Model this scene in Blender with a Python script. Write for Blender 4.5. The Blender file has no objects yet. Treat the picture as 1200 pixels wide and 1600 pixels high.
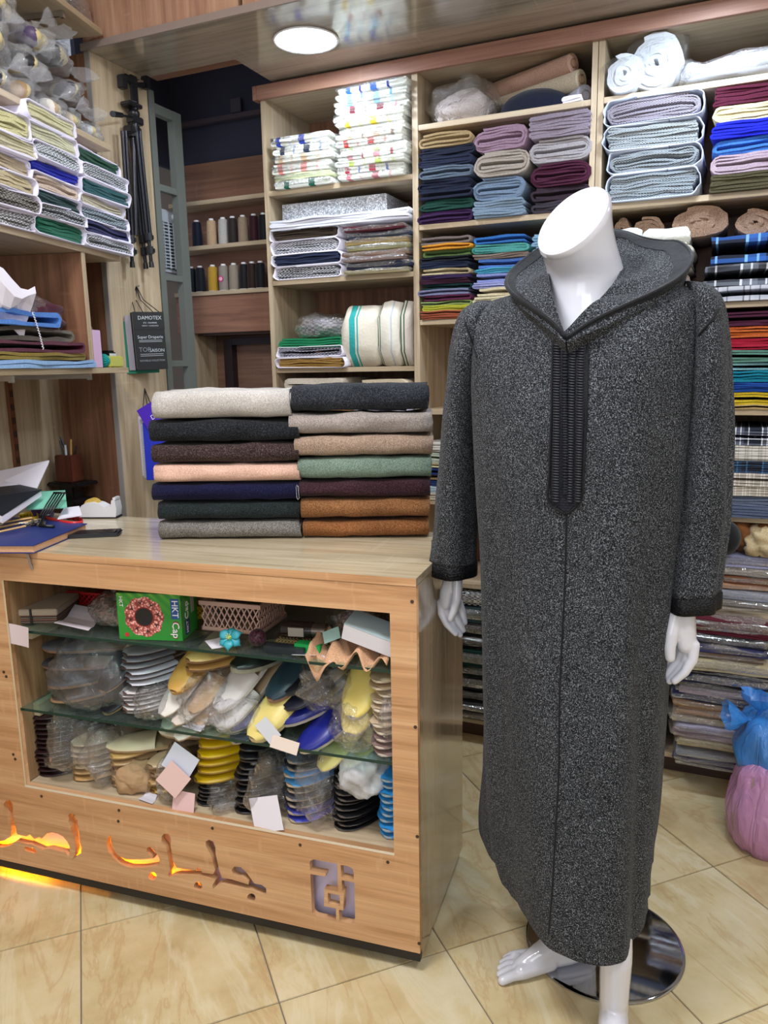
import bpy, bmesh, math, random
from mathutils import Vector, Matrix, noise
from mathutils.bvhtree import BVHTree
random.seed(7)
SC = bpy.context.scene
COL = SC.collection
PI = math.pi
# ------------------------------------------------------------------ camera
CH = 1.45
FPX = 1210.0
YAW, PIT, ROL = math.radians(23.8), math.radians(10.7), math.radians(-1.05)
cF = Vector((-math.sin(YAW)*math.cos(PIT), math.cos(YAW)*math.cos(PIT), -math.sin(PIT)))
_R = Vector((math.cos(YAW), math.sin(YAW), 0)); _U = _R.cross(cF)
cR = _R*math.cos(ROL)+_U*math.sin(ROL); cU = -_R*math.sin(ROL)+_U*math.cos(ROL)
CAMP = Vector((0, 0, CH))
cd = bpy.data.cameras.new('camera'); cam = bpy.data.objects.new('camera', cd); COL.objects.link(cam)
cd.sensor_fit = 'HORIZONTAL'; cd.sensor_width = 36; cd.lens = FPX/1200*36; cd.clip_start = .02
M = Matrix((cR, cU, -cF)).transposed().to_4x4(); M.translation = CAMP
cam.matrix_world = M
SC.camera = cam
# ------------------------------------------------------------------ view, world, room lights
SC.view_settings.view_transform = 'Standard'; SC.view_settings.look = 'None'
SC.view_settings.gamma = 1; SC.view_settings.use_curve_mapping = False
SC.view_settings.exposure = 0.45
w = bpy.data.worlds.new('world'); SC.world = w; w.use_nodes = True
w.node_tree.nodes['Background'].inputs[0].default_value = (.80, .86, 1, 1)
w.node_tree.nodes['Background'].inputs[1].default_value = .30

def area(name, loc, size, power, col, target=None, spread=None, sy=None):
    l = bpy.data.lights.new(name, 'AREA'); l.energy = power; l.color = col
    l.shape = 'RECTANGLE' if sy else 'SQUARE'; l.size = size
    if sy: l.size_y = sy
    o = bpy.data.objects.new(name, l); COL.objects.link(o); o.location = loc
    d = (Vector(target)-Vector(loc)) if target else Vector((0, 0, -1))
    o.rotation_euler = d.to_track_quat('-Z', 'Y').to_euler()
    if spread: l.spread = spread
    return o
area('room_panel_light', (-.95, .70, 2.93), .5, 33, (.97, .97, 1))
area('room_panel_light', (.75, .45, 2.93), .5, 20, (.97, .97, 1))
area('front_fill_light', (.35, -1.3, 2.55), 1.3, 17, (.88, .94, 1), target=(-.5, 2.2, 1.3))  # added fill from behind the camera, no window stands there
area('low_fill_light', (-.55, -1.9, 1.25), 1.5, 12, (.95, .97, 1), target=(-.9, 1.6, .6))  # added low fill that brightens the inside of the display counter
for dx, p in ((-1.27, 5.0), (-.1, 7.5), (1.05, 6)):
    l = bpy.data.lights.new('downlight_lamp', 'AREA'); l.shape = 'DISK'; l.size = .15; l.energy = p; l.color = (.74, .86, 1)
    o = bpy.data.objects.new('downlight_lamp', l); COL.objects.link(o); o.location = (dx, 2.40, 2.474)

# ------------------------------------------------------------------ pixel to world helpers
def ray(x, y): return cF+cR*((x-600)/FPX)-cU*((y-800)/FPX)
def hit(x, y, P0, n):
    d = ray(x, y); n = Vector(n); return CAMP+d*((Vector(P0)-CAMP).dot(n)/d.dot(n))
def onz(x, y, z=0): return hit(x, y, (0, 0, z), (0, 0, 1))
def ony(x, y, Y): return hit(x, y, (0, Y, 0), (0, 1, 0))
class Frame:
    def __init__(s, ox, oy, deg):
        s.o = Vector((ox, oy, 0)); s.th = math.radians(deg)
        s.u = Vector((math.cos(s.th), math.sin(s.th), 0)); s.n = Vector((math.sin(s.th), -math.cos(s.th), 0))
    def uz(s, x, y, v=0):
        P = hit(x, y, s.o-s.n*v, s.n); return (P-s.o).dot(s.u), P.z
    def P(s, u, v, z): 
        q = s.o+s.u*u-s.n*v; q.z = z; return q
    def put(s, o, u, v, z, rot=0):
        o.location = s.P(u, v, z); o.rotation_euler = (0, 0, s.th+rot); return o
BK = Frame(0, 2.70, 0)          # back shelving, front plane
CT = Frame(-.600, 1.528, 5.5)   # counter front plane
LW = Frame(-1.915, 2.16, 103.3) # fronts of the left wall shelves
AL = Frame(0, 2.86, 0)          # spool alcove shelf fronts

# ------------------------------------------------------------------ materials
def lin(h):
    if isinstance(h, str):
        h = h.lstrip('#'); h = h if len(h) == 6 else ''.join(q*2 for q in h); c = [int(h[i:i+2], 16)/255 for i in (0, 2, 4)]
        return tuple(((v/12.92) if v <= .04045 else ((v+.055)/1.055)**2.4) for v in c)
    return tuple(h)
MATS = {}
def newmat(name):
    m = bpy.data.materials.new(name); m.use_nodes = True
    return m, m.node_tree, m.node_tree.nodes['Principled BSDF']
def N(nt, t, **k):
    n = nt.nodes.new(t)
    for a, b in k.items():
        if a.startswith('i_'):
            key = a[2:]; key = int(key) if key.isdigit() else key
            n.inputs[key].default_value = b
        else: setattr(n, a, b)
    return n
def ramp(nt, fac, stops):
    r = nt.nodes.new('ShaderNodeValToRGB'); e = r.color_ramp.elements
    while len(e) < len(stops): e.new(.5)
    for k, (p, c) in enumerate(stops):
        e[k].position = p; e[k].color = (*lin(c), 1) if not isinstance(c, tuple) or len(c) == 3 else c
    nt.links.new(fac, r.inputs[0]); return r
def coords(nt, scale=(1, 1, 1), kind='Object', rnd=0, rot=(0, 0, 0)):
    tc = N(nt, 'ShaderNodeTexCoord'); mp = N(nt, 'ShaderNodeMapping'); mp.inputs['Scale'].default_value = scale
    mp.inputs['Rotation'].default_value = rot
    nt.links.new(tc.outputs[kind], mp.inputs[0])
    if rnd:
        oi = N(nt, 'ShaderNodeObjectInfo'); ml = N(nt, 'ShaderNodeMath', operation='MULTIPLY', i_1=rnd)
        nt.links.new(oi.outputs['Random'], ml.inputs[0])
        cx = N(nt, 'ShaderNodeCombineXYZ'); nt.links.new(ml.outputs[0], cx.inputs[0]); nt.links.new(ml.outputs[0], cx.inputs[1])
        nt.links.new(cx.outputs[0], mp.inputs['Location'])
    return mp.outputs[0]
def bump(nt, b, src, s, d=.002):
    bn = N(nt, 'ShaderNodeBump'); bn.inputs['Strength'].default_value = s; bn.inputs['Distance'].default_value = d
    nt.links.new(src, bn.inputs['Height']); nt.links.new(bn.outputs[0], b.inputs['Normal']); return bn
def plain(c, rough=.5, metal=0, spec=.5, name=None, coat=0, alpha=1, bumps=0, bscale=60):
    key = ('p', c, rough, metal, spec, coat, alpha, bumps, bscale)
    if key in MATS: return MATS[key]
    m, nt, b = newmat(name or 'plain')
    b.inputs['Base Color'].default_value = (*lin(c), 1); b.inputs['Roughness'].default_value = rough
    b.inputs['Metallic'].default_value = metal; b.inputs['Specular IOR Level'].default_value = spec
    b.inputs['Coat Weight'].default_value = coat; b.inputs['Coat Roughness'].default_value = .06
    if bumps:
        nz = N(nt, 'ShaderNodeTexNoise', i_Scale=bscale); nt.links.new(coords(nt), nz.inputs['Vector'])
        bump(nt, b, nz.outputs[0], bumps)
    MATS[key] = m; return m
def emit(c, s):
    m, nt, b = newmat('emission')
    b.inputs['Base Color'].default_value = (*lin(c), 1)
    b.inputs['Emission Color'].default_value = (*lin(c), 1); b.inputs['Emission Strength'].default_value = s; return m
def wood(key, dark, mid, light, axis='x', rough=.45, coat=0, freq=1.0, bmp=.15):
    k = ('w', key, axis, rough, coat)
    if k in MATS: return MATS[k]
    m, nt, b = newmat('oak_'+key)
    st = {'x': (1.2, 22, 22), 'z': (22, 22, 1.2), 'y': (22, 1.2, 22)}[axis]
    fi = {'x': (5, 260, 260), 'z': (260, 260, 5), 'y': (260, 5, 260)}[axis]
    v = coords(nt, st, rnd=7)
    n1 = N(nt, 'ShaderNodeTexNoise', i_Scale=1.3*freq, i_Detail=7.0, i_Roughness=.62, i_Distortion=.8); nt.links.new(v, n1.inputs['Vector'])
    r = ramp(nt, n1.outputs[0], [(.30, dark), (.47, mid), (.68, light)])
    n2 = N(nt, 'ShaderNodeTexNoise', i_Scale=1.0, i_Detail=3.0); nt.links.new(coords(nt, fi, rnd=3), n2.inputs['Vector'])
    r2 = ramp(nt, n2.outputs[0], [(.35, (.74, .74, .74)), (.60, (1, 1, 1))])
    # short pale cross ticks of the laminate
    cr = {'x': (60, 4, 14), 'z': (14, 4, 60), 'y': (14, 60, 4)}[axis]
    n3 = N(nt, 'ShaderNodeTexNoise', i_Scale=1.0, i_Detail=1.0); nt.links.new(coords(nt, cr, rnd=5), n3.inputs['Vector'])
    r3 = ramp(nt, n3.outputs[0], [(.66, (0, 0, 0)), (.74, (.28, .28, .28))])
    mx = N(nt, 'ShaderNodeMix', data_type='RGBA', blend_type='MULTIPLY'); mx.inputs[0].default_value = .45
    nt.links.new(r.outputs[0], mx.inputs[6]); nt.links.new(r2.outputs[0], mx.inputs[7])
    m2 = N(nt, 'ShaderNodeMix', data_type='RGBA', blend_type='MIX')
    nt.links.new(r3.outputs[0], m2.inputs[0]); nt.links.new(mx.outputs[2], m2.inputs[6]); m2.inputs[7].default_value = (*lin(light), 1)
    nt.links.new(m2.outputs[2], b.inputs['Base Color'])
    b.inputs['Roughness'].default_value = rough; b.inputs['Coat Weight'].default_value = coat; b.inputs['Coat Roughness'].default_value = .08
    bump(nt, b, n2.outputs[0], bmp, .001)
    MATS[k] = m; return m
W_FRONT = lambda a='x': wood('warm', '#a5794f', '#c2946a', '#d3aa80', a, .42)
W_LIGHT = lambda a='x': wood('pale', '#9a876c', '#b5a286', '#c8b79c', a, .4)
W_GLOSS = lambda a='x': wood('gloss', '#a69677', '#bdae90', '#cdc1a5', a, .2, .5)
W_BROWN = lambda a='x': wood('brown', '#5e3f2c', '#7d5640', '#93694f', a, .5)
W_DARK = lambda a='x': wood('dark', '#33241e', '#49332a', '#5b4236', a, .5)
def fabric(c, amt=.16, rough=.92, sheen=.15, scale=420):
    k = ('f', c, amt, rough, scale)
    if k in MATS: return MATS[k]
    m, nt, b = newmat('fabric')
    cl = tuple(x*.80 for x in lin(c)); v = coords(nt)
    n1 = N(nt, 'ShaderNodeTexNoise', i_Scale=float(scale), i_Detail=2.0); nt.links.new(v, n1.inputs['Vector'])
    lo = tuple(x*(1-amt*1.6) for x in cl); hi = tuple(min(1, x*(1+amt)+.01*amt) for x in cl)
    r = ramp(nt, n1.outputs[0], [(.35, lo), (.65, hi)]); nt.links.new(r.outputs[0], b.inputs['Base Color'])
    b.inputs['Roughness'].default_value = rough; b.inputs['Sheen Weight'].default_value = sheen; b.inputs['Specular IOR Level'].default_value = .2
    n2 = N(nt, 'ShaderNodeTexNoise', i_Scale=35.0, i_Detail=3.0); nt.links.new(v, n2.inputs['Vector'])
    bump(nt, b, n2.outputs[0], .25, .006)
    MATS[k] = m; return m
def heather(a, bb, c, scale=330, key=None):
    k = ('h', a, bb, c, scale)
    if k in MATS: return MATS[k]
    m, nt, b = newmat('heather_wool'); v = coords(nt)
    n1 = N(nt, 'ShaderNodeTexNoise', i_Scale=float(scale), i_Detail=3.0, i_Roughness=.7); nt.links.new(v, n1.inputs['Vector'])
    r = ramp(nt, n1.outputs[0], [(.38, a), (.52, bb), (.66, c)])
    n2 = N(nt, 'ShaderNodeTexNoise', i_Scale=9.0, i_Detail=2.0); nt.links.new(v, n2.inputs['Vector'])
    r2 = ramp(nt, n2.outputs[0], [(.3, (.8, .8, .8)), (.7, (1, 1, 1))])
    mx = N(nt, 'ShaderNodeMix', data_type='RGBA', blend_type='MULTIPLY'); mx.inputs[0].default_value = 1
    nt.links.new(r.outputs[0], mx.inputs[6]); nt.links.new(r2.outputs[0], mx.inputs[7]); nt.links.new(mx.outputs[2], b.inputs['Base Color'])
    b.inputs['Roughness'].default_value = .95; b.inputs['Sheen Weight'].default_value = .04; b.inputs['Specular IOR Level'].default_value = .15
    bump(nt, b, n1.outputs[0], .3, .002)
    MATS[k] = m; return m
def plaid(base, l1, l2, sc=14, key='plaid'):
    k = ('pl', base, l1, l2, sc)
    if k in MATS: return MATS[k]
    m, nt, b = newmat('plaid_cloth'); tc = N(nt, 'ShaderNodeTexCoord'); sp = N(nt, 'ShaderNodeSeparateXYZ'); nt.links.new(tc.outputs['Object'], sp.inputs[0])
    def lines(sock, sc, off, w):
        a = N(nt, 'ShaderNodeMath', operation='MULTIPLY_ADD', i_1=float(sc), i_2=float(off)); nt.links.new(sock, a.inputs[0])
        f = N(nt, 'ShaderNodeMath', operation='FRACT'); nt.links.new(a.outputs[0], f.inputs[0])
        g = N(nt, 'ShaderNodeMath', operation='LESS_THAN', i_1=float(w)); nt.links.new(f.outputs[0], g.inputs[0]); return g.outputs[0]
    cur = None
    lay = [(lines(sp.outputs[0], sc, 0, .3), l1, .45), (lines(sp.outputs[2], sc*2, .2, .35), l1, .45), (lines(sp.outputs[0], sc, .05, .05), l2, .9), (lines(sp.outputs[0], sc, .55, .04), l2, .8),
           (lines(sp.outputs[0], sc, .85, .04), l2, .8), (lines(sp.outputs[2], sc*2, .5, .06), l2, .8)]
    prev = None
    for fac, c, s in lay:
        mu = N(nt, 'ShaderNodeMath', operation='MULTIPLY', i_1=s); nt.links.new(fac, mu.inputs[0])
        mx = N(nt, 'ShaderNodeMix', data_type='RGBA'); nt.links.new(mu.outputs[0], mx.inputs[0]); mx.inputs[7].default_value = (*lin(c), 1)
        if prev: nt.links.new(prev, mx.inputs[6])
        else: mx.inputs[6].default_value = (*lin(base), 1)
        prev = mx.outputs[2]
    nt.links.new(prev, b.inputs['Base Color']); b.inputs['Roughness'].default_value = .9
    MATS[k] = m; return m
def striped(base, cols, axis=0, period=.2, rough=.9):
    """stripes: list of (start,end,color) in fractions of the period along a local axis"""
    k = ('st', base, tuple(cols), axis, period)
    if k in MATS: return MATS[k]
    m, nt, b = newmat('striped_cloth'); tc = N(nt, 'ShaderNodeTexCoord'); sp = N(nt, 'ShaderNodeSeparateXYZ'); nt.links.new(tc.outputs['Object'], sp.inputs[0])
    a = N(nt, 'ShaderNodeMath', operation='MULTIPLY_ADD', i_1=1/period, i_2=.5); nt.links.new(sp.outputs[axis], a.inputs[0])
    f = N(nt, 'ShaderNodeMath', operation='FRACT'); nt.links.new(a.outputs[0], f.inputs[0])
    r = nt.nodes.new('ShaderNodeValToRGB'); r.color_ramp.interpolation = 'CONSTANT'; e = r.color_ramp.elements
    st = [(0, base)]
    for s0, s1, c in cols: st += [(s0, c), (s1, base)]
    while len(e) < len(st): e.new(.5)
    for q, (p, c) in enumerate(st): e[q].position = p; e[q].color = (*lin(c), 1)
    nt.links.new(f.outputs[0], r.inputs[0]); nt.links.new(r.outputs[0], b.inputs['Base Color']); b.inputs['Roughness'].default_value = rough
    n2 = N(nt, 'ShaderNodeTexNoise', i_Scale=90.0, i_Detail=3.0); nt.links.new(tc.outputs['Object'], n2.inputs['Vector']); bump(nt, b, n2.outputs[0], .5, .004)
    MATS[k] = m; return m
def houndstooth(a, c, sc=130):
    k = ('ht', a, c, sc)
    if k in MATS: return MATS[k]
    m, nt, b = newmat('woven_cloth'); v = coords(nt, (sc, sc*.6, sc*2.2))
    ck = N(nt, 'ShaderNodeTexChecker', i_Scale=1.0); nt.links.new(v, ck.inputs['Vector'])
    ck.inputs[1].default_value = (*lin(a), 1); ck.inputs[2].default_value = (*lin(c), 1)
    nt.links.new(ck.outputs[0], b.inputs['Base Color']); b.inputs['Roughness'].default_value = .9
    MATS[k] = m; return m
def plastic(tint='#ffffff', milk=.06, gl=.5, key='clear', bs=45, bst=.9, rough=.08):
    """thin clear bag film: mostly see-through, sharp wrinkled highlights, a little milky"""
    k = ('pf', tint, milk, gl, bs)
    if k in MATS: return MATS[k]
    m = bpy.data.materials.new('plastic_film'); m.use_nodes = True; nt = m.node_tree; nt.nodes.clear()
    out = N(nt, 'ShaderNodeOutputMaterial'); tr = N(nt, 'ShaderNodeBsdfTransparent'); tr.inputs[0].default_value = (*lin(tint), 1)
    gs = N(nt, 'ShaderNodeBsdfGlossy'); gs.inputs['Roughness'].default_value = rough; gs.inputs[0].default_value = (1, 1, 1, 1)
    df = N(nt, 'ShaderNodeBsdfDiffuse'); df.inputs[0].default_value = (*lin(tint), 1)
    n1 = N(nt, 'ShaderNodeTexNoise', i_Scale=float(bs), i_Detail=5.0, i_Distortion=2.2); nt.links.new(coords(nt, rnd=9), n1.inputs['Vector'])
    bn = N(nt, 'ShaderNodeBump'); bn.inputs['Strength'].default_value = bst; bn.inputs['Distance'].default_value = .012
    nt.links.new(n1.outputs[0], bn.inputs['Height']); nt.links.new(bn.outputs[0], gs.inputs['Normal'])
    lw = N(nt, 'ShaderNodeLayerWeight', i_Blend=.5); nt.links.new(bn.outputs[0], lw.inputs['Normal'])
    fr = N(nt, 'ShaderNodeMath', operation='POWER', i_1=4.0); nt.links.new(lw.outputs['Facing'], fr.inputs[0])
    ml = N(nt, 'ShaderNodeMath', operation='MULTIPLY_ADD', i_1=gl*.95, i_2=gl*.07, use_clamp=True); nt.links.new(fr.outputs[0], ml.inputs[0])
    m1 = N(nt, 'ShaderNodeMixShader'); m1.inputs[0].default_value = milk
    nt.links.new(tr.outputs[0], m1.inputs[1]); nt.links.new(df.outputs[0], m1.inputs[2])
    m2 = N(nt, 'ShaderNodeMixShader'); nt.links.new(ml.outputs[0], m2.inputs[0]); nt.links.new(m1.outputs[0], m2.inputs[1]); nt.links.new(gs.outputs[0], m2.inputs[2])
    nt.links.new(m2.outputs[0], out.inputs[0])
    MATS[k] = m; return m
FILM = plastic(milk=.03, gl=2.4, bs=60)
MILKY = plastic('#f4f6fa', .16, .6, bs=38)
PAPER = plain('#e6e2ee', .7, bumps=.15, bscale=30)
BLACKP = plain('#0c0d10', .35)

# ------------------------------------------------------------------ mesh helpers
def link(name, me, mat, parent=None, smooth=False):
    o = bpy.data.objects.new(name, me); COL.objects.link(o)
    if mat and not me.materials: me.materials.append(mat)
    if smooth:
        for p in me.polygons: p.use_smooth = True
    if parent: o.parent = parent
    return o
def mesh_of(vs, fs, name='mesh'):
    me = bpy.data.meshes.new(name); me.from_pydata([tuple(v) for v in vs], [], fs); me.update(); return me
class MB:
    def __init__(s): s.bm = bmesh.new()
    def box(s, x0, x1, y0, y1, z0, z1, bev=0, mat=None):
        r = bmesh.ops.create_cube(s.bm, size=1)['verts']
        m = Matrix.Translation(((x0+x1)/2, (y0+y1)/2, (z0+z1)/2)) @ Matrix.Diagonal((abs(x1-x0), abs(y1-y0), abs(z1-z0), 1))
        if mat is not None: m = mat @ m
        bmesh.ops.transform(s.bm, matrix=m, verts=r)
        if bev:
            es = list({e for v in r for e in v.link_edges}); bmesh.ops.bevel(s.bm, geom=es, offset=bev, segments=2, affect='EDGES', clamp_overlap=True)
        return s
    def cyl(s, p0, p1, r0, r1=None, seg=16, cap=True):
        p0 = Vector(p0); p1 = Vector(p1); d = p1-p0
        q = d.to_track_quat('Z', 'Y').to_matrix().to_4x4(); q.translation = (p0+p1)/2
        bmesh.ops.create_cone(s.bm, cap_ends=cap, segments=seg, radius1=r0, radius2=r1 if r1 is not None else r0, depth=d.length, matrix=q); return s
    def ball(s, c, r, sc=(1, 1, 1), seg=16, rot=None):
        m = Matrix.Translation(c) @ (rot.to_4x4() if rot else Matrix.Identity(4)) @ Matrix.Diagonal((r*sc[0], r*sc[1], r*sc[2], 1))
        bmesh.ops.create_uvsphere(s.bm, u_segments=seg, v_segments=max(8, seg//2), radius=1, matrix=m); return s
    def tube(s, pts, r, seg=8, cap=True):
        pts = [Vector(p) for p in pts]; rings = []
        for i, p in enumerate(pts):
            t = (pts[min(i+1, len(pts)-1)]-pts[max(i-1, 0)]).normalized()
            a = t.orthogonal().normalized() if i == 0 else (rings_a-t*rings_a.dot(t)).normalized()
            rings_a = a; b = t.cross(a); rr = r[i] if isinstance(r, (list, tuple)) else r
            rings.append([s.bm.verts.new(p+(a*math.cos(k*2*PI/seg)+b*math.sin(k*2*PI/seg))*rr) for k in range(seg)])
        for i in range(len(rings)-1):
            for k in range(seg): s.bm.faces.new((rings[i][k], rings[i][(k+1) % seg], rings[i+1][(k+1) % seg], rings[i+1][k]))
        if cap: s.bm.faces.new(rings[0][::-1]); s.bm.faces.new(rings[-1])
        return s
    def loft(s, rings, cap=True, closed=True):
        vr = [[s.bm.verts.new(p) for p in r] for r in rings]; n = len(vr[0])
        for i in range(len(vr)-1):
            for k in range(n if closed else n-1): s.bm.faces.new((vr[i][k], vr[i][(k+1) % n], vr[i+1][(k+1) % n], vr[i+1][k]))
        if cap and closed: s.bm.faces.new(vr[0][::-1]); s.bm.faces.new(vr[-1])
        return s
    def prism(s, pts, y0, y1):
        a = [s.bm.verts.new((p[0], y0, p[1])) for p in pts]; b = [s.bm.verts.new((p[0], y1, p[1])) for p in pts]; n = len(pts)
        s.bm.faces.new(a); s.bm.faces.new(b[::-1])
        for k in range(n): s.bm.faces.new((a[(k+1) % n], a[k], b[k], b[(k+1) % n]))
        return s
    def slabp(s, pts, z0, z1):
        a = [s.bm.verts.new((p[0], p[1], z0)) for p in pts]; b = [s.bm.verts.new((p[0], p[1], z1)) for p in pts]; n = len(pts)
        s.bm.faces.new(a[::-1]); s.bm.faces.new(b)
        for k in range(n): s.bm.faces.new((a[k], a[(k+1) % n], b[(k+1) % n], b[k]))
        return s
    def done(s, name, mat, parent=None, smooth=False, angle=None):
        bmesh.ops.recalc_face_normals(s.bm, faces=s.bm.faces)
        me = bpy.data.meshes.new(name); s.bm.to_mesh(me); s.bm.free()
        if angle:
            for p in me.polygons: p.use_smooth = True
            me.set_sharp_from_angle(angle=math.radians(angle))
        return link(name, me, mat, parent, smooth)
USED = {}
def tag(o, label, cat, group=None, kind=None):
    o['label'] = label; o['category'] = cat
    if group: o['group'] = group
    if kind: o['kind'] = kind
    USED.setdefault(label, []).append(o.name)
    return o
def empty(name, loc=(0, 0, 0), rz=0):
    o = bpy.data.objects.new(name, None); COL.objects.link(o); o.location = loc; o.rotation_euler = (0, 0, rz); o.empty_display_size = .05; return o
def longlabels():
    for l, n in USED.items():
        if len(l.replace('-', ' ').split()) > 16: print('LONG', len(l.split()), l)
        if len(n) > 1: print('DUPLABEL', l, n)
def struct(o): o['kind'] = 'structure'; return o
def dup(root):
    r = root.copy(); COL.objects.link(r)
    for ch in root.children:
        c = ch.copy(); COL.objects.link(c); c.parent = r
        for g in ch.children:
            d = g.copy(); COL.objects.link(d); d.parent = c
    return r
def nz(x, y, z, s=1.0): return noise.noise(Vector((x*s, y*s, z*s)))
ORD = ['topmost', 'second from top', 'third from top', 'fourth from top', 'fifth from top', 'sixth from top', 'seventh from top', 'eighth from top', 'ninth from top',
       'tenth from top', 'eleventh from top', 'twelfth from top', 'thirteenth from top', 'fourteenth from top', 'fifteenth from top', 'sixteenth from top']
def ordn(i, n): return 'lowest' if i == n-1 and n > 1 else ORD[i]

# ------------------------------------------------------------------ cloth
def path_spiral(w, h, t, na=5, ns=7):
    pts = []; H = h/2-t/2; W = w/2-t/2; x0 = -W+H*.2; start = True
    while H > t*.45:
        r = min(H, W*.5)
        for k in range(ns): pts.append((-W+r+(2*W-2*r)*k/(ns-1), H))
        for k in range(1, na): a = PI/2-PI*k/na; pts.append((W-r+r*math.cos(a), H*math.sin(a)))
        for k in range(ns): pts.append((W-r-(2*W-2*r)*k/(ns-1), -H))
        H2 = H-t; 
        if H2 <= t*.45: break
        r2 = min(H2, W*.5)
        for k in range(1, na): a = -PI/2-PI*k/na; c = (H2-H)/2*(k/na); pts.append((-W+r+r*math.cos(a), (-H+(H+H2)*(k/na)) if False else (-H+(H2+H)*.5*(1-math.cos(PI*k/na)))))
        H = H2; W -= t*.55
    return pts
def path_serp(w, h, n, t, na=4, ns=7):
    pts = []; W = w/2-t
    for k in range(n):
        z = -h/2+t*.5+(h-t)*k/max(1, n-1); d = 1 if k % 2 == 0 else -1; ww = W*(1-.05*random.random())
        for j in range(ns): pts.append((d*(-ww+2*ww*j/(ns-1)), z))
        if k < n-1:
            g = (h-t)/(n-1)
            for j in range(1, na): a = -PI/2+PI*j/na; pts.append((d*(ww+g*.5*math.cos(a)), z+g*.5+g*.5*math.sin(a)))
    return pts
def path_loop(w, h, t, na=6, ns=8, gap=.02):
    H = h/2-t/2; W = w/2-t/2; r = min(H, W)*.75; pts = []
    cs = [(W-r, H-r, 0), (-W+r, H-r, 1), (-W+r, -H+r, 2), (W-r, -H+r, 3)]
    pts.append((W*.3, H))
    for j, (cx, cz, q) in enumerate([cs[1], cs[2], cs[3], cs[0]]):
        a0 = [PI/2, PI, 1.5*PI, 0][j]
        for k in range(na+1): a = a0+PI/2*k/na; pts.append((cx+r*math.cos(a), cz+r*math.sin(a)))
    pts.append((W*.3+.004, H-t*.2))
    return pts
def ribbon(path, t, depth, seed=0, amp=.003, seg=3, lag=.006, edge=.005, gap=.80, sag=0, flare=0):
    """thick ribbon following a 2-D fold path (x,z), extruded back along +y; front rim slightly uneven"""
    n = len(path); P = [Vector((p[0], p[1])) for p in path]; L = []; Rr = []
    for i in range(n):
        d = (P[min(i+1, n-1)]-P[max(i-1, 0)])
        if d.length < 1e-9: d = Vector((1, 0))
        d.normalize(); nn = Vector((-d.y, d.x))*t/2*gap; L.append(P[i]+nn); Rr.append(P[i]-nn)
    out = L+Rr[::-1]; m = len(out); vs = []; fs = []
    w = max(p.x for p in P)-min(p.x for p in P); zb = min(q.y for q in out)
    for j in range(seg+1):
        y = depth*j/seg
        for i, q in enumerate(out):
            ii = i if i < n else m-1-i
            dz = amp*nz(q.x*14+seed, y*9+seed*.7, q.y*30+ii*.02)*2
            dx = amp*nz(q.x*7-seed, y*11, q.y*60)*2.2
            yy = y+(edge*2*nz(ii*.13+seed, q.x*6, seed) if j == 0 else 0)
            s = sag*(1-(2*q.x/w)**2) if sag else 0
            vs.append((q.x+dx, yy, q.y-zb+dz*(1 if q.y > zb+.002 else .25)-s))
    for j in range(seg):
        for i in range(m):
            k = (i+1) % m; fs.append((j*m+i, j*m+k, (j+1)*m+k, (j+1)*m+i))
    for j, fl in ((0, False), (seg, True)):
        for i in range(n-1):
            a, b, c, d = i, i+1, m-2-i, m-1-i
            f = (j*m+a, j*m+d, j*m+c, j*m+b); fs.append(f[::-1] if fl else f)
    me = mesh_of(vs, fs, 'folded_cloth')
    nsd = seg*m
    for k, p in enumerate(me.polygons): p.use_smooth = k < nsd
    return me
def pillow(w, d, h, seed=0, amp=.004, nx=16, ny=6, e=.35, fr=9):
    vs = []; fs = []; ring = 2*nx
    for j in range(ny+1):
        v = j/ny; y = d*v; s = min(1, (4*v*(1-v)+.12)**e) if j in (0, ny) else 1
        s = .93 if j in (0, ny) else 1
        hh = h*(.55 if j in (0, ny) else 1)
        for k in range(ring):
            a = 2*PI*k/ring; c, sn = math.cos(a), math.sin(a)
            x = (w/2)*s*math.copysign(abs(c)**.28, c); z = (hh/2)*math.copysign(abs(sn)**.55, sn)
            dn = amp*nz(x*fr*1.6+seed, y*fr+seed*2, z*fr*3)*2
            vs.append((x+dn*.6, y+(amp*nz(x*20, z*30, seed) if j == 0 else 0), h/2+z+dn*(1 if z > 0 else .3)))
    for j in range(ny):
        for k in range(ring): kk = (k+1) % ring; fs.append((j*ring+k, j*ring+kk, (j+1)*ring+kk, (j+1)*ring+k))
    fs.append(tuple(range(ring))[::-1]); fs.append(tuple(ny*ring+k for k in range(ring)))
    me = mesh_of(vs, fs, 'slab')
    for p in me.polygons: p.use_smooth = True
    return me
def blob(w, d, h, seed=0, amp=.12, seg=20, flat=.25, fr=1.2):
    bm = bmesh.new(); bmesh.ops.create_uvsphere(bm, u_segments=seg, v_segments=seg//2+2, radius=1)
    for v in bm.verts:
        c = v.co.copy(); r = 1+amp*2*nz(c.x*fr+seed, c.y*fr, c.z*fr)+amp*.8*nz(c.x*fr*3.2+seed, c.y*fr*3.2, c.z*fr*3.2)
        c *= r; c = Vector((math.copysign(abs(c.x)**.85, c.x), math.copysign(abs(c.y)**.85, c.y), c.z))
        if c.z < 0: c.z = max(c.z, -1+flat)
        v.co = Vector((c.x*w/2, c.y*d/2, (c.z+1-flat)*h/(2-flat)))
    me = bpy.data.meshes.new('blob'); bm.to_mesh(me); bm.free()
    for p in me.polygons: p.use_smooth = True
    return me
def crease(me, seed, a=.035, f=3.0):
    for v in me.vertices:
        c = v.co; n1 = abs(nz(c.x*f*9+seed, c.y*f*9, c.z*f*9)); n2 = abs(nz(c.x*f*22, c.y*f*22+seed, c.z*f*22)); k = 1-a*2.2*(.35-n1)-a*(.3-n2)
        v.co = Vector((c.x*k, c.y*k, max(.001, c.z*(1+(k-1)*.6))))
    return me
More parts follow.
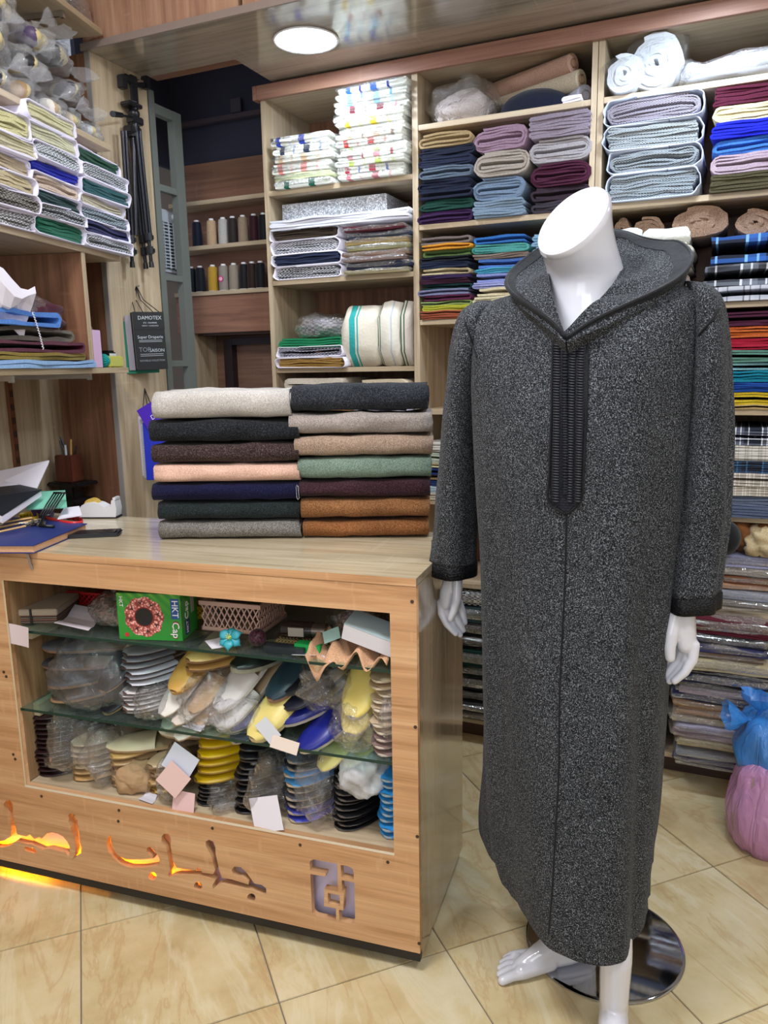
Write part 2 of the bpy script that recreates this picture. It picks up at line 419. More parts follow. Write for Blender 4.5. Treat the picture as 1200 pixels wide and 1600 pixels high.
def tuft(mb, c, s, seed, up=Vector((0, 0, 1)), n=18):
    """gathered fan of film above a knot"""
    q = up.to_track_quat('Z', 'Y').to_matrix(); rings = []
    for z, r, a in ((-.5, .55, .1), (-.1, .12, .1), (0, .1, .05), (.25, .35, .35), (.6, .75, .5), (.95, 1.0, .55)):
        rings.append([Vector(c)+q @ Vector((s*r*(1+a*nz(k*1.7, seed, z*3))*math.cos(2*PI*k/n), s*r*.5*(1+a*nz(k*1.3, seed+3, z*2))*math.sin(2*PI*k/n), s*(z+.25*a*nz(k*.9, seed, 2)))) for k in range(n)])
    mb.loft(rings, cap=False)
KK = [0]
def fold_obj(w, h, d, mat, style='spiral', layers=5, flip=False, seed=None, amp=.003, parent=None, name='folded_fabric', seg=3, sag=0):
    KK[0] += 1; seed = seed if seed is not None else KK[0]*1.37
    if style == 'spiral': t = h/layers; p = path_spiral(w, h, t)
    else: t = h/layers; p = path_serp(w, h, layers, t)
    if flip: p = [(-a, b) for a, b in p]
    return link(name, ribbon(p, t, d, seed, amp, seg, sag=sag), mat, parent)
def scale_stack(fr, x0, x1, yb, yt, v, zsnap=None):
    u0, z0 = fr.uz(x0, yb, v); u1, _ = fr.uz(x1, yb, v); _, z1 = fr.uz((x0+x1)/2, yt, v)
    _, zm = fr.uz((x0+x1)/2, yb, v)
    return u0, u1, (zsnap if zsnap is not None else zm), z1
def stack_folds(fr, x0, x1, yb, yt, items, where, group, v=-.01, depth=.3, zsnap=None, cat='fabric', flips=None, noun='folded fabric'):
    u0, u1, z0, z1 = scale_stack(fr, x0, x1, yb, yt, v, zsnap)
    tot = sum(i[2] for i in items); z = z1; n = len(items)
    for k, it in enumerate(items):
        h = (z1-z0)*it[2]/tot; z -= h
        opt = it[3] if len(it) > 3 else {}
        m = opt.get('mat') or fabric(it[1])
        ww = (u1-u0)*(1+random.uniform(-.05, .03)); lay = opt.get('n', max(3, min(9, round(h/.0085))))
        st = opt.get('s', random.choice(['spiral', 'spiral', 'serp'])); fl = opt.get('f', random.random() < .3 if flips is None else flips)
        o = fold_obj(ww, h*.97, depth, m, st, lay, fl, amp=.0028)
        fr.put(o, (u0+u1)/2+random.uniform(-.006, .006), v+random.uniform(-.008, .008), z, random.uniform(-.03, .03))
        tag(o, f"{it[0]} {noun}, {ordn(k, n)} in {where}", cat, group)
def stack_bagged(fr, x0, x1, yb, yt, items, where, group, v=-.01, depth=.28, zsnap=None, cat='garment', noun='bagged garment', amp=.004, over=0):
    u0, u1, z0, z1 = scale_stack(fr, x0, x1, yb, yt, v, zsnap)
    tot = sum(i[2] for i in items); z = z1; n = len(items)
    for k, it in enumerate(items):
        h = (z1-z0)*it[2]/tot; z -= h; opt = it[3] if len(it) > 3 else {}
        m = opt.get('mat') or fabric(it[1]); ww = (u1-u0)*(1+random.uniform(-.05, .04)); KK[0] += 1
        r = empty('bagged_garment')
        g = fold_obj(ww*.96, h*.9, depth, m, 'serp', max(2, round(h/.011)), random.random() < .5, amp=.003, parent=r, name='garment', seg=2)
        b = link('plastic_sleeve', pillow(ww, depth+.01, h*1.04, KK[0]*1.9, amp, ny=4, fr=14), FILM, r); b.location = (0, -.006, -h*.02)
        fr.put(r, (u0+u1)/2+random.uniform(-.008, .008), v+random.uniform(-.01, .01), z, random.uniform(-.04, .04))
        tag(r, f"{it[0]} {noun}, {ordn(k, n)} in {where}", cat, group)
def stack_wrapped(fr, x0, x1, yb, yt, items, where, group, v=-.01, depth=.28, zsnap=None, paper=None, noun='paper-wrapped fabric'):
    u0, u1, z0, z1 = scale_stack(fr, x0, x1, yb, yt, v, zsnap)
    tot = sum(i[2] for i in items); z = z1; n = len(items)
    for k, it in enumerate(items):
        h = (z1-z0)*it[2]/tot; z -= h; opt = it[3] if len(it) > 3 else {}
        m = opt.get('mat') or fabric(it[1]); ww = (u1-u0)*(1+random.uniform(-.06, .04)); KK[0] += 1
        r = empty('wrapped_fabric')
        f = opt.get('f', random.random() < .5)
        g = fold_obj(ww*.93, h*.84, depth, m, random.choice(['spiral', 'serp']), max(3, round(h/.008)), f, amp=.004, parent=r, name='fabric', seg=2); g.location = (0, .004, h*.07)
        lp = path_loop(ww, h*.985, .0025)
        if f: lp = [(-a, b) for a, b in lp]
        link('paper_wrap', ribbon(lp, .0028, depth+.01, KK[0]*2.1, .0035, 3, gap=1), paper or PAPER, r)
        fr.put(r, (u0+u1)/2+random.uniform(-.008, .008), v+random.uniform(-.012, .012), z, random.uniform(-.04, .04))
        tag(r, f"{it[0]} {noun}, {ordn(k, n)} in {where}", 'fabric', group)
# === ROOM ===
# === UNITS ===
# === COUNTER ===
# === MANNEQUIN ===
# === GOODS ===
# === ROOM ===
def tile_mat():
    m, nt, b = newmat('cream_marble_tile')
    v = coords(nt, (1, 1, 1), rnd=11)
    n0 = N(nt, 'ShaderNodeTexNoise', i_Scale=5.0, i_Detail=6.0, i_Roughness=.6); nt.links.new(v, n0.inputs['Vector'])
    r0 = ramp(nt, n0.outputs[0], [(.3, '#b59f74'), (.5, '#c8b78e'), (.7, '#d3c5a2')])
    v2 = coords(nt, (2.2, .55, 1), rnd=13)
    n1 = N(nt, 'ShaderNodeTexNoise', i_Scale=2.0, i_Detail=8.0, i_Roughness=.62, i_Distortion=1.3); nt.links.new(v2, n1.inputs['Vector'])
    r1 = ramp(nt, n1.outputs[0], [(.475, (0, 0, 0)), (.50, (.42, .42, .42)), (.525, (0, 0, 0))])
    r2 = ramp(nt, n1.outputs[0], [(.56, (0, 0, 0)), (.60, (.45, .45, .45)), (.66, (0, 0, 0))])
    mx = N(nt, 'ShaderNodeMix', data_type='RGBA'); nt.links.new(r1.outputs[0], mx.inputs[0]); nt.links.new(r0.outputs[0], mx.inputs[6]); mx.inputs[7].default_value = (*lin('#b08a5c'), 1)
    m2 = N(nt, 'ShaderNodeMix', data_type='RGBA'); nt.links.new(r2.outputs[0], m2.inputs[0]); nt.links.new(mx.outputs[2], m2.inputs[6]); m2.inputs[7].default_value = (*lin('#d9d2b8'), 1)
    nt.links.new(m2.outputs[2], b.inputs['Base Color']); b.inputs['Roughness'].default_value = .2; b.inputs['Specular IOR Level'].default_value = .4
    bump(nt, b, n1.outputs[0], .05, .001); return m
fl = struct(MB().box(-2.6, 2.1, -2.2, 3.12, -.06, -.004).done('floor', plain('#7d7468', .8)))
TA = .430; ang = math.radians(44.8); t1 = Vector((math.cos(ang), math.sin(ang), 0)); t2 = Vector((-math.sin(ang), math.cos(ang), 0))
tm = MB().box(0, TA-.0035, 0, TA-.0035, -.012, 0, .0012).done('tile', tile_mat(), fl)
first = True
for i in range(-14, 16):
    for j in range(-14, 16):
        p = Vector((-.566, 1.625, 0))+t1*(TA*i)+t2*(TA*j); c = p+(t1+t2)*TA/2
        if -2.45 < c.x < 1.9 and -.6 < c.y < 3.0:
            o = tm if first else tm.copy()
            if not first: COL.objects.link(o)
            first = False; o.location = p; o.rotation_euler = (0, 0, ang)
struct(MB().box(-2.6, 2.1, 3.12, 3.18, 0, 3).done('wall_back', plain('#8d8074', .8)))
struct(MB().box(1.75, 1.80, -2.2, 3.12, 0, 3).done('wall_right', plain('#cfc4b2', .7)))
struct(MB().box(-2.6, 2.1, -2.2, 3.18, 2.96, 3.02).done('ceiling', plain('#e8e6e2', .8)))
# left wall: oak cladding behind the shelves, slightly out of square
WL = .345
o = struct(MB().box(-3.4, .12, WL, WL+.02, 0, 2.96).done('wall_left', W_LIGHT('z'))); LW.put(o, 0, 0, 0)
xw = ony(88, 650, 2.19)
ret = struct(MB().box(-2.27, -2.0, 2.185, 2.203, 0, 2.49).done('wall_corner', W_BROWN('z')))
pan = struct(MB().box(-2.018, -1.999, 2.184, 2.462, 0, 2.49, .001).done('wall_panel', W_LIGHT('z')))
MB().box(-2.0195, -1.9985, 2.180, 2.1845, 0, 2.49).done('edge_band', plain('#8f8a86', .5), pan)
W_SOF = wood('soffit', '#857a6c', '#9a8e7e', '#aca08e', 'x', .12, .7)
# soffit boards with the open hatch above the alcove, and the cabinets above it
sf = struct(MB().box(-2.02, 1.72, 2.172, 2.456, 2.49, 2.508).done('soffit', W_SOF))
MB().box(-1.61, 1.72, 2.456, 2.70, 2.49, 2.508).done('soffit_board', W_SOF, sf)
MB().box(-2.02, 1.72, 2.166, 2.172, 2.488, 2.51).done('edge_band', plain('#8a7b74', .5), sf)
# closed loft over the alcove
for nm, b in (('trim_1', (-2.35, -1.66, 3.02, 3.04, 2.33, 2.96)), ('trim_2', (-2.35, -2.33, 2.47, 3.02, 2.33, 2.96))):
    struct(MB().box(*b).done(nm, plain('#3d3f52', .8)))
led = emit('#dfeaff', 1.1)
def downlight(x, y, label):
    r = empty('downlight', (x, y, 2.49))
    m = MB(); pts = [((.094+.004*(k % 2))*math.cos(2*PI*k/64), (.094+.004*(k % 2))*math.sin(2*PI*k/64)) for k in range(64)]
    m.slabp(pts, -.006, -.001); m.done('diffuser', led, r)
    m = MB(); m.loft([[Vector((q*math.cos(2*PI*k/48), q*math.sin(2*PI*k/48), z)) for k in range(48)] for q, z in ((.099, 0), (.106, -.004), (.104, -.008), (.098, -.006), (.098, 0))], cap=False)
    m.done('rim', plain('#f2f4f8', .3), r, True)
    lens = plain('#cfe0ff', .2); mk = None
    for ring, cnt in ((.082, 30), (.064, 24), (.045, 16), (.024, 8)):
        for k in range(cnt):
            a = 2*PI*k/cnt
            if mk is None: mk = MB().box(-.0035, .0035, -.0035, .0035, -.0075, -.006).done('diode', emit('#ffffff', 45), r); q = mk
            else: q = mk.copy(); COL.objects.link(q)
            q.location = (ring*math.cos(a), ring*math.sin(a), 0); q.rotation_euler = (0, 0, a)
    tag(r, label, 'light')
p = onz(478, 61, 2.49)
downlight(p.x, p.y, 'round white ceiling downlight glowing in the glossy oak soffit')
# upper cabinets
for k, (x0, x1) in enumerate(((-2.02, -1.405), (-1.395, -.78), (-.77, -.15), (-.14, .5))):
    r = empty('upper_cabinet', ((x0+x1)/2, 2.2, 2.511)); ww = (x1-x0)/2-.002
    MB().box(-ww, ww, 0, .35, 0, .44).done('body', W_BROWN('x'), r)
    MB().box(-ww, ww, -.022, -.002, .001, .44, .001).done('door', wood('rose', '#8e6a56', '#a98069', '#bb967c', 'z', .4), r)
    tag(r, ['leftmost oak upper cabinet door above the soffit', 'second oak upper cabinet from the left above the soffit', 'third oak upper cabinet from the left above the soffit', 'rightmost oak upper cabinet above the soffit'][k], 'cabinet', 'upper cabinets over the soffit')
    if k == 0:
        hg = MB().box(ww-.012, ww+.0, -.024, -.0215, .03, .09).done('hinge', plain('#b9bcc4', .3, 1), r)
# === UNITS ===
HDR = wood('header', '#7d5849', '#9c7160', '#ae8570', 'x', .45)
def unit(name, x0, x1, parts_x, shelves, label, doh=True):
    r = empty(name, ((x0+x1)/2, 2.70, 0)); cx = (x0+x1)/2
    for a, b in parts_x: MB().box(a-cx, b-cx, 0, .35, 0, 2.44, .0008).done('side_panel', W_LIGHT('z'), r)
    for a, b, zs in shelves:
        for z in zs: MB().box(a-cx+.0005, b-cx-.0005, .002, .345, z-.018, z, .0008).done('shelf', W_LIGHT('x'), r)
    MB().box(x0-cx, x1-cx, .35, .362, .05, 2.44).done('back_panel', W_BROWN('z'), r)
    MB().box(x0-cx, x1-cx, .0, .35, 2.44, 2.456).done('top_panel', W_LIGHT('x'), r)
    MB().box(x0-cx+.005, x1-cx, .06, .075, 0, .077).done('plinth', W_DARK('x'), r)
    tag(r, label, 'shelving'); return r
unit('shelving_unit', -1.668, -.430, [(-1.668, -1.650), (-1.058, -1.036), (-.448, -.430)],
     [(-1.650, -1.058, (2.112, 1.782, 1.447, 1.12, .79, .45, .095)), (-1.036, -.448, (2.268, 1.938, 1.610, 1.288, .951, .637, .095))],
     'two-column open oak shelving unit on the back wall left of the double divider')
unit('shelving_unit', -.428, .21, [(-.428, -.409), (.191, .21)], [(-.409, .191, (2.268, 1.947, 1.625, 1.294, .951, .636, .095))],
     'open oak shelving unit on the back wall right of the double divider, behind the mannequin')
hd = struct(MB().box(-1.672, 1.7, 2.682, 2.699, 2.433, 2.482, .001).done('trim_3', HDR))
MB().box(-1.69, -1.673, 2.682, 2.72, 2.433, 2.482, .001).done('end_cap', HDR, hd)
# alcove with the spool shelves
al = empty('spool_alcove', (-1.85, 2.86, 0))
def alb(nm, x0, x1, y0, y1, z0, z1, m): return MB().box(x0+1.85, x1+1.85, y0-2.86, y1-2.86, z0, z1, .0006).done(nm, m, al)
ZS = [AL.uz(400, 302.5)[1], AL.uz(400, 375.5)[1], AL.uz(400, 450)[1]]
BR2 = wood('redback', '#6a4838', '#875f4b', '#9a7059', 'x', .5)
alb('back_panel', -2.25, -1.672, 2.985, 3.0, ZS[2], 2.33, BR2)
for z in ZS: alb('shelf', -2.25, -1.672, 2.86, 2.984, z-.017, z, W_LIGHT('x'))
zp = AL.uz(400, 517)[1]
alb('front_panel', -2.25, -1.672, 2.87, 2.885, zp, ZS[2]-.018, BR2)
xl = AL.uz(303, 560)[0]
alb('post', xl-.05, xl, 2.87, 2.90, .0, zp, W_LIGHT('z'))
alb('recess_side', xl-.012, xl, 2.90, 3.03, 0, zp, W_LIGHT('z'))
alb('recess_top', xl, -1.672, 2.90, 3.03, zp-.01, zp, W_DARK('x'))
alb('recess_back', xl, -1.672, 3.03, 3.045, 0, zp, wood('rb', '#5e4437', '#775848', '#8a6854', 'x', .5))
DK = plain('#23161a', .4)
x2 = hit(352, 560, (0, 3.0, 0), (0, 1, 0)).x; z2 = hit(400, 538, (0, 3.0, 0), (0, 1, 0)).z
alb('dark_frame', x2, x2+.045, 2.99, 3.029, 0, z2+.03, DK); alb('dark_frame', x2+.045, -1.672, 2.99, 3.029, z2, z2+.03, DK)
zt = hit(350, 190, (0, 3.0, 0), (0, 1, 0)).z
alb('ledge', -2.25, -1.672, 2.96, 2.984, zt-.008, zt+.012, plain('#4a4046', .6))
alb('socket', -1.985, -1.935, 2.975, 2.984, zt+.02, zt+.075, plain('#4b4650', .5))
tag(al, 'reddish oak alcove with narrow spool shelves behind the grey frame door', 'shelving')
# grey aluminium frame door
GR = plain('#6d736e', .4, .1)
gd = struct(empty('door_1', (-2.0, 2.47, 0)))
def dpx(x, y): 
    P = hit(x, y, (-2.0, 0, 0), (1, 0, 0)); return P.y-2.47, P.z
_, ztop = dpx(250, 150)
y1 = 2.655-2.47
MB().box(-.03, 0, .0, .032, .99, 2.46, .001).done('stile', GR, gd)
MB().box(-.03, 0, y1-.05, y1, .99, 2.42, .001).done('stile', GR, gd)
for py in ((250, 292), (262, 433), (278, 568)):
    _, z = dpx(*py); MB().box(-.028, -.002, .032, y1-.05, z-.012, z+.012, .001).done('rail', GR, gd)
MB().box(-.03, -.001, .032, y1-.05, 2.385, 2.42, .001).done('rail', GR, gd)
# left wall shelves
ls = empty('wall_shelving'); LW.put(ls, 0, 0, 0)
def lsb(nm, u0, u1, v0, v1, z0, z1, m, bv=.0008): return MB().box(u0, u1, v0, v1, z0, z1, bv).done(nm, m, ls)
LZ = [2.532, 2.182, 1.832, 1.460]
for z in LZ: lsb('shelf', -1.25, -.002, 0, WL-.003, z-.018, z, W_LIGHT('x'))
ud, _ = LW.uz(145, 540, 0)
lsb('divider', ud-.018, ud, .004, WL-.003, 1.461, 1.813, W_BROWN('z'))
lsb('divider_edge', ud-.018, ud, .0, .0038, 1.461, 1.813, W_LIGHT('z'), 0)
CHR = plain('#c9ccd2', .25, 1)
for (px, py, z) in ((93, 8, LZ[0]), (122, 395, LZ[2]), (137, 588, LZ[3]), (14, 588, LZ[3])):
    u, _ = LW.uz(px, py, .03); v0 = .03
    m = MB().box(u-.004, u+.004, v0, v0+.28, z-.034, z-.019); m.box(u-.006, u+.006, v0-.012, v0, z-.038, z-.0185)
    m.done('bracket', CHR, ls)
us, _ = LW.uz(20, 650, WL-.01)
m = MB().box(us-.012, us+.012, WL-.012, WL-.002, .99, LZ[3]-.02)
m.done('wall_standard', plain('#8d6048', .35, .8), ls)
slot = None
for k in range(9):
    z = 1.02+k*.045
    for dx in (-.005, .005):
        if slot is None: slot = MB().box(-.0018, .0018, WL-.0135, WL-.012, -.011, .011).done('slot', plain('#2a1c16', .6), ls); q = slot
        else: q = slot.copy(); COL.objects.link(q)
        q.location = (us+dx, 0, z)
tag(ls, 'pale oak shelves on brackets along the left wall', 'shelving')
# === COUNTER ===
ct = empty('display_counter'); CT.put(ct, 0, 0, 0)
UL = -1.45; DEP = .475
def pxpoly(pts, ox, oy, sc): return [CT.uz(ox+x/sc, oy+y/sc, 0) for x, y in pts]
A = (0, 1230, 8); B = (150, 1280, 4.286); C3 = (470, 1320, 10.91)
holes = [
 pxpoly([(-60,700),(0,680),(60,665),(130,620),(135,580),(135,480),(100,350),(50,260),(45,210),(70,175),(100,160),(135,175),(160,220),(160,290),(175,400),(205,560),(215,590),(330,615),(375,590),(430,650),(490,625),(520,645),(590,580),(650,565),(720,580),(790,620),(840,680),(870,740),(872,850),(850,858),(820,815),(780,812),(620,770),(530,782),(490,765),(370,710),(350,712),(200,680),(120,730),(50,750),(0,752),(-60,745)], *A),
 pxpoly([(305,750),(340,740),(375,765),(400,755),(440,780),(455,815),(430,832),(390,815),(340,805),(310,785)], *A),
 pxpoly([(850,350),(880,328),(940,345),(925,375),(970,410),(970,450),(985,520),(1000,690),(1020,760),(1010,830),(960,870),(900,905),(935,840),(945,780),(920,620),(885,510),(895,480),(850,430),(860,390)], *A),
 pxpoly([(98,103),(75,130),(68,170),(85,220),(120,265),(170,305),(230,325),(310,325),(390,312),(425,300),(425,265),(414,245),(390,210),(365,185),(345,190),(338,215),(360,240),(385,262),(300,270),(200,268),(150,245),(115,200),(102,150)], *B),
 pxpoly([(455,97),(485,100),(502,130),(500,180),(515,280),(540,325),(665,345),(685,318),(712,358),(785,368),(798,340),(770,240),(735,180),(735,150),(755,138),(785,150),(800,190),(800,230),(825,340),(845,393),(905,403),(1022,438),(1022,410),(975,385),(950,388),(915,370),(908,340),(925,318),(970,320),(1010,360),(1060,430),(1110,440),(1140,465),(1140,500),(1115,505),(1040,475),(850,432),(815,440),(780,472),(778,445),(800,405),(710,380),(640,372),(545,372),(515,378),(484,395),(482,370),(498,340),(480,240),(468,190),(437,150),(440,115)], *B),
] + [pxpoly([(cx+r*math.cos(a*PI/6), cy+r*math.sin(a*PI/6)) for a in range(12)], *B) for cx, cy, r in ((378,382,27),(683,448,28),(1040,525,28))] + [
 pxpoly([(155,440),(150,300),(165,275),(190,258),(225,250),(620,322),(635,795),(400,750),(395,1045),(600,1085),(600,1305),(260,1225),(215,1190),(190,1150),(163,500),(418,540),(428,490)], *C3),
 pxpoly([(680,345),(740,350),(800,365),(850,385),(880,410),(900,470),(905,595),(690,550)], *C3),
 pxpoly([(695,602),(915,640),(925,1250),(915,1310),(895,1335),(840,1345),(655,1300),(650,1110),(725,1115),(735,790),(702,785)], *C3),
 pxpoly([(460,820),(660,860),(670,1050),(462,1000)], *C3)]
OL, OR, OB, OT = -1.148, -.062, .310, .906
cu = bpy.data.curves.new('front_panel', 'CURVE'); cu.dimensions = '2D'; cu.fill_mode = 'BOTH'; cu.extrude = .009
def spl(pts):
    s = cu.splines.new('POLY'); s.points.add(len(pts)-1); s.use_cyclic_u = True
    for k, p in enumerate(pts): s.points[k].co = (p[0], p[1], 0, 1)
FB = .052
spl([(UL, FB), (0, FB), (0, .971), (UL, .971)]); spl([(OL, OB), (OR, OB), (OR, OT), (OL, OT)])
for h in holes: spl([(max(x, UL+.01), y) for x, y in h])
tmp = bpy.data.objects.new('tmp', cu); COL.objects.link(tmp)
me = bpy.data.meshes.new_from_object(tmp.evaluated_get(bpy.context.evaluated_depsgraph_get())); bpy.data.objects.remove(tmp)
me.transform(Matrix.Rotation(PI/2, 4, 'X')); me.transform(Matrix.Translation((0, .009, 0))); me.materials.clear()
me.validate()
fp = link('front_panel', me, W_FRONT('x'), ct)
def cb(nm, u0, u1, v0, v1, z0, z1, m, bv=.0006): return MB().box(u0, u1, v0, v1, z0, z1, bv).done(nm, m, ct)
cb('countertop', UL, 0, 0, DEP, .972, .990, W_GLOSS('x'))
cb('top_edge', UL, 0, -.0012, 0, .972, .990, W_FRONT('x'), 0)
cb('side_panel', -.018, -.0005, .0185, DEP, .030, .971, wood('side', '#87745a', '#a08c6e', '#b09d80', 'z', .10, .7))
cb('side_panel', UL, UL+.018, .0185, DEP, .030, .971, W_LIGHT('z'))
cb('inner_side', OL-.02, OL-.002, .0185, DEP-.016, .31, .971, wood('inner', '#775b40', '#927352', '#a58663', 'z', .5))
cb('inner_side', OR+.002, OR+.012, .0185, DEP-.016, .31, .971, W_LIGHT('z'))
cb('back_panel', UL+.018, -.018, DEP-.015, DEP, .035, .971, W_BROWN('x'))
cb('bottom_panel', OL-.002, OR+.002, .0185, DEP-.016, .292, .309, W_LIGHT('x'))
cb('opening_edge', OL-.001, OR+.001, -.0008, .0, .304, .3105, plain('#d8ccb6', .5), 0)
cb('opening_edge', OL-.001, OL+.0045, -.0008, .0, .3105, OT, plain('#c9b692', .5), 0)
cb('kick_strip', UL, 0, -.001, .017, .030, .0515, plain('#131212', .5))
cb('backing_board', UL+.02, -.02, .044, .052, .058, .29, plain('#d5cbe6', .4))
cb('plinth', UL+.1, -.1, .10, .118, 0, .0345, W_DARK('x'))
cb('led_light_stop', -1.13, -.02, .0185, .052, .0525, .0575, W_DARK('x'))  # unseen board added to keep the strip's glow off the floor
cb('led_strip', UL+.03, -.66, .034, .040, .060, .066, emit('#ffb000', 50), 0)
cb('led_strip', UL+.03, -.95, .060, .066, .037, .043, emit('#ff9a10', 3.5), 0)
sc = plain('#3a2a1c', .5)
first = None
for px, py in ((60,1057),(64,1186),(185,1283),(332,1294),(469,1320),(606,1347),(644,940),(649,1136),(652,1307),(655,1474),(10,1057),(24,1186),(65,1244),(186,1266)):
    u, z = CT.uz(px, py, 0)
    if first is None: first = MB().cyl((0, -.0012, 0), (0, .001, 0), .0042, seg=10).done('screw_cap', sc, ct); q = first
    else: q = first.copy(); COL.objects.link(q)
    if OL-.005 < u < OR+.004 and z > OB-.006: u = OL-.03 if u < -.6 else OR+.03
    q.location = (u, 0, z)
def glassmat():
    m, nt, b = newmat('shelf_glass'); b.inputs['Base Color'].default_value = (.80, .93, .89, 1); b.inputs['Roughness'].default_value = .02
    b.inputs['Transmission Weight'].default_value = 1; b.inputs['IOR'].default_value = 1.35; return m
GM = plastic('#e0efea', .03, .35, bs=1, bst=0, rough=.03)
G1, G2 = .766, .537
for z in (G1, G2):
    cb('glass_shelf', OL+.002, OR-.001, .012, DEP-.02, z-.007, z-.0002, GM, 0)
    cb('glass_edge', OL+.002, OR-.001, .0105, .012, z-.007, z-.0002, plain('#12332b', .15), 0)
    cb('shelf_bearer', OL-.001, OL+.02, .06, .2, z-.045, z-.008, W_LIGHT('y'))
tag(ct, 'oak display counter with slipper shelves and glowing cut-out lettering', 'counter')
# fabric folds stacked on the counter top
HP = Frame(-1.407, 1.644, 21.4)   # the two piles stand slightly turned on the counter
def heap(x0, x1, rows, where, v, depth, ext):
    """rows: (label, mat, top px, bottom px, dx0, dx1) seen at their front"""
    n = len(rows)
    for k, (lab, m, yt, yb, a, b) in enumerate(rows):
        u0, z0 = HP.uz(x0+a, yb, v); u1, _ = HP.uz(x1+b, yb, v); xm = (x0+x1+a+b)/2
        _, z0 = HP.uz(xm, yb, v); _, z1 = HP.uz(xm, yt, v)
        if k < n-1: _, z0 = HP.uz(xm, rows[k+1][2], v)
        if k == n-1: z0 = .9905
        h = z1-z0; L = u1-u0
        t = h/6.2; p = path_spiral(depth, h, t, na=8)
        me = ribbon(p, t, L, k*3.3+x0, .0030, 10, edge=.004, gap=.8)
        me.transform(Matrix.Rotation(-PI/2, 4, 'Z'))     # extrusion now along +x ... profile bend faces the viewer
        me.transform(Matrix.Translation((0, 0, 0)))
        me.transform(Matrix.Scale(-1, 4, (1, 0, 0))); me.flip_normals()
        # gentle droop and hand-laid waviness
        for vv in me.vertices:
            q = vv.co; q.z += .004*nz(q.x*7+k, q.y*6, k*2.1)*min(1, q.z/.02)+(.0035*nz(q.x*30, q.y*20, q.z*40+k)); q.y += .005*nz(q.x*8+k*1.7, 3, q.z*22)
        zz = [vv.co.z for vv in me.vertices]; kz = h*.985/(max(zz)-min(zz))
        for vv in me.vertices: vv.co.z = (vv.co.z-min(zz))*kz
        o = link('folded_fabric', me, m)
        HP.put(o, 0, 0, 0); xs = [vv.co.x for vv in me.vertices]; ys = [vv.co.y for vv in me.vertices]; zs = [vv.co.z for vv in me.vertices]
        o.location = HP.P(u0-min(xs), v-min(ys), z0-min(zs)+.0003)
        tag(o, f"{lab}, {ordn(k, n)} in the {where} stack on the counter", 'fabric', 'folded wool lengths on the counter')
H = heather
heap(236, 462, [
 ('light oatmeal grey heather wool fold', H('#a5a09c', '#c0bab4', '#d3cfca'), 606, 657, 2, -8),
 ('charcoal wool fold', H('#0f1013', '#202226', '#3d4046'), 655, 695, -4, 2),
 ('dark cocoa brown heather wool fold', H('#241a1a', '#3c2e2d', '#6a5a58'), 691, 724, 0, 2),
 ('pale peach wool fold', H('#c99f8c', '#dcb4a0', '#e9c9b6'), 724, 759, 4, 6),
 ('deep navy wool fold', H('#0d0d26', '#161636', '#25264a'), 755, 786, 1, 6),
 ('black green wool fold', H('#14191a', '#22292a', '#343e3f'), 784, 816, 10, 6),
 ('mid grey heather wool fold', H('#55534f', '#78756f', '#999691'), 814, 847, 12, 6)], 'left', 0, .25, 0)
heap(455, 676, [
 ('dark slate heather wool fold', H('#17191d', '#2c2f35', '#4c5058'), 598, 645, 0, -6),
 ('light taupe grey wool fold', H('#857b78', '#a0968f', '#b7aea8'), 643, 684, -4, 0),
 ('warm beige heather wool fold', H('#85705f', '#a28b79', '#bda897'), 679, 717, 5, 0),
 ('sage green wool fold', H('#5d6f61', '#75887a', '#8d9f90'), 714, 750, 10, -2),
 ('dark plum wool fold', H('#26161c', '#3a242b', '#52383f'), 749, 780, 12, -4),
 ('caramel brown wool fold', H('#694426', '#8a5f3c', '#a1744e'), 779, 816, 15, -4),
 ('russet brown wool fold', H('#67401f', '#875834', '#a06b45'), 812, 842, 18, -6)], 'right', 0.0, .18, 0)
# === MANNEQUIN ===
def crom(P, n, closed=False, param=None):
    """Catmull-Rom resample of a list of vectors to n points, even in arc length when param is None"""
    m = len(P)
    def at(t):
        if closed:
            i = int(math.floor(t)) % m; f = t-math.floor(t); p = [P[(i+k-1) % m] for k in range(4)]
        else:
            t = min(max(t, 0), m-1-1e-6); i = int(t); f = t-i
            p = [P[max(0, min(m-1, i+k-1))] for k in range(4)]
        return .5*((2*p[1])+(p[2]-p[0])*f+(2*p[0]-5*p[1]+4*p[2]-p[3])*f*f+(3*p[1]-p[0]-3*p[2]+p[3])*f**3)
    if closed: return [at(m*k/n) for k in range(n)]
    return [at((m-1)*k/(n-1)) for k in range(n)]
WOOL = heather('#0c0d10', '#26282c', '#8f949c', 470)
TRIM = fabric('#0d0f16', .3, .7, .1, 260)
def cuffmat():
    m, nt, b = newmat('black_jacquard'); vo = N(nt, 'ShaderNodeTexVoronoi', i_Scale=190.0); nt.links.new(coords(nt, (1, 1, 1.6)), vo.inputs['Vector'])
    r = ramp(nt, vo.outputs[0], [(.1, '#22242c'), (.5, '#08090d')]); nt.links.new(r.outputs[0], b.inputs['Base Color']); b.inputs['Roughness'].default_value = .55; b.inputs['Specular IOR Level'].default_value = .25
    bump(nt, b, vo.outputs[0], .8, .003); return m
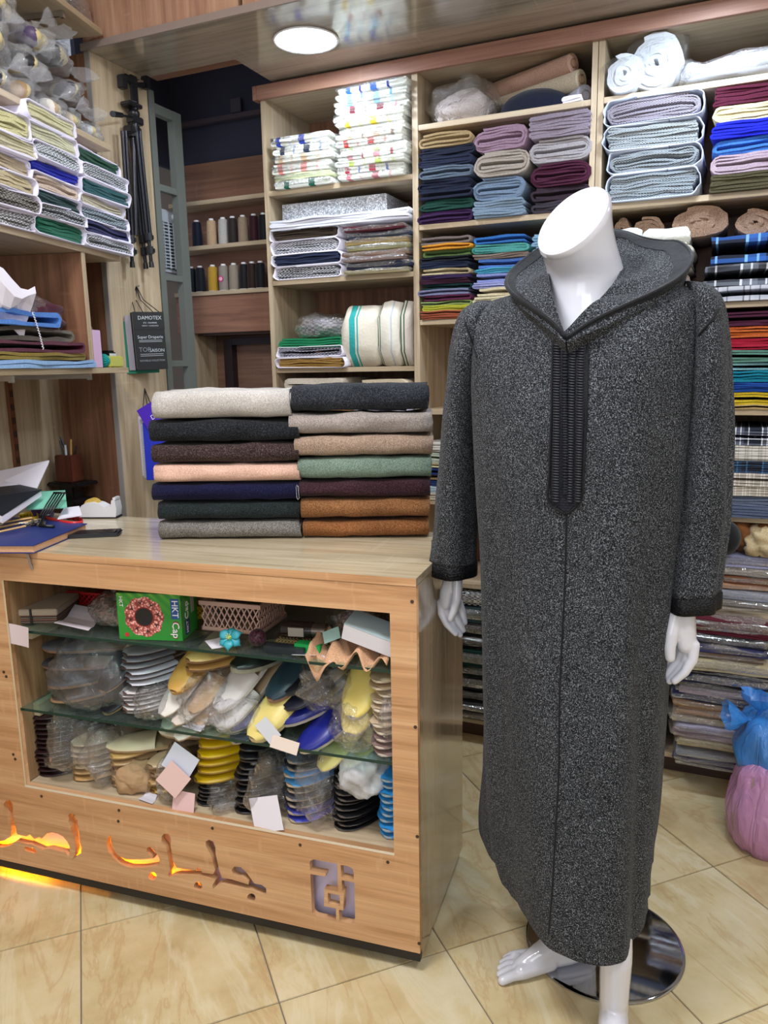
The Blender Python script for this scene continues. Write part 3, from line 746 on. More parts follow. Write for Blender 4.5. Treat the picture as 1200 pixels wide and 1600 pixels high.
def ribbed():
    m, nt, b = newmat('black_braid'); b.inputs['Base Color'].default_value = (*lin('#0c0d14'), 1); b.inputs['Roughness'].default_value = .6; b.inputs['Specular IOR Level'].default_value = .2
    v = coords(nt, (1, 1, 1)); br = N(nt, 'ShaderNodeTexBrick'); br.inputs['Scale'].default_value = 60.0
    br.inputs['Color1'].default_value = (1, 1, 1, 1); br.inputs['Color2'].default_value = (.7, .7, .7, 1); br.inputs['Mortar'].default_value = (0, 0, 0, 1)
    br.inputs['Mortar Size'].default_value = .03; br.inputs['Row Height'].default_value = .30; br.inputs['Brick Width'].default_value = .6
    mp = N(nt, 'ShaderNodeMapping'); mp.inputs['Rotation'].default_value = (PI/2, 0, 0); nt.links.new(v, mp.inputs[0])
    nt.links.new(mp.outputs[0], br.inputs['Vector']); bump(nt, b, br.outputs[0], 1.0, .003)
    r = ramp(nt, br.outputs[0], [(.0, '#04040a'), (1, '#1d2029')]); nt.links.new(r.outputs[0], b.inputs['Base Color'])
    return m
BRAID = ribbed(); CUFF = cuffmat()
V = Vector
RB = empty('hooded_robe', (-.285, 1.66, .235)); RBi = Matrix.Translation((.285, -1.66, -.235))
def rlink(mb_or_me, name, mat, smooth=True, angle=None):
    o = mb_or_me.done(name, mat, None, smooth, angle) if isinstance(mb_or_me, MB) else link(name, mb_or_me, mat, None, smooth)
    o.data.transform(RBi); o.parent = RB; return o
lev = [
 [(-.395,1.67,1.60),(-.365,1.575,1.560),(-.308,1.522,1.498),(-.235,1.552,1.565),(-.17,1.66,1.58),(-.21,1.75,1.59),(-.285,1.78,1.59),(-.36,1.75,1.585)],
 [tuple(ony(761,474,1.67)),(-.42,1.57,1.525),(-.302,1.50,1.42),(-.16,1.53,1.525),tuple(ony(1094,447,1.65)),(-.12,1.78,1.53),(-.28,1.83,1.50),(-.42,1.79,1.53)],
 [tuple(ony(741,500,1.67)),(-.458,1.56,1.44),(-.30,1.482,1.33),(-.14,1.51,1.45),tuple(ony(1115,480,1.65)),(-.08,1.79,1.45),(-.28,1.85,1.42),(-.46,1.80,1.44)],
 [(-.508,1.69,1.25),(-.455,1.56,1.24),(-.30,1.480,1.22),(-.14,1.50,1.24),(-.052,1.64,1.25),(-.09,1.79,1.25),(-.28,1.86,1.25),(-.45,1.82,1.25)],
 [(-.500,1.71,1.0),(-.445,1.57,1.0),(-.30,1.478,1.0),(-.145,1.495,1.0),(-.066,1.635,1.0),(-.10,1.79,1.0),(-.28,1.86,1.0),(-.44,1.84,1.0)],
 [(-.502,1.72,.75),(-.445,1.58,.75),(-.30,1.466,.75),(-.15,1.475,.75),(-.076,1.62,.75),(-.105,1.78,.75),(-.29,1.87,.75),(-.45,1.86,.75)],
 [(-.516,1.745,.5),(-.448,1.60,.5),(-.29,1.455,.5),(-.158,1.450,.5),(-.080,1.60,.5),(-.11,1.78,.5),(-.30,1.88,.5),(-.46,1.87,.5)],
 [(-.536,1.765,.33),(-.445,1.615,.32),(-.282,1.447,.31),(-.168,1.433,.31),(-.090,1.565,.32),(-.12,1.76,.33),(-.30,1.88,.33),(-.47,1.88,.33)],
 [(-.537,1.775,.262),(-.438,1.630,.246),(-.276,1.450,.236),(-.170,1.432,.232),(-.094,1.545,.240),(-.12,1.75,.26),(-.30,1.88,.27),(-.47,1.88,.27)]]
NT, NZ = 96, 90
L8 = [[V(p) for p in r] for r in lev]
cols = [crom([L8[i][k] for i in range(len(L8))], NZ) for k in range(8)]
rings = [crom([cols[k][j] for k in range(8)], NT, True) for j in range(NZ)]
def fold_disp(p, j):
    c = V((-.29, 1.66, p.z)); d = (p-c); r = d.length; d.normalize(); th = math.atan2(d.y, d.x)
    low = min(1, max(0, (1.35-p.z)/1.0)); a = .003+.011*low
    s = noise.noise(V((math.cos(th)*2.6, math.sin(th)*2.6, p.z*.55+3)))*a*1.6
    s += noise.noise(V((math.cos(th)*6, math.sin(th)*6, p.z*1.3)))*(.0035+.003*low)
    if p.y < 1.62:
        s += .010*math.exp(-((p.x+.125-.03*(1.2-p.z))/.022)**2)*min(1, max(0, (1.32-p.z)*2.2))*-1     # long soft pleat right of the middle
        s += .007*math.exp(-((p.x+.42+.05*(1.55-p.z))/.014)**2)*max(0, 1-abs(p.z-1.44)/.13)*-1
        s += .006*math.exp(-((p.x+.455)/.02)**2)*max(0, min(1, (1.3-p.z)*2))
    return d*s
for j in range(NZ):
    for k in range(NT): rings[j][k] = rings[j][k]+fold_disp(rings[j][k], j)
inner = [[p+(V((-.29, 1.66, p.z))-p).normalized()*q+V((0, 0, dz)) for p in rings[-1]] for q, dz in ((.003, -.002), (.008, .002), (.010, .06))]
m = MB(); m.loft(rings+inner, cap=False)
body = rlink(m, 'robe_body', WOOL)
BV = BVHTree.FromPolygons([v.co+V((-.285, 1.66, .235)) for v in body.data.vertices], [list(p.vertices) for p in body.data.polygons])
def cast(x, y, off=.002):
    d = ray(x, y).normalized(); h = BV.ray_cast(CAMP, d)
    if h[0] is None: return ony(x, y, 1.5)
    n = h[1]; n = -n if n.dot(d) > 0 else n
    return h[0]+n*off
def on_robe(poly, n, off=.0015): 
    P = [V((a, b, 0)) for a, b in poly]; return [cast(q.x, q.y, off) for q in crom(P, n)]
# sleeves
def sleeve(rows, side):
    R = []
    for (xo, xi, y, Y, ry) in rows:
        a = ony(xo, y, Y); b = ony(xi, y+ (6 if side < 0 else -4), Y); c = (a+b)/2; rx = (b-a).length/2
        R.append([V((c.x+rx*math.cos(t)*1, c.y+ry*math.sin(t), c.z+(b.z-a.z)/2*math.cos(t)*(1 if side < 0 else -1))) for t in [2*PI*k/48 for k in range(48)]])
    n = len(R); cols = [crom([R[i][k] for i in range(n)], 60) for k in range(48)]
    out = []
    for j in range(60):
        row = []
        for k in range(48):
            p = cols[k][j]; c = sum((cols[q][j] for q in (0, 12, 24, 36)), V())/4; d = (p-c).normalized()
            s = .005*noise.noise(V((d.x*2.2+side*5, d.y*2.2+p.z*3.5, p.z*2)))*1.8+.004*math.sin(p.z*26+d.x*3+side)*max(0, d.y*-.5+.3)*max(0, 1-abs(p.z-1.15)/.25)
            row.append(p+d*s)
        out.append(row)
    c = sum(out[-1], V())/48
    inn = [[p+(c-p).normalized()*q+V((0, 0, dz)) for p in out[-1]] for q, dz in ((.004, .002), (.006, .05))]
    m = MB(); m.loft(out+inn, cap=False); o = rlink(m, 'sleeve', WOOL)
    # braided cuff
    base = out[-1]
    return base, c
def cuff(base, c, z0, z1):
    R = []
    for z, e in ((z1, .0005), (z1-.0005, .0022), ((z0+z1)/2, .0026), (z0+.0005, .0022), (z0, .000), (z0+.01, -.002)):
        R.append([V((p.x, p.y, p.z+z))+V((p.x-c.x, p.y-c.y, 0)).normalized()*e for p in base])
    m = MB(); m.loft(R, cap=False); return rlink(m, 'cuff', CUFF)
bL, cLf = sleeve([(770,780,470,1.67,.014),(745,770,474,1.67,.048),(724,768,494,1.67,.078),(712,764,540,1.67,.088),(707,757,600,1.68,.092),(695,752,700,1.69,.085),(684,747,800,1.70,.075),(674,743,873,1.71,.066)], -1)
bR, cRf = sleeve([(1082,1070,443,1.65,.014),(1110,1074,447,1.65,.048),(1128,1080,468,1.65,.078),(1137,1084,510,1.65,.090),(1143,1080,580,1.65,.094),(1146,1066,700,1.66,.088),(1138,1050,820,1.655,.080),(1124,1037,925,1.645,.072)], 1)
cuff(bL, cLf, -.032, 0); cuff(bR, cRf, -.034, 0)
# hood lying open round the neck
def curve3(pts, n=72): return crom([ony(x, y, Y) for x, y, Y in pts], n)
rim = curve3([(884,530,1.497),(862,505,1.505),(832,483,1.53),(802,462,1.57),(791,445,1.62),(797,428,1.68),(818,408,1.74),(850,387,1.80),(900,372,1.84),(945,362,1.85),(975,364,1.84),(1005,374,1.81),(1035,379,1.78),(1060,380,1.74),(1077,393,1.69),(1080,410,1.64),(1066,432,1.595),(1030,455,1.55),(975,480,1.52),(925,504,1.50),(886,530,1.497)])
inb = curve3([(884,524,1.52),(875,500,1.535),(866,470,1.55),(860,446,1.58),(858,430,1.62),(862,418,1.68),(875,410,1.73),(900,405,1.77),(930,402,1.775),(950,400,1.76),(964,402,1.73),(970,410,1.69),(970,420,1.66),(965,432,1.63),(956,445,1.60),(945,458,1.585),(932,472,1.57),(918,488,1.555),(905,503,1.54),(892,516,1.53),(886,525,1.52)])
oub = curve3([(884,538,1.488),(862,520,1.50),(838,500,1.525),(815,484,1.56),(806,470,1.62),(812,462,1.70),(835,458,1.77),(868,456,1.83),(905,452,1.86),(945,450,1.87),(980,447,1.86),(1008,445,1.84),(1035,443,1.80),(1055,443,1.75),(1068,446,1.70),(1066,452,1.65),(1050,462,1.60),(1015,480,1.55),(968,501,1.515),(925,521,1.495),(886,538,1.488)])
def mixv(a, b, f, up=0, s=0): return [a[i].lerp(b[i], f)+V((0, 0, up*math.sin(PI*i/71)))+V((nz(i*.21+s, f*3, 1), nz(i*.19+s, f*3, 5), nz(i*.17, f*2, s)))*.006*math.sin(PI*i/71)*(1 if 0 < f < 1 else 0) for i in range(72)]
secs = [inb, mixv(inb, rim, .3, -.012, 2), mixv(inb, rim, .6, -.010, 4), mixv(inb, rim, .88, -.001, 6), mixv(rim, rim, 0, .003), mixv(rim, oub, .12, .0), mixv(rim, oub, .45, .002, 9), mixv(rim, oub, .8, .0, 11), oub, [p+(V((-.29, 1.68, p.z))-p)*.22+V((0, 0, -.045)) for p in oub]]
cols2 = [crom([s[i] for s in secs], 45) for i in range(72)]
hr = [[cols2[i][j] for i in range(72)] for j in range(45)]
m = MB(); m.loft(hr, cap=False, closed=False); hood = rlink(m, 'hood', WOOL)
def strip(j0, j1, off, name, mat, flipn=1):
    rows = []
    for j in range(j0, j1+1):
        row = []
        for i in range(72):
            a = hr[min(j+1, 44)][i]-hr[max(j-1, 0)][i]; b = hr[j][min(i+1, 71)]-hr[j][max(i-1, 0)]; n = b.cross(a)
            n = n.normalized() if n.length > 1e-9 else V((0, 0, 1)); row.append(hr[j][i]+n*off)
        rows.append(row)
    m = MB(); m.loft(rows, cap=False, closed=False); return rlink(m, name, mat)
for o_ in (.0015, -.0015): strip(13, 27, o_, 'hood_trim_shade', TRIM)  # dark trim, its inner part also painting the shade inside the rim
m = MB(); m.tube([p+V((0, 0, .002)) for p in rim], .0042, 8); rlink(m, 'hood_edge_cord', TRIM)
# front closure, seams
def band(lft, rgt, n, w, off, name, mat, th=.002):
    Lp = [V((a, b, 0)) for a, b in lft]; Rp = [V((a, b, 0)) for a, b in rgt]; Lq = crom(Lp, n); Rq = crom(Rp, n); rows = []
    for a, b in zip(Lq, Rq): rows.append([cast(a.x+(b.x-a.x)*k/w, a.y+(b.y-a.y)*k/w, off if 0 < k < w else off*.25) for k in range(w+1)])
    m = MB(); m.loft(rows, cap=False, closed=False); return rlink(m, name, mat)
band([(866,533),(864,620),(861,700),(860,782),(868,790),(880,799)], [(917,533),(916,620),(912,700),(907,780),(900,790),(889,799)], 70, 14, .0035, 'braided_placket', BRAID)
m = MB(); pc = on_robe([(884,534),(883,620),(884,700),(884,782)], 60, .006)
for i, p in enumerate(pc[2:-4:1]): m.ball(p, .0042, (1.5, .8, .75), 8)
o = rlink(m, 'braid_knots', BRAID); o['kind'] = 'stuff'
m = MB()
for k in range(58):
    y = 540+k*4.25
    for xa, xb in ((866.5, 876), (891, 901), (904, 914)):
        a, b_ = cast(xa-(k*.07 if xa > 880 else k*.03), y, .0055), cast(xb-(k*.10 if xa > 880 else k*.04), y+.8, .0055); m.tube([a, (a+b_)/2+V((0, -.0008, 0)), b_], .0019, 5)
o = rlink(m, 'braid_rows', plain('#23252e', .55)); o['kind'] = 'stuff'
for e in ([(864,536),(862,640),(859,740),(858,784),(884,803)], [(919,536),(917,640),(912,740),(908,782),(886,803)]):
    m = MB(); m.tube(on_robe(e, 60, .002), .0026, 6); rlink(m, 'placket_cord', TRIM)
m = MB(); m.tube(on_robe([(885,802),(883,900),(878,1000),(874,1100),(873,1200),(868,1300),(862,1400),(857,1460)], 120, .0008), .0021, 6); rlink(m, 'centre_cord', TRIM)
# armhole cords laid on sleeves and body together
allp = []; polys = []; off = 0
for ch in RB.children:
    if ch.name.startswith(('robe_body', 'sleeve')):
        allp += [v.co+V((-.285, 1.66, .235)) for v in ch.data.vertices]; polys += [[q+off for q in p.vertices] for p in ch.data.polygons]; off = len(allp)
BV = BVHTree.FromPolygons(allp, polys)
m = MB(); m.tube(on_robe([(727,503),(736,530),(746,558)], 20, .001), .0026, 6); rlink(m, 'armhole_cord', TRIM)
m = MB(); m.tube(on_robe([(1125,480),(1110,503),(1092,524)], 20, .001), .0026, 6); rlink(m, 'armhole_cord', TRIM)
tag(RB, 'dark charcoal heather hooded robe with black braided placket and cuffs on the mannequin', 'robe')
# mannequin body
MN = empty('mannequin', (-.205, 1.795, 0)); MNi = Matrix.Translation((.205, -1.795, 0))
WHITE = plain('#d2d3dc', .12, 0, .5, coat=.5)
WRIST = plain('#b87d5e', .5)
def mlink(mb, name, mat, smooth=True, angle=None):
    o = mb.done(name, mat, None, smooth, angle); o.data.transform(MNi); o.parent = MN; return o
def remesh(mb, name, mat, vox, it=4, fac=.5):
    o = mb.done(name, mat); r = o.modifiers.new('r', 'REMESH'); r.mode = 'VOXEL'; r.voxel_size = vox
    s = o.modifiers.new('s', 'SMOOTH'); s.iterations = it; s.factor = fac
    me = bpy.data.meshes.new_from_object(o.evaluated_get(bpy.context.evaluated_depsgraph_get())); bpy.data.objects.remove(o)
    me.transform(MNi); me.materials.clear()
    return link(name, me, mat, MN, True)
# neck and chest
P1, P2 = ony(862, 398, 1.575), ony(926, 292, 1.66); C0 = (P1+P2)/2; aa = (P2-P1)/2
nn = V((-.38, -.82, .42)); nn = (nn-aa.normalized()*nn.dot(aa.normalized())).normalized(); bb = nn.cross(aa.normalized())*.070
def ell(c, a, b, n=48): return [c+a*math.cos(2*PI*k/n)+b*math.sin(2*PI*k/n) for k in range(n)]
def ring(px, py, Y, rx, ry, tx=0, ty=0):
    c = ony(px, py, Y)
    return ell(c, V((0, 0, 0))+V((0, ry, ty)), V((rx, 0, tx)) if bb.dot(V((1, 0, 0))) > 0 else V((-rx, 0, -tx)))
top = ell(C0, aa, bb)
R = [ell(C0-nn*.007, aa*.86, bb*.84), ell(C0-nn*.001, aa*.95, bb*.94), top, ell(C0-nn*.008, aa*1.04, bb*1.05)]
R += [ell(C0*.62+ony(914, 432, 1.675)*.38, aa*.62+V((0, .085, .0))*.38, bb*.62+V((1 if bb.x > 0 else -1, 0, 0))*.08*.38)]
R += [ring(914, 425, 1.672, .076, .072, 0, .02), ring(914, 455, 1.675, .077, .072, 0, .02), ring(914, 485, 1.675, .080, .078, 0, .02), ring(911, 515, 1.675, .088, .085, 0, .01),
      ring(905, 545, 1.675, .105, .095), ring(900, 620, 1.675, .14, .11), ring(895, 800, 1.68, .13, .10)]
k0 = 3; sm = R[:k0]+[*zip(*[crom([R[i][k] for i in range(k0, len(R))], 40) for k in range(48)])]
m = MB(); m.loft(sm); mlink(m, 'neck_and_torso', WHITE, angle=60)
def caps(mb, pts, rs, Y=None):
    P = [p if isinstance(p, Vector) else V(p) for p in pts]
    for i in range(len(P)-1):
        if (P[i+1]-P[i]).length > 1e-5: mb.cyl(P[i], P[i+1], rs[i], rs[i+1], 14)
    for p, r in zip(P, rs): mb.ball(p, r, seg=14)
def hand(pal, fingers, k, Y, name='hand'):
    m = MB()
    for chain in pal+fingers:
        caps(m, [ony(x, y, Y+dy) for x, y, dy, r in chain], [r for *_, r in chain])
    return remesh(m, name, WHITE, .0021, 5)
hand([[(706,902,0,.0195),(700,925,0,.0205),(697,942,0,.018)],[(709,902,.008,.0185),(710,928,.008,.018),(710,945,.008,.015)]],
     [[(715,908,-.014,.0125),(714,935,-.022,.0115),(709,955,-.026,.0095),(704,967,-.026,.0078)],
      [(690,942,-.002,.0120),(690,958,-.006,.0105),(698,975,-.008,.0092),(712,990,-.006,.0072)],
      [(700,948,.004,.0115),(702,965,.002,.0100),(710,980,.002,.0088),(719,992,.004,.0070)],
      [(709,948,.012,.0108),(713,963,.010,.0094),(719,975,.012,.0082),(724,985,.014,.0066)],
      [(717,940,.020,.0100),(722,954,.020,.0085),(725,964,.022,.0074),(727,973,.022,.0062)]], 1, 1.72)
hand([[(1067,954,0,.0235),(1068,980,0,.0245),(1072,1005,0,.021)],[(1062,956,.010,.021),(1060,985,.010,.018)]],
     [[(1056,962,-.012,.0165),(1049,990,-.022,.0145),(1046,1012,-.026,.0125),(1047,1027,-.026,.0105)],
      [(1060,1008,.016,.0115),(1052,1022,.018,.0102),(1044,1030,.018,.0090),(1036,1036,.016,.0075)],
      [(1068,1014,.010,.0120),(1060,1032,.010,.0105),(1050,1044,.008,.0092),(1040,1055,.006,.0076)],
      [(1076,1016,.004,.0122),(1070,1036,.003,.0108),(1058,1051,.0,.0094),(1046,1064,-.003,.0076)],
      [(1084,1008,-.004,.0122),(1082,1030,-.006,.0110),(1070,1050,-.010,.0095),(1054,1064,-.012,.0076)]], 1, 1.615)
m = MB(); m.cyl(ony(705, 870, 1.722), ony(708, 900, 1.724), .021, .020, 24); mlink(m, 'wrist', WRIST)
m = MB(); m.cyl(ony(1068, 920, 1.625), ony(1069, 952, 1.620), .026, .0245, 24); mlink(m, 'wrist', WRIST)
def foot(heel, ang, leg, s=1, mirror=1, lift=0):
    d = V((math.cos(ang), math.sin(ang), 0)); sd = V((-d.y, d.x, 0))*mirror; H = V(heel); m = MB()
    def q(f, l, z): return H+d*f*s+sd*l*s+V((0, 0, z*s+lift*max(0, 1-f/.16)))
    caps(m, [q(.0, 0, .034), q(.05, .004, .032), q(.11, .006, .027)], [.032, .031, .026])
    caps(m, [q(.02, 0, .06), q(.07, 0, .058), q(.12, .006, .038), q(.17, .010, .022)], [.032, .030, .027, .019])
    caps(m, [q(.08, -.016, .018), q(.17, -.026, .0165)], [.017, .015]); caps(m, [q(.10, .02, .024), q(.175, .026, .020)], [.020, .018])
    caps(m, [q(.165, -.012, .018), q(.17, .010, .019)], [.016, .018])
    for l0, l1, f0, f1, r in ((.028, .030, .175, .226, .0125), (.010, .010, .18, .226, .0088), (-.006, -.008, .175, .218, .0082), (-.020, -.023, .17, .207, .0078), (-.032, -.036, .16, .193, .0074)):
        caps(m, [q(f0, l0, .017), q((f0+f1)/2, (l0+l1)/2, .019 if r < .01 else .017), q(f1, l1, .011)], [r*1.12, r, r*.92])
    L = [V(p) for p in leg]; caps(m, [q(.0, 0, .05)]+L, [.031]+[.031, .034, .042, .050][:len(L)])
    return remesh(m, 'foot_and_leg', WHITE, .0030, 4)
foot((-.244, 1.728, 0), math.atan2(-.60, -.80), [(-.244, 1.735, .10), (-.245, 1.738, .20), (-.25, 1.74, .32), (-.25, 1.74, .45)], 1.0, 1)
foot((-.148, 1.525, 0), math.atan2(-1, .12), [(-.147, 1.515, .10), (-.146, 1.512, .20), (-.165, 1.575, .32), (-.19, 1.63, .45)], 1.0, -1)
CHROME = plain('#b9bcc4', .06, 1)
m = MB(); m.loft([[V((-.205+r*math.cos(2*PI*k/96), 1.795+r*math.sin(2*PI*k/96), z)) for k in range(96)] for r, z in ((.188, .0005), (.194, .002), (.194, .005), (.190, .0075), (.186, .008))])
mlink(m, 'base_plate', CHROME, angle=40)
m = MB(); m.cyl((-.235, 1.775, .008), (-.235, 1.775, .16), .006, seg=16); m.cyl((-.235, 1.775, .008), (-.235, 1.775, .02), .014, seg=20); mlink(m, 'support_rod', CHROME, angle=40)
tag(MN, 'glossy white headless mannequin standing barefoot on a round chrome base', 'mannequin')
# === GOODS ===
CLEAR = plastic(milk=.02, gl=.7, bs=45, key='clr')
# ---- back wall, first column
OFFW = '#e4e6dc'
def towel(c1, c2, ph=0): return {'mat': striped(OFFW, [(.08+ph, .16+ph, c1), (.30+ph, .33+ph, c2), (.48+ph, .58+ph, c1), (.74+ph, .78+ph, c2)], 0, .24+ph*.2)}
stack_bagged(BK, 424, 524, 297, 208, [
 ('white with blue squares towel', OFFW, 1.1, towel('#2a44b0', '#cfd4e6')), ('white with navy squares towel', OFFW, 1.1, towel('#2c3550', '#9aa6c4', .05)),
 ('white and tan towel', OFFW, .9, towel('#d9bd98', '#e6d6bd')), ('coral striped towel', OFFW, 1.2, towel('#e58d84', '#f0c0ba', .02)),
 ('pale lime towel', '#dfe8b8', .8), ('white with dark green stripe towel', OFFW, 1, towel('#1f6b55', '#dfe6d4', .11))], 'left towel pile, first column', 'bagged towels in the first column', zsnap=2.1125, noun='in plastic')
cc = [('blue square', '#3a6fc4', '#1f2f9a'), ('light aqua', '#9fd4dc', '#58aac0'), ('sky blue', '#8fc3e2', '#c9e6f2'), ('maroon dotted', '#8a3b4a', '#c99aa4'), ('plain white', '#d9ddd2', '#e0e4da'), ('yellow square', '#e4c832', '#e8df9a'),
      ('pale grey', '#c4cbd0', '#d9dedf'), ('beige dotted', '#cdb9a3', '#a48d78'), ('red square', '#c43d3d', '#dca9a0'), ('pale green', '#b6cf9b', '#d8e4c2'), ('pink dotted', '#d59aa6', '#ab4a5c'), ('lime dotted', '#bdd06a', '#d5dfa8'), ('crimson square', '#b4324a', '#6a7fb4'), ('rose checked', '#c77f86', '#dfb8b8')]
stack_bagged(BK, 523, 641, 283, 128, [(f'{n} patterned towel', OFFW, 1, towel(a, b, .03*(k % 4))) for k, (n, a, b) in enumerate(cc)], 'tall towel pile, first column', 'tall pile of bagged towels', v=-.03, zsnap=2.1125, noun='in plastic', amp=.005)
# second shelf
u0, z0 = BK.uz(443, 336, .05); u1, _ = BK.uz(606, 336, .05); z1 = BK.uz(520, 309, .05)[1]
def foil():
    m, nt, b = newmat('silver_pattern'); n1 = N(nt, 'ShaderNodeTexNoise', i_Scale=110.0, i_Detail=3.0, i_Distortion=2.0); nt.links.new(coords(nt), n1.inputs['Vector'])
    r = ramp(nt, n1.outputs[0], [(.40, '#7f8389'), (.52, '#a9adb3'), (.60, '#e8ebef')]); nt.links.new(r.outputs[0], b.inputs['Base Color']); b.inputs['Roughness'].default_value = .4; b.inputs['Metallic'].default_value = .4; return m
# wrapped stack, shirts
zs = stack_wrapped(BK, 424, 532, 437, 352, [('dark brown', '#4b3f34', 1), ('diagonal weave grey', '#8d8d92', 1, {'mat': houndstooth('#55565c', '#c8c8cc')}), ('navy blue', '#2a3350', 1), ('black and white houndstooth', '#555', 1, {'mat': houndstooth('#1e1e22', '#b9b9bd')})],
 'left pile, second shelf, first column', 'paper-wrapped cloths in the first column', zsnap=1.7825)
stack_bagged(BK, 534, 642, 431, 350, [('wine red', '#5a1f2c', 1), ('grey navy', '#3b4458', 1), ('tan gold', '#a8905a', 1.1), ('olive cream', '#a5a273', 1), ('brown beige', '#8c705c', 1), ('taupe rose', '#8f7770', 1), ('dark navy', '#262c44', 1.2), ('khaki', '#b3a680', .9)],
 'right pile, second shelf, first column', 'bagged shirts in the first column', zsnap=1.7825, amp=.006, v=-.025)
_, zt = BK.uz(530, 352, -.01)
o = fold_obj(.60, .036, .30, plain('#d9dbe6', .7), 'serp', 4, amp=.004, name='folded_paper_cloth'); BK.put(o, -1.352, -.02, zt+.002)
tag(o, 'wide white folded cloth lying across both piles on the second shelf, first column', 'fabric')
MB_ = MB().box(-(u1-u0)/2, (u1-u0)/2, 0, .22, 0, .066, .002); o = MB_.done('patterned_box', foil()); BK.put(o, (u0+u1)/2, .04, zt+.039)
tag(o, 'silver marbled flat box on the white folded cloth, first column', 'box')
# third shelf
stack_wrapped(BK, 430, 538, 573, 541, [('grey checked', '#5d5a68', 1, {'mat': houndstooth('#44424c', '#a8a6b4')}), ('tan and mustard', '#b28a4a', 1)], 'pair under the green fold, first column', 'paper-wrapped cloths in the first column', zsnap=1.4475)
stack_folds(BK, 432, 536, 543, 527, [('bright green white-edged', '#1c8a5a', 1, {'n': 4})], 'third shelf of first column, grey bag above', 'green fold', zsnap=None, v=-.01)
def film_bag(fr, x0, x1, yb, yt, v, d, mat, label, inner=None, tuftup=True, group=None, name='plastic_bag', zsnap=None, seed=None, film=None):
    KK[0] += 1; sd = seed or KK[0]*2.3
    u0, u1, z0, z1 = scale_stack(fr, x0, x1, yb, yt, v, zsnap); w, h = u1-u0, z1-z0
    r = empty(name); ht = h*(.82 if tuftup else 1)
    if inner:
        for (iname, ic, sc_, off) in inner:
            b = link(iname, blob(w*sc_[0], d*sc_[1], ht*sc_[2], sd+off[0], .10), ic, r); b.location = (off[0]*w, d/2+off[1]*d, .002+off[2]*h)
    b = link('film', crease(blob(w, d, ht, sd, .13, 64, .3, 1.8), sd), film or FILM, r); b.location = (0, d/2, 0)
    if tuftup:
        m = MB(); tuft(m, (0, 0, 0), min(w, h)*.2, sd); q = m.done('knot', film or MILKY, r, True); q.location = (0, d/2, ht*.97)
    fr.put(r, (u0+u1)/2, v, z0); tag(r, label, 'bag', group); return r
film_bag(BK, 447, 536, 530, 487, .0, .2, None, 'clear bag of grey patterned cloth on the green fold, first column', [('cloth', houndstooth('#6d6a74', '#a9a4a8', 60), (.9, .9, .85), (0, 0, 0))], False, zsnap=1.4475+.115)
def towel_stand(x0, x1, yt, yb, mat, label, v, name='rolled_towel', lean=0):
    u0, u1, z0, z1 = scale_stack(BK, x0, x1, yb, yt, v, 1.4475); w = u1-u0; h = z1-z0
    o = link(name, pillow(w, .2, h, x0, .004, 18, 5, fr=14), mat); BK.put(o, (u0+u1)/2, v, z0); tag(o, label, 'towel', 'terry towels on the third shelf')
towel_stand(534, 590, 476, 572, striped('#ddd6c6', [(.25, .40, '#2ea7a5'), (.44, .48, '#2ea7a5')], 0, .16), 'cream terry towel standing on edge with broad turquoise stripes', -.01)
towel_stand(590, 624, 470, 571, striped('#ddd8cb', [(.1, .13, '#2c5c40'), (.17, .2, '#2c5c40'), (.6, .66, '#b5bcc8')], 0, .10), 'cream towel on edge with thin dark green lines beside the turquoise one', 0)
towel_stand(624, 642, 468, 571, striped('#cfc5bb', [(.3, .36, '#2c5c40'), (.44, .5, '#2c5c40')], 0, .09), 'beige towel on edge against the divider at the end of the towels', .01)
stack_folds(BK, 440, 545, 640, 589, [('cream white', '#e6dccb', 1, {'n': 3}), ('warm tan', '#b5814f', 1.2)], 'low pile behind the oatmeal wool', 'cream folds low in the first column', zsnap=1.1205+.13, noun='fold')
stack_folds(BK, 550, 642, 640, 590, [('beige with lavender edge', '#d9c9ae', 1, {'n': 3}), ('pale lilac', '#c9c3d4', 1)], 'low pile behind the slate wool', 'cream folds low in the first column', zsnap=1.1205+.13, noun='fold')
stack_folds(BK, 440, 642, 700, 642, [('mixed cream', '#d8cdb9', 1), ('sand', '#b79d78', 1), ('ivory', '#e2dccb', 1)], 'base pile low in first column', 'cream folds low in the first column', zsnap=1.1205, noun='wide fold')
# ---- second column
film_bag(BK, 658, 768, 190, 92, .0, .24, None, 'clear knotted bag holding white fluffy cloth, top of second column', [('fluffy_cloth', fabric('#e3d6d4', .1), (.86, .85, .75), (0, 0, 0))], True, zsnap=2.2685)
for k, (xa, ya, xb, yb_, r_, c, lab) in enumerate(((766, 140, 895, 104, .030, '#c99f88', 'pink-tan fabric roll, highest behind the navy cap'), (770, 153, 908, 117, .030, '#d4c3a8', 'cream fabric roll lying between the tan and grey rolls'), (860, 160, 915, 134, .032, '#b9bac6', 'grey-white paper roll nearest the divider behind the cap'))):
    a, b = ony(xa, ya, 2.92), ony(xb, yb_, 2.76); a.z = b.z = 2.2685+r_+(.052*(2-k) if k < 2 else 0)
    rr = empty('fabric_roll', a); dv = b-a; m = MB()
    pts = [V((r_*(1-.02*i/7)*math.cos(i*2*PI/9), 0, r_*(1-.02*i/7)*math.sin(i*2*PI/9))) for i in range(60)]
    m.cyl((0, 0, 0), dv, r_, seg=28); m.done('cloth', fabric(c), rr, angle=50)
    m = MB(); m.cyl(dv*1.001, dv*1.02, r_*.45, seg=20, cap=False); m.done('core_tube', plain('#9c7d5e', .8), rr, True); tag(rr, lab, 'fabric roll', 'rolls on the top shelf')
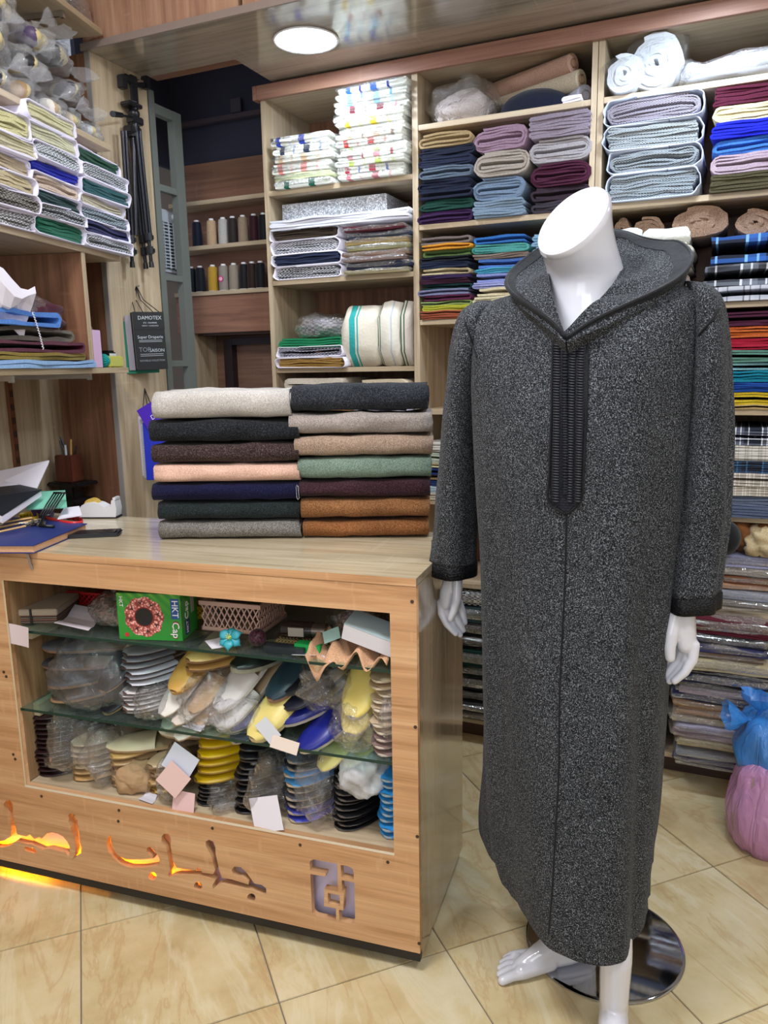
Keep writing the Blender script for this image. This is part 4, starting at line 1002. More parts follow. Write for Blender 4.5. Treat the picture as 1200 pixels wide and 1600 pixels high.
# navy cap (brimless)
u0, u1, z0, z1 = scale_stack(BK, 771, 888, 172, 118, .02, 2.2685); m = MB(); rw = (u1-u0)/2; hh = z1-z0-.02
m.loft([[V((r*rw*math.cos(2*PI*k/48), r*.11*math.sin(2*PI*k/48), z*hh)) for k in range(48)] for r, z in ((.97, 0), (1, .02), (1, .28), (.95, .48), (.80, .70), (.55, .88), (.28, .97), (.05, 1))])
o = m.done('brimless_cap', fabric('#141c33', .25), None, angle=50); BK.put(o, (u0+u1)/2, .115, z0); tag(o, 'dark navy brimless felt cap on the top shelf, second column', 'hat')
o = fold_obj(.07, .018, .1, PAPER, 'serp', 3, name='folded_paper'); BK.put(o, BK.uz(896, 148, .02)[0], .0, 2.2685); tag(o, 'small white folded paper right of the navy cap', 'paper')
W2 = 'stack of second column, '
stack_folds(BK, 653, 740, 343, 206, [('khaki tan', '#a8906a', 1.05), ('navy ink', '#1c2236', .75), ('deep navy', '#1f2740', .75), ('slate blue grey', '#5d6b7c', 1.0), ('dark navy', '#151c33', .9), ('midnight navy', '#1a2138', .7), ('bottle green', '#164238', .9), ('dark purple', '#3a1c4a', 1)],
 'left pile, second shelf, second column', 'folded fabrics in the second column', zsnap=1.9385, flips=False)
stack_folds(BK, 738, 824, 336, 194, [('mauve pink', '#9c8094', 1.45), ('beige grey', '#aaa096', 1.5), ('powder blue grey', '#7488a0', 1.35), ('pale slate blue', '#7f94a8', 1.05)], 'middle pile, second shelf, second column', 'folded fabrics in the second column', zsnap=1.9385, flips=False)
stack_folds(BK, 824, 920, 332, 174, [('dusty mauve grey', '#8f8492', 1.25), ('silver grey', '#a9a4a8', 1.2), ('plum wine', '#4c1c36', 1.2), ('dark aubergine grey', '#352733', .7), ('smoky grey', '#3c3640', .6)], 'right pile, second shelf, second column', 'folded fabrics in the second column', zsnap=1.9385, flips=False)
W3 = 'left pile, third shelf, second column'
stack_folds(BK, 656, 737, 496, 368, [('grey brown', '#756a68', 1.1), ('amber orange', '#d6942c', .8), ('moss green', '#64804a', .9), ('black navy', '#161c26', .7), ('ink navy', '#1c2740', .9), ('cream', '#cfc09a', .9), ('indigo and plum', '#33204a', .6), ('dark plum', '#3c1a30', .7), ('dark teal', '#123a3c', .8), ('lavender grey', '#7a7c9c', .8), ('berry wine', '#5a1f42', .8), ('light leaf green', '#8fa56a', .6), ('lime yellow', '#b5b83a', .8), ('terracotta', '#b06248', .6), ('brick coral', '#a4563c', .6)],
 W3, 'thin folded fabrics in the second column', zsnap=1.6105)
stack_folds(BK, 738, 826, 492, 366, [('bright blue', '#2f6cb4', .9), ('teal green', '#4f9a94', 1.1), ('taupe', '#8a7c74', .6), ('cornflower', '#4f78c4', 1), ('sky aqua', '#4aa3c4', .6), ('lavender blue', '#8490c8', 1.0), ('pale lilac blue', '#9aa0d4', .7), ('ivory', '#d9ccaa', .9), ('cream yellow', '#d8cfae', .9), ('pale green', '#b5c9a4', .5), ('light aqua', '#74b8cf', 1)],
 'middle pile, third shelf, second column', 'thin folded fabrics in the second column', zsnap=1.6105)
stack_folds(BK, 828, 912, 480, 362, [('powder blue', '#7fa8c4', 1), ('pale sky', '#94bcd4', 1), ('olive lime', '#a4a83c', .7), ('yellow green', '#c0bf4e', .7), ('sage', '#8fa08a', 1), ('steel grey', '#74808c', 1), ('beige', '#b5a890', 1)],
 'pile left of the neck, second column', 'thin folded fabrics in the second column', zsnap=1.6105)
stack_folds(BK, 655, 740, 800, 692, [('off-white', '#dcd8ce', 1), ('pale mint', '#cfdccb', 1.2), ('ivory yellow', '#ddd3a8', .5), ('royal navy', '#1c2c6a', .8), ('tan', '#a08462', .6), ('deep blue', '#223a70', .6), ('pale blue', '#b4cbd8', .8), ('cream', '#d8d0bc', .8)],
 'low pile behind the counter wool', 'folds low in the second column', zsnap=.9515)
stack_bagged(BK, 690, 800, 1122, 925, [('black and white', '#9fa2a6', 1, {'mat': houndstooth('#15171a', '#b5b9bd', 90)}), ('teal grey', '#4a6a74', 1.4), ('black', '#121418', 1), ('navy black', '#151a26', 1), ('bottle green', '#0f3a32', 1.4), ('dark green', '#123028', .9), ('charcoal', '#24262a', 1), ('black glossy', '#15171a', 1), ('dark grey', '#3a3c40', .8), ('brown grey', '#6a6058', .7)],
 'low pile between counter and robe', 'bagged garments low in the second column', zsnap=.0955)
# ---- third column
def spiral_roll(r, L, turns, mat, film, label, u, v, z, seed=0, sq=1.0, name='wadding_roll', group=None):
    t = r/turns; path = [( (r-t*.5-(r-t)*k/90)*math.cos(-k*turns*2*PI/90+2), (r-t*.5-(r-t)*k/90)*math.sin(-k*turns*2*PI/90+2)*sq) for k in range(91)]
    rt = empty(name); link('cloth', ribbon(path, t, L, seed, .004, 3, gap=.82), mat, rt)
    if film: f = link('film', pillow(r*2.12, L+.02, r*2.1*sq, seed, .008, 20, 4, fr=16), CLEAR, rt); f.location = (0, -.01, -.003)
    BK.put(rt, u, v, z); tag(rt, label, 'fabric roll', group); return rt
WH = fabric('#d4d8de', .06)
uu = lambda x, v=0: BK.uz(x, 150, v)[0]
spiral_roll(.062, .3, 4, WH, True, 'smaller white wadding roll in clear film, top shelf beside the divider', uu(974), -.01, 2.2685, 3)
spiral_roll(.088, .3, 5, WH, True, 'larger white wadding roll in clear film, top shelf above grey bundles', uu(1022, .02), .012, 2.2685, 8)
r = empty('plastic_bag'); 
for nm, mt, s_ in (('cloth', WH, .93), ('film', FILM, 1.03)):
    link(nm, pillow(.34*s_, .28*s_, .07*s_, 5, .012, 20, 8, fr=9), mt, r)
m = MB(); tuft(m, (0, 0, 0), .035, 4, V((.3, -.2, 1)).normalized()); q = m.done('gathered_end', MILKY, r, True); q.location = (.10, .02, .075)
BK.put(r, uu(1135)+.03, -.01, 2.2685); tag(r, 'flat clear bag of white cloth, top shelf at the right edge', 'bag')
GW = plain('#b9c2d6', .6, bumps=.3, bscale=40)
stack_wrapped(BK, 945, 1094, 317, 148, [('grey-brown striped', '#7c7480', 1.1, {'mat': houndstooth('#3f3944', '#a39ca8', 230)}), ('grey ribbed', '#8d9196', 1.1, {'mat': houndstooth('#3c4046', '#b4bcc0', 230)}), ('slate striped', '#84898f', 1.0, {'mat': houndstooth('#34383f', '#a9b2b8', 230)}), ('grey tweed', '#8a9096', 1.2, {'mat': houndstooth('#30353c', '#b0bcc4', 230)})],
 'second-shelf pile, third column', 'bulky grey bundles in the third column', zsnap=1.9475, paper=GW, noun='thick bundle')
stack_folds(BK, 1106, 1244, 301, 130, [('maroon', '#54162e', 1.2), ('cream', '#d8cba0', 1.1), ('royal blue', '#1420c8', 1.05), ('cornflower blue', '#3f78d4', 1.0), ('dusty pink', '#b5a0ae', 1.3), ('olive brown', '#4f4a33', 1.2)], 'right pile, second shelf, third column', 'folded fabrics in the third column', zsnap=1.9475, flips=True)
BRN = fabric('#967a66', .3)
def rollb(x0, x1, yb, yt, lab, sd, v=.03):
    u0, u1, z0, z1 = scale_stack(BK, x0, x1, yb, yt, v); w = u1-u0
    spiral_roll(w/2, .28, 4, BRN, False, lab, (u0+u1)/2, v, z0, sd, (z1-z0)/w, 'rolled_blanket', 'rolled brown blankets'); return z0
stack_folds(BK, 930, 1080, 467, 382, [('pale ivory', '#d9d6c6', 1), ('cream wool', '#cfc8b4', 1), ('taupe wool', '#8c8078', 1.2), ('grey wool', '#6d7076', 1.2)], 'pile hidden behind the hood', 'folds behind the hood', zsnap=1.6255)
stack_folds(BK, 1082, 1244, 466, 363, [('blue and black plaid', '#1c3a7a', 1.9, {'mat': plaid('#10182c', '#2f6cc8', '#7fb4f0', 6), 'n': 3, 's': 'spiral'}), ('grey and white plaid', '#444', 1.5, {'mat': plaid('#33363f', '#7e8490', '#d4d8de', 7), 'n': 3, 's': 'spiral'}), ('pale silver plaid', '#aaa', 1.05, {'mat': plaid('#a9adb9', '#c3c3cc', '#5d616c', 11), 'n': 3, 's': 'spiral'})],
 'plaid pile, third shelf, third column', 'plaid fabrics in the third column', zsnap=1.6255, flips=False)
zz1 = BK.uz(1100, 366, .03)[1]; zz2 = BK.uz(1010, 384, .03)[1]
for x0, x1, yb, yt, lab, sd, v in ((955, 985, 382, 335, 'small brown rolled blanket end peeping out beside the neck', 1, .06), (984, 1038, 382, 334, 'brown rolled blanket with dark ends above the white fleece', 2, .04), (1040, 1141, 370, 323, 'large brown plaid rolled blanket in the middle of the rolls', 3, .02), (1142, 1215, 366, 324, 'brown plaid rolled blanket at the right edge', 4, .02)):
    rollb(x0, x1, yb, yt, lab, sd, v)
for x0, x1, lab in ((962, 1001, 'narrow white fleece bundle beside the mannequin neck'), (1002, 1078, 'wide white fleece bundle behind the hood')):
    u0, u1, z0, z1 = scale_stack(BK, x0, x1, 384, 354, -.01)
    o = link('fleece_bundle', pillow(u1-u0, .2, z1-z0, x0, .004, 16, 5, fr=30), plain('#e4e8e4', .95, bumps=.9, bscale=110)); BK.put(o, (u0+u1)/2, -.02, z0); tag(o, lab, 'fabric', 'white fleece bundles')
stack_folds(BK, 1060, 1244, 638, 486, [('plum purple', '#4a1834', 1.25), ('burnt orange', '#c4622c', .95), ('crimson', '#b01f3c', 1.0), ('sage teal', '#5d8a7c', 1.05), ('pale aqua', '#8fc4cc', .65), ('teal blue', '#0f7f9a', 1.0), ('royal blue', '#1c4aa0', .85), ('mustard yellow', '#d4b82c', 1.1), ('beige', '#c4a878', .4)], 'rainbow pile, fourth shelf, third column', 'rainbow folds in the third column', zsnap=1.2945, flips=True)
stack_folds(BK, 1040, 1244, 806, 668, [('navy plaid', '#222c44', 1.3, {'mat': plaid('#1c2233', '#6d7488', '#dfe3ea', 13)}), ('cream checked', '#ccc', 1.15, {'mat': plaid('#cfccc4', '#a8a49c', '#8a8680', 26)}), ('dark navy blue plaid', '#1c2a3c', .9, {'mat': plaid('#121b2a', '#2c4a6c', '#3f6c94', 11)}), ('taupe checked', '#b0a89e', .95, {'mat': plaid('#a59e94', '#c4beb4', '#ece8e0', 24)}), ('beige checked', '#b0a89e', .75, {'mat': plaid('#aaa398', '#c0bab0', '#e8e4dc', 24)}), ('grey blue', '#6a7690', .8), ('steel blue', '#5a6682', .85)],
 'checked pile, fifth shelf, third column', 'checked folds in the third column', zsnap=.9515, flips=False)
# sixth shelf: crumpled tan cloths, black cap, bagged items
def heap_cloth(fr, x0, x1, yb, yt, v, d, c, label, seed, zsnap=None, name='crumpled_cloth', amp=.22):
    u0, u1, z0, z1 = scale_stack(fr, x0, x1, yb, yt, v, zsnap)
    me = blob(u1-u0, d, z1-z0, seed, amp, 40, .3, 2.4)
    for q in me.vertices: q.co += V((0, 0, 1))*.007*math.sin(30*q.co.x+9*nz(q.co.x*9, q.co.y*9, seed))*min(1, q.co.z*20)
    o = link(name, me, fabric(c) if isinstance(c, str) else c); fr.put(o, (u0+u1)/2, v+d/2, z0); tag(o, label, 'fabric'); return o
stack_bagged(BK, 1062, 1244, 955, 866, [('lilac blue', '#a9aed4', 1.3), ('silver beige', '#b9b4ae', .9), ('copper brown', '#7c4c34', .7), ('peach beige', '#c49a7c', .6), ('black edged pale blue', '#b4bfd8', 1.1), ('grey multicolour', '#8c8884', .7), ('beige', '#b0a48c', .5)], 'sixth-shelf pile, third column', 'bagged garments in the third column', zsnap=.6365, amp=.007)
_, zc = BK.uz(1170, 868, -.01)
heap_cloth(BK, 1120, 1244, 868, 812, .0, .26, '#8f5c34', 'rust brown crumpled cloth behind the black cap', 3.3, zsnap=zc+.002)
heap_cloth(BK, 1162, 1235, 868, 828, -.04, .12, '#c9b48c', 'sand beige crumpled cloth at the right edge right of the black cap', 7.1, zsnap=zc)
u0, u1, z0, z1 = scale_stack(BK, 1105, 1157, 866, 816, -.05, zc)
m = MB(); m.ball((0, 0, 0), 1, ((u1-u0)/2, .06, (z1-z0)/2), 32); o = m.done('knitted_cap', fabric('#101118', .3), None, True); BK.put(o, (u0+u1)/2, -.02, zc+(z1-z0)/2); tag(o, 'black round knitted cap beside the robe sleeve', 'hat')
low = [('maroon glossy', '#5a1628', 2.3), ('black silver', '#3a3e44', 1.3), ('navy lilac', '#3c4070', 1.0), ('taupe brown', '#7c6658', .9), ('cream', '#ccbf9c', 1.5), ('black', '#17181c', .7), ('navy glossy', '#1f2a4c', 1.1), ('black bordered', '#1c1a1e', .7), ('pale lilac', '#a89aa4', 1.0), ('dark indigo', '#262c50', 1.0),
       ('tan', '#b08a62', 1.0), ('peach beige', '#b99a80', 1.1), ('sand', '#bfae90', 1.0), ('lilac white', '#b9b4cc', 1.1), ('rose beige', '#b5989c', .9), ('butter yellow', '#cdbb88', 1.0)]
stack_bagged(BK, 1042, 1200, 1178, 965, low, 'tall pile near the floor at right', 'tall pile of bagged garments near the floor', v=-.07, zsnap=.0955+.075, amp=.008, depth=.32)
stack_bagged(BK, 1050, 1190, 1212, 1178, [('silver grey', '#8f9298', 1.2), ('black and lilac', '#54506a', 1.0), ('light grey', '#b5b4b0', .9)], 'base of the tall floor-side pile', 'tall pile of bagged garments near the floor', v=-.07, zsnap=.0955, amp=.008, depth=.32)
stack_bagged(BK, 952, 1036, 1200, 985, [('grey tinsel', '#8c9298', 1.5), ('pale blue', '#a9bccc', 1.5), ('black', '#222', 1.3), ('brown', '#6c5444', 1.3), ('beige', '#b8a68c', 1.3), ('silver', '#a9abb0', 1.3), ('amber', '#a9805a', 1.3), ('white', '#c9c9cc', 1.3)], 'pile half hidden by the robe', 'bagged garments hidden by the robe', v=0, zsnap=.0955, amp=.008)
# carrier bags on the floor
def carrier(c, x0, x1, yt, yb, Y, label, seed, z0=0, knot=True, tint=.55):
    a = ony(x0, yb, Y); b = ony(x1, yb, Y); t = ony((x0+x1)/2, yt, Y); w = (b-a).length; h = t.z-z0
    m_, nt, bs = newmat('carrier_film'); bs.inputs['Base Color'].default_value = (*lin(c), 1); bs.inputs['Roughness'].default_value = .22; bs.inputs['Transmission Weight'].default_value = 0
    bs.inputs['Alpha'].default_value = .74; bs.inputs['Subsurface Weight'].default_value = .0
    wv = N(nt, 'ShaderNodeTexNoise', i_Scale=6.0, i_Detail=3.0, i_Distortion=1.0); nt.links.new(coords(nt, (3, 3, .6)), wv.inputs['Vector']); bump(nt, bs, wv.outputs[0], .8, .03)
    r = empty('carrier_bag', ((a.x+b.x)/2, Y+.1, z0)); me = blob(w, .30, h*.9, seed, .10, 40, .3, 1.3)
    for q in me.vertices:
        th = math.atan2(q.co.y, q.co.x); q.co *= 1+.015*math.sin(th*14+3*nz(q.co.z*8, th, seed))*max(0, min(1, q.co.z/h))
        q.co.z = max(q.co.z, 0)
    link('film', me, m_, r)
    link('contents', blob(w*.9, .26, h*.76, seed+3, .14), fabric('#b08a8a' if 'pink' in label else '#9fb8d4'), r).location = (0, 0, .004)
    if knot:
        m = MB(); tuft(m, (0, 0, 0), .06, seed, V((-.1, -.2, 1)).normalized(), 22); q = m.done('knot', m_, r, True); q.location = (-.02, -.02, h*.9)
        m = MB(); tuft(m, (0, 0, 0), .07, seed+2, V((-1, -.2, .15)).normalized(), 16); q = m.done('handle', m_, r, True); q.location = (-.05, -.04, h*.78)
    tag(r, label, 'bag')
carrier('#d79cc8', 1137, 1244, 1176, 1296, 2.33, 'pink translucent carrier bag standing on the floor at right', 2.0, knot=False)
carrier('#3f8fe0', 1148, 1244, 1120, 1196, 2.40, 'blue knotted carrier bag resting on top of the pink one', 5.0, z0=.215)
# ---- thread spools
def spool(c):
    r = empty('thread_spool'); m = MB()
    m.loft([[V((q*math.cos(2*PI*k/24), q*math.sin(2*PI*k/24), z)) for k in range(24)] for q, z in ((.0215, .004), (.0225, .008), (.0215, .06), (.0195, .098), (.0175, .104), (.010, .106))])
    mt = fabric(c, .2, .6, .1, 500); m.done('thread', mt, r, angle=50)
    m = MB(); m.loft([[V((q*math.cos(2*PI*k/20), q*math.sin(2*PI*k/20), z)) for k in range(20)] for q, z in ((.0225, 0), (.0225, .004))]); m.done('base_cone', plain('#d8d8da', .4), r)
    m = MB(); m.loft([[V((q*math.cos(2*PI*k/20), q*math.sin(2*PI*k/20), z)) for k in range(20)] for q, z in ((.0105, .103), (.0105, .113), (.006, .1135))]); m.done('cap', plain('#e4e4e6', .4), r, angle=40); return r
def spools(row, z, where):
    prev = {}
    for px, c, lab in row:
        u, _ = AL.uz(px, 400, .045); o = spool(c); AL.put(o, u, .045, z); tag(o, f'{lab} thread spool {where}', 'thread spool', 'thread spools in the alcove')
spools([(310, '#141c33', 'navy'), (333, '#cdae8c', 'peach beige'), (351, '#c9c6c2', 'off-white'), (366, '#2f2624', 'black-brown'), (382, '#a8937c', 'taupe'), (399, '#3c1522', 'burgundy'), (414, '#16151c', 'black')], ZS[1], 'on the upper spool shelf')
spools([(297, '#131828', 'midnight blue'), (311, '#141b26', 'blue-black'), (331, '#c49a34', 'mustard yellow'), (348, '#9c948c', 'warm grey'), (364, '#a09484', 'stone beige'), (380, '#17161c', 'slim black'), (393, '#33221c', 'dark brown'), (406, '#1a171c', 'black at the right end')], ZS[2], 'on the lower spool shelf')
u, _ = AL.uz(349, 427, .02); o = MB().cyl((0, 0, 0), (0, -.001, 0), .013, seg=28).done('round_label', plain('#c43c7c', .4)); 
for ch in bpy.data.objects:
    if ch.name.startswith('thread_spool') and 'warm grey' in ch.get('label', ''):
        o.parent = ch; o.location = (.0, -.0225, .05)
        o2 = MB().cyl((0, -.0012, 0), (0, -.0018, 0), .008, seg=24).done('label_centre', plain('#e8b8c8', .4), ch); o2.location = (0, -.0225, .05)
# white fan heater inside the grey frame
P = hit(262, 378, (-2.06, 0, 0), (1, 0, 0)); r = empty('heater', (-2.06, P.y, hit(262, 428, (-2.06, 0, 0), (1, 0, 0)).z)); hh = hit(256, 326, (-2.06, 0, 0), (1, 0, 0)).z-r.location.z
GP = plain('#aeb4be', .4); m = MB(); m.box(-.04, 0, -.075, .075, 0, hh, .008); m.done('body', GP, r)
m = MB().box(.0, .004, -.062, .062, .02, hh-.05); m.done('opening', plain('#3a3d44', .5), r)
sl = None
for k in range(14):
    if sl is None: sl = MB().box(.004, .009, -.064, .064, -.002, .002).done('slat', GP, r); q = sl
    else: q = sl.copy(); COL.objects.link(q)
    q.location = (0, 0, .026+k*(hh-.085)/13)
for y in (-.03, 0, .03): MB().box(.006, .011, y-.002, y+.002, .02, hh-.05).done('upright', GP, r)
m = MB(); m.cyl((0, .045, hh-.025), (.01, .045, hh-.025), .012, seg=20); m.done('dial', plain('#d5d8de', .4), r)
tag(r, 'pale grey fan heater with wire grille behind the grey frame', 'heater')
# yellow spirit level leaning in the alcove
a = hit(300, 612, (0, 2.84, 0), (0, 1, 0)); b = hit(300, 537, (0, 2.84, 0), (0, 1, 0))
r = empty('spirit_level', (a.x, 2.84, a.z-.35)); L_ = b.z-a.z+.35; MB().box(-.014, .014, -.01, .01, 0, L_, .002).done('bar', plain('#d99a12', .4), r)
MB().cyl((0, -.0105, L_*.62), (0, -.0115, L_*.62), .008, seg=20).done('vial', plain('#2c2c18', .2), r); tag(r, 'yellow spirit level standing upright at the alcove edge', 'level')
# ---- left wall shelves (local frame LW)
PW = plain('#dcd8ea', .65, bumps=.12, bscale=25)
stack_wrapped(LW, -8, 62, 345, 178, [('pale yellow', '#d8d3a0', 1.5), ('cream ivory', '#d6cfae', 1.1), ('beige', '#c2b193', 1.2), ('sand', '#cbbd98', 1.1), ('charcoal tweed', '#5a5550', 1.2, {'mat': houndstooth('#34312f', '#8d8984')}), ('grey white', '#a9a9a9', 1.1, {'mat': houndstooth('#5c5c5e', '#c9c9cc')})],
 'left pile on the left wall', 'paper-wrapped suit cloths on the left wall', zsnap=LZ[2]+.0005, v=-.02, paper=PW)
stack_wrapped(LW, 62, 136, 390, 182, [('thick cream', '#dcd8ae', 1.25), ('ivory', '#dad9b8', 1.15), ('grey lined', '#aab0b8', 1.1, {'mat': houndstooth('#6a7078', '#d4d8dc')}), ('royal blue', '#1c28b0', 1.0), ('red-edged cream', '#d9c4b4', 1.0), ('dark teal', '#123c3c', .9), ('grey tweed', '#6c6f74', .9, {'mat': houndstooth('#3c3f44', '#a9acb0')}), ('emerald green', '#0f6a50', 1.2)],
 'middle pile on the left wall', 'paper-wrapped suit cloths on the left wall', zsnap=LZ[2]+.0005, v=-.02, paper=PW)
stack_wrapped(LW, 136, 206, 403, 248, [('forest green', '#0e4a34', 1.1), ('grey striped', '#9a9ea4', 1.1, {'mat': houndstooth('#54575c', '#c0c3c8')}), ('sea teal', '#1f5a60', 1.1), ('cream black-lined', '#cfc6ae', .8), ('slate grey', '#6d7a80', 1, {'mat': houndstooth('#45505a', '#9aa6ac')}), ('navy', '#20245a', 1.0), ('ash grey', '#8d9094', 1.0, {'mat': houndstooth('#4c4e52', '#b8babe')})],
 'right pile on the left wall', 'paper-wrapped suit cloths on the left wall', zsnap=LZ[2]+.0005, v=-.02, paper=PW)
def slipper_bag(px, py, w, h, lab, cols, seed, z=None, v=.02):
    """knotted clear bag with a pair of soled slippers; sits on the left wall shelf"""
    u, zc = LW.uz(px, py, v); z0 = zc-h/2 if z is None else z
    r = empty('slipper_bag'); 
    for k, c in enumerate(cols):
        m = MB(); R = Matrix.Rotation(.5*math.sin(seed+k*2), 3, 'Y') @ Matrix.Rotation(.35*math.cos(seed+k), 3, 'Z')
        m.ball((w*(.17 if k else -.15), .045+.03*k, h*(.42+.1*k)), 1, (w*.17, .045, h*.30), 20, R); m.done('slipper', plain(c, .45), r, True)
        m = MB(); m.ball((w*(.17 if k else -.15)+.004, .043+.03*k, h*(.42+.1*k)), 1, (w*.16, .046, h*.27), 20, R); m.done('sole', plain('#cdbd8a' if c != '#e8e4d8' else '#b9a080', .6), r, True)
    link('film', crease(blob(w, .20, h*.92, seed, .16, 64, .3, 1.7), seed), MILKY, r).location = (0, .10, 0)
    m = MB(); tuft(m, (0, 0, 0), .042, seed, V((math.sin(seed*2), -.8, .5)).normalized()); q = m.done('knot', MILKY, r, True); q.location = (w*.1*math.sin(seed), .0, h*.75)
    LW.put(r, u, v, z0, .2*math.sin(seed)); tag(r, lab, 'bag', 'bagged slippers on the left wall')
zb = LZ[1]+.001
S = slipper_bag
S(14, 140, .15, .10, 'knotted clear bag with black slippers nearest the left edge, bottom row', ['#1a1c22', '#2a2c30'], 1.3, zb)
S(55, 168, .14, .10, 'clear bag with tan soled slippers above the cream wrapped pile', ['#b09068', '#e8e4d8'], 2.2, zb)
S(100, 188, .13, .10, 'clear bag with white slippers, bottom row in the middle', ['#e8e4d8', '#c9bfae'], 3.7, zb)
S(126, 205, .12, .09, 'clear bag with pale slippers, bottom row right of the middle', ['#cfc5b4', '#3a3c44'], 4.4, zb)
S(152, 212, .12, .075, 'clear bag with a round pale slipper toe at the shelf end', ['#d9dde0', '#9aa3ad'], 5.1, zb)
zm = zb+.092
S(10, 95, .17, .12, 'big clear bag with black yellow-soled slippers, second row at left', ['#17191e', '#b09a4a'], 6.3, zm)
S(62, 120, .13, .10, 'clear bag with black and yellow slippers, second row in the middle', ['#222226', '#c4a83c'], 7.4, zm)
S(128, 150, .12, .085, 'clear bag with cream-soled slippers above the shelf end, second row', ['#4a4650', '#cfc49a'], 8.9, zm)
S(22, 50, .22, .11, 'large smoky bag with dark slippers, top row at left', ['#2a2d36', '#3c4048'], 9.2, zm+.10)
S(72, 72, .15, .10, 'clear bag with purple and yellow slippers, top row in the middle', ['#5a4a6c', '#c4b04a'], 10.7, zm+.085)
S(104, 95, .14, .10, 'clear bag tied with a fanned knot holding a black slipper, top row', ['#101216', '#16181c'], 11.6, zm+.075)
film_bag(LW, 106, 158, 34, -20, .03, .2, None, 'dark clear bag on the highest left-wall shelf', [('cloth', fabric('#2a2838'), (.8, .8, .8), (0, 0, 0))], False, zsnap=LZ[0]+.001)
# fourth left shelf: loose folded cloths
def flat_fold(x0, x1, yb, yt, c, lab, v=.0, n=3, z=None, d=.26, s='spiral'):
    u0, u1, z0, z1 = scale_stack(LW, x0, x1, yb, yt, v, z); o = fold_obj(u1-u0, z1-z0, d, fabric(c), s, n, amp=.004); LW.put(o, (u0+u1)/2, v, z0); tag(o, lab, 'fabric', 'plain folds on the lowest left-wall shelf'); return z1
z = flat_fold(-30, 149, 571, 562, '#8fb4e0', 'light blue thin folded fabric lowest on the left-wall shelf', z=LZ[3]+.0005, n=2, v=-.01)
z = flat_fold(-30, 138, 562, 550, '#8a7426', 'mustard olive thin folded fabric over the light blue one', n=2, z=z)
z = flat_fold(-30, 133, 550, 532, '#5a1a34', 'burgundy folded fabric between mustard and taupe', n=3, z=z)
z2 = flat_fold(-30, 115, 533, 510, '#6d655c', 'taupe grey folded fabric under the sky blue one', n=3, z=z, v=.01)
heap_cloth(LW, 55, 121, 524, 470, .04, .2, '#4a1428', 'burgundy bundled cloth behind the sky blue fold', 5.5, zsnap=z2-.012, amp=.12)
flat_fold(-30, 97, 509, 482, '#4f86d8', 'sky blue folded fabric near the top of the plain folds', n=3, z=z2+.001, v=-.01, d=.2)
film_bag(LW, 15, 88, 490, 440, .05, .15, None, 'small knotted clear bag with brown slipper on the sky blue fold', [('slipper', plain('#8a7a58', .5), (.6, .7, .5), (-.1, 0, .05))], True)
u0, zq = LW.uz(20, 488, -.02); m = MB()
gp = [[V((i*.032-.10, -.012*math.sin(j*1.3)+.01*j, .085-.03*j+.018*math.sin(i*1.1+j)-.006*i)) for i in range(7)] for j in range(5)]
m.loft(gp, cap=False, closed=False); o = m.done('crumpled_paper', PAPER); LW.put(o, u0, -.03, zq+.02)
so = o.modifiers.new('s', 'SOLIDIFY'); so.thickness = .0012; tag(o, 'white crumpled paper sheet lying over the sky blue fold', 'paper')
m = MB(); pts = []
for k in range(40):
    x, y = [(50, 490), (58, 505), (66, 522), (68, 545)][0], 0
    t = k/39; px = 50+18*t**.8; py = 488+58*t; u_, z_ = LW.uz(px, py, -.022); pts.append(LW.P(u_+.002*math.sin(k*2.2), -.022-.002*math.cos(k*2.2), z_))
m.tube(pts, .0016, 6); o = m.done('string', plain('#d9d4dc', .7), None, True); tag(o, 'twisted white string hanging from the crumpled paper over the folds', 'string')
# small things right of the divider
def lwbox(nm, x0, x1, yb, yt, v, d, mat, lab, cat, z=LZ[3]+.0005, bev=.001):
    u0, u1, z0, z1 = scale_stack(LW, x0, x1, yb, yt, v, z); o = MB().box(-(u1-u0)/2, (u1-u0)/2, 0, d, 0, z1-z0, bev).done(nm, mat); LW.put(o, (u0+u1)/2, v, z0); tag(o, lab, cat); return z1
lwbox('card_block', 149, 161, 571, 516, .0, .08, plain('#c9a8c8', .6), 'tall pink card pack standing beside the divider', 'card')
lwbox('yellow_cloth', 173, 194, 571, 556, .0, .07, fabric('#c9c95a'), 'pale yellow folded cloth at the shelf end', 'fabric', bev=.004)
u, zq = LW.uz(167, 557, .01); m = MB(); m.ball((0, .03, .022), .022, (1, 1, 1), 24)
for k in range(7): m.tube([V((.0225*math.cos(t)*math.cos(k*.45), .03+.0225*math.sin(t), .022+.0225*math.cos(t)*math.sin(k*.45))) for t in [2*PI*i/16 for i in range(17)]], .0016, 5, False)
o = m.done('yarn_ball', fabric('#1a9a94'), None, True); LW.put(o, u, -.005, LZ[3]+.0005); tag(o, 'turquoise yarn ball between the pink pack and the yellow cloth', 'yarn')
r = empty('fabric_label_roll'); MB().box(-.025, .025, 0, .05, 0, .028, .006).done('roll', BLACKP, r)
MB().box(-.022, .022, -.0006, 0, .008, .018).done('printed_band', plain('#c9ced6', .5), r); LW.put(r, LW.uz(178, 550, .03)[0], .035, LZ[3]+.03); tag(r, 'black ribbon roll with white print above the yellow cloth', 'ribbon')
m = MB(); 
for k in range(9): m.tube([V((.02*math.cos(k*.7), .03+.012*math.sin(k*.7), 0)), V((.013*math.cos(k*.7+1), .03+.01*math.sin(k*.7+1), .035)), V((.01*math.cos(k*.7+2), .03, .06))], .003, 6)
o = m.done('straw_bundle', fabric('#7a6a4e')); LW.put(o, LW.uz(157, 510, .05)[0], .06, LZ[3]+.075); tag(o, 'small brown straw bundle behind the pink card pack', 'bundle')
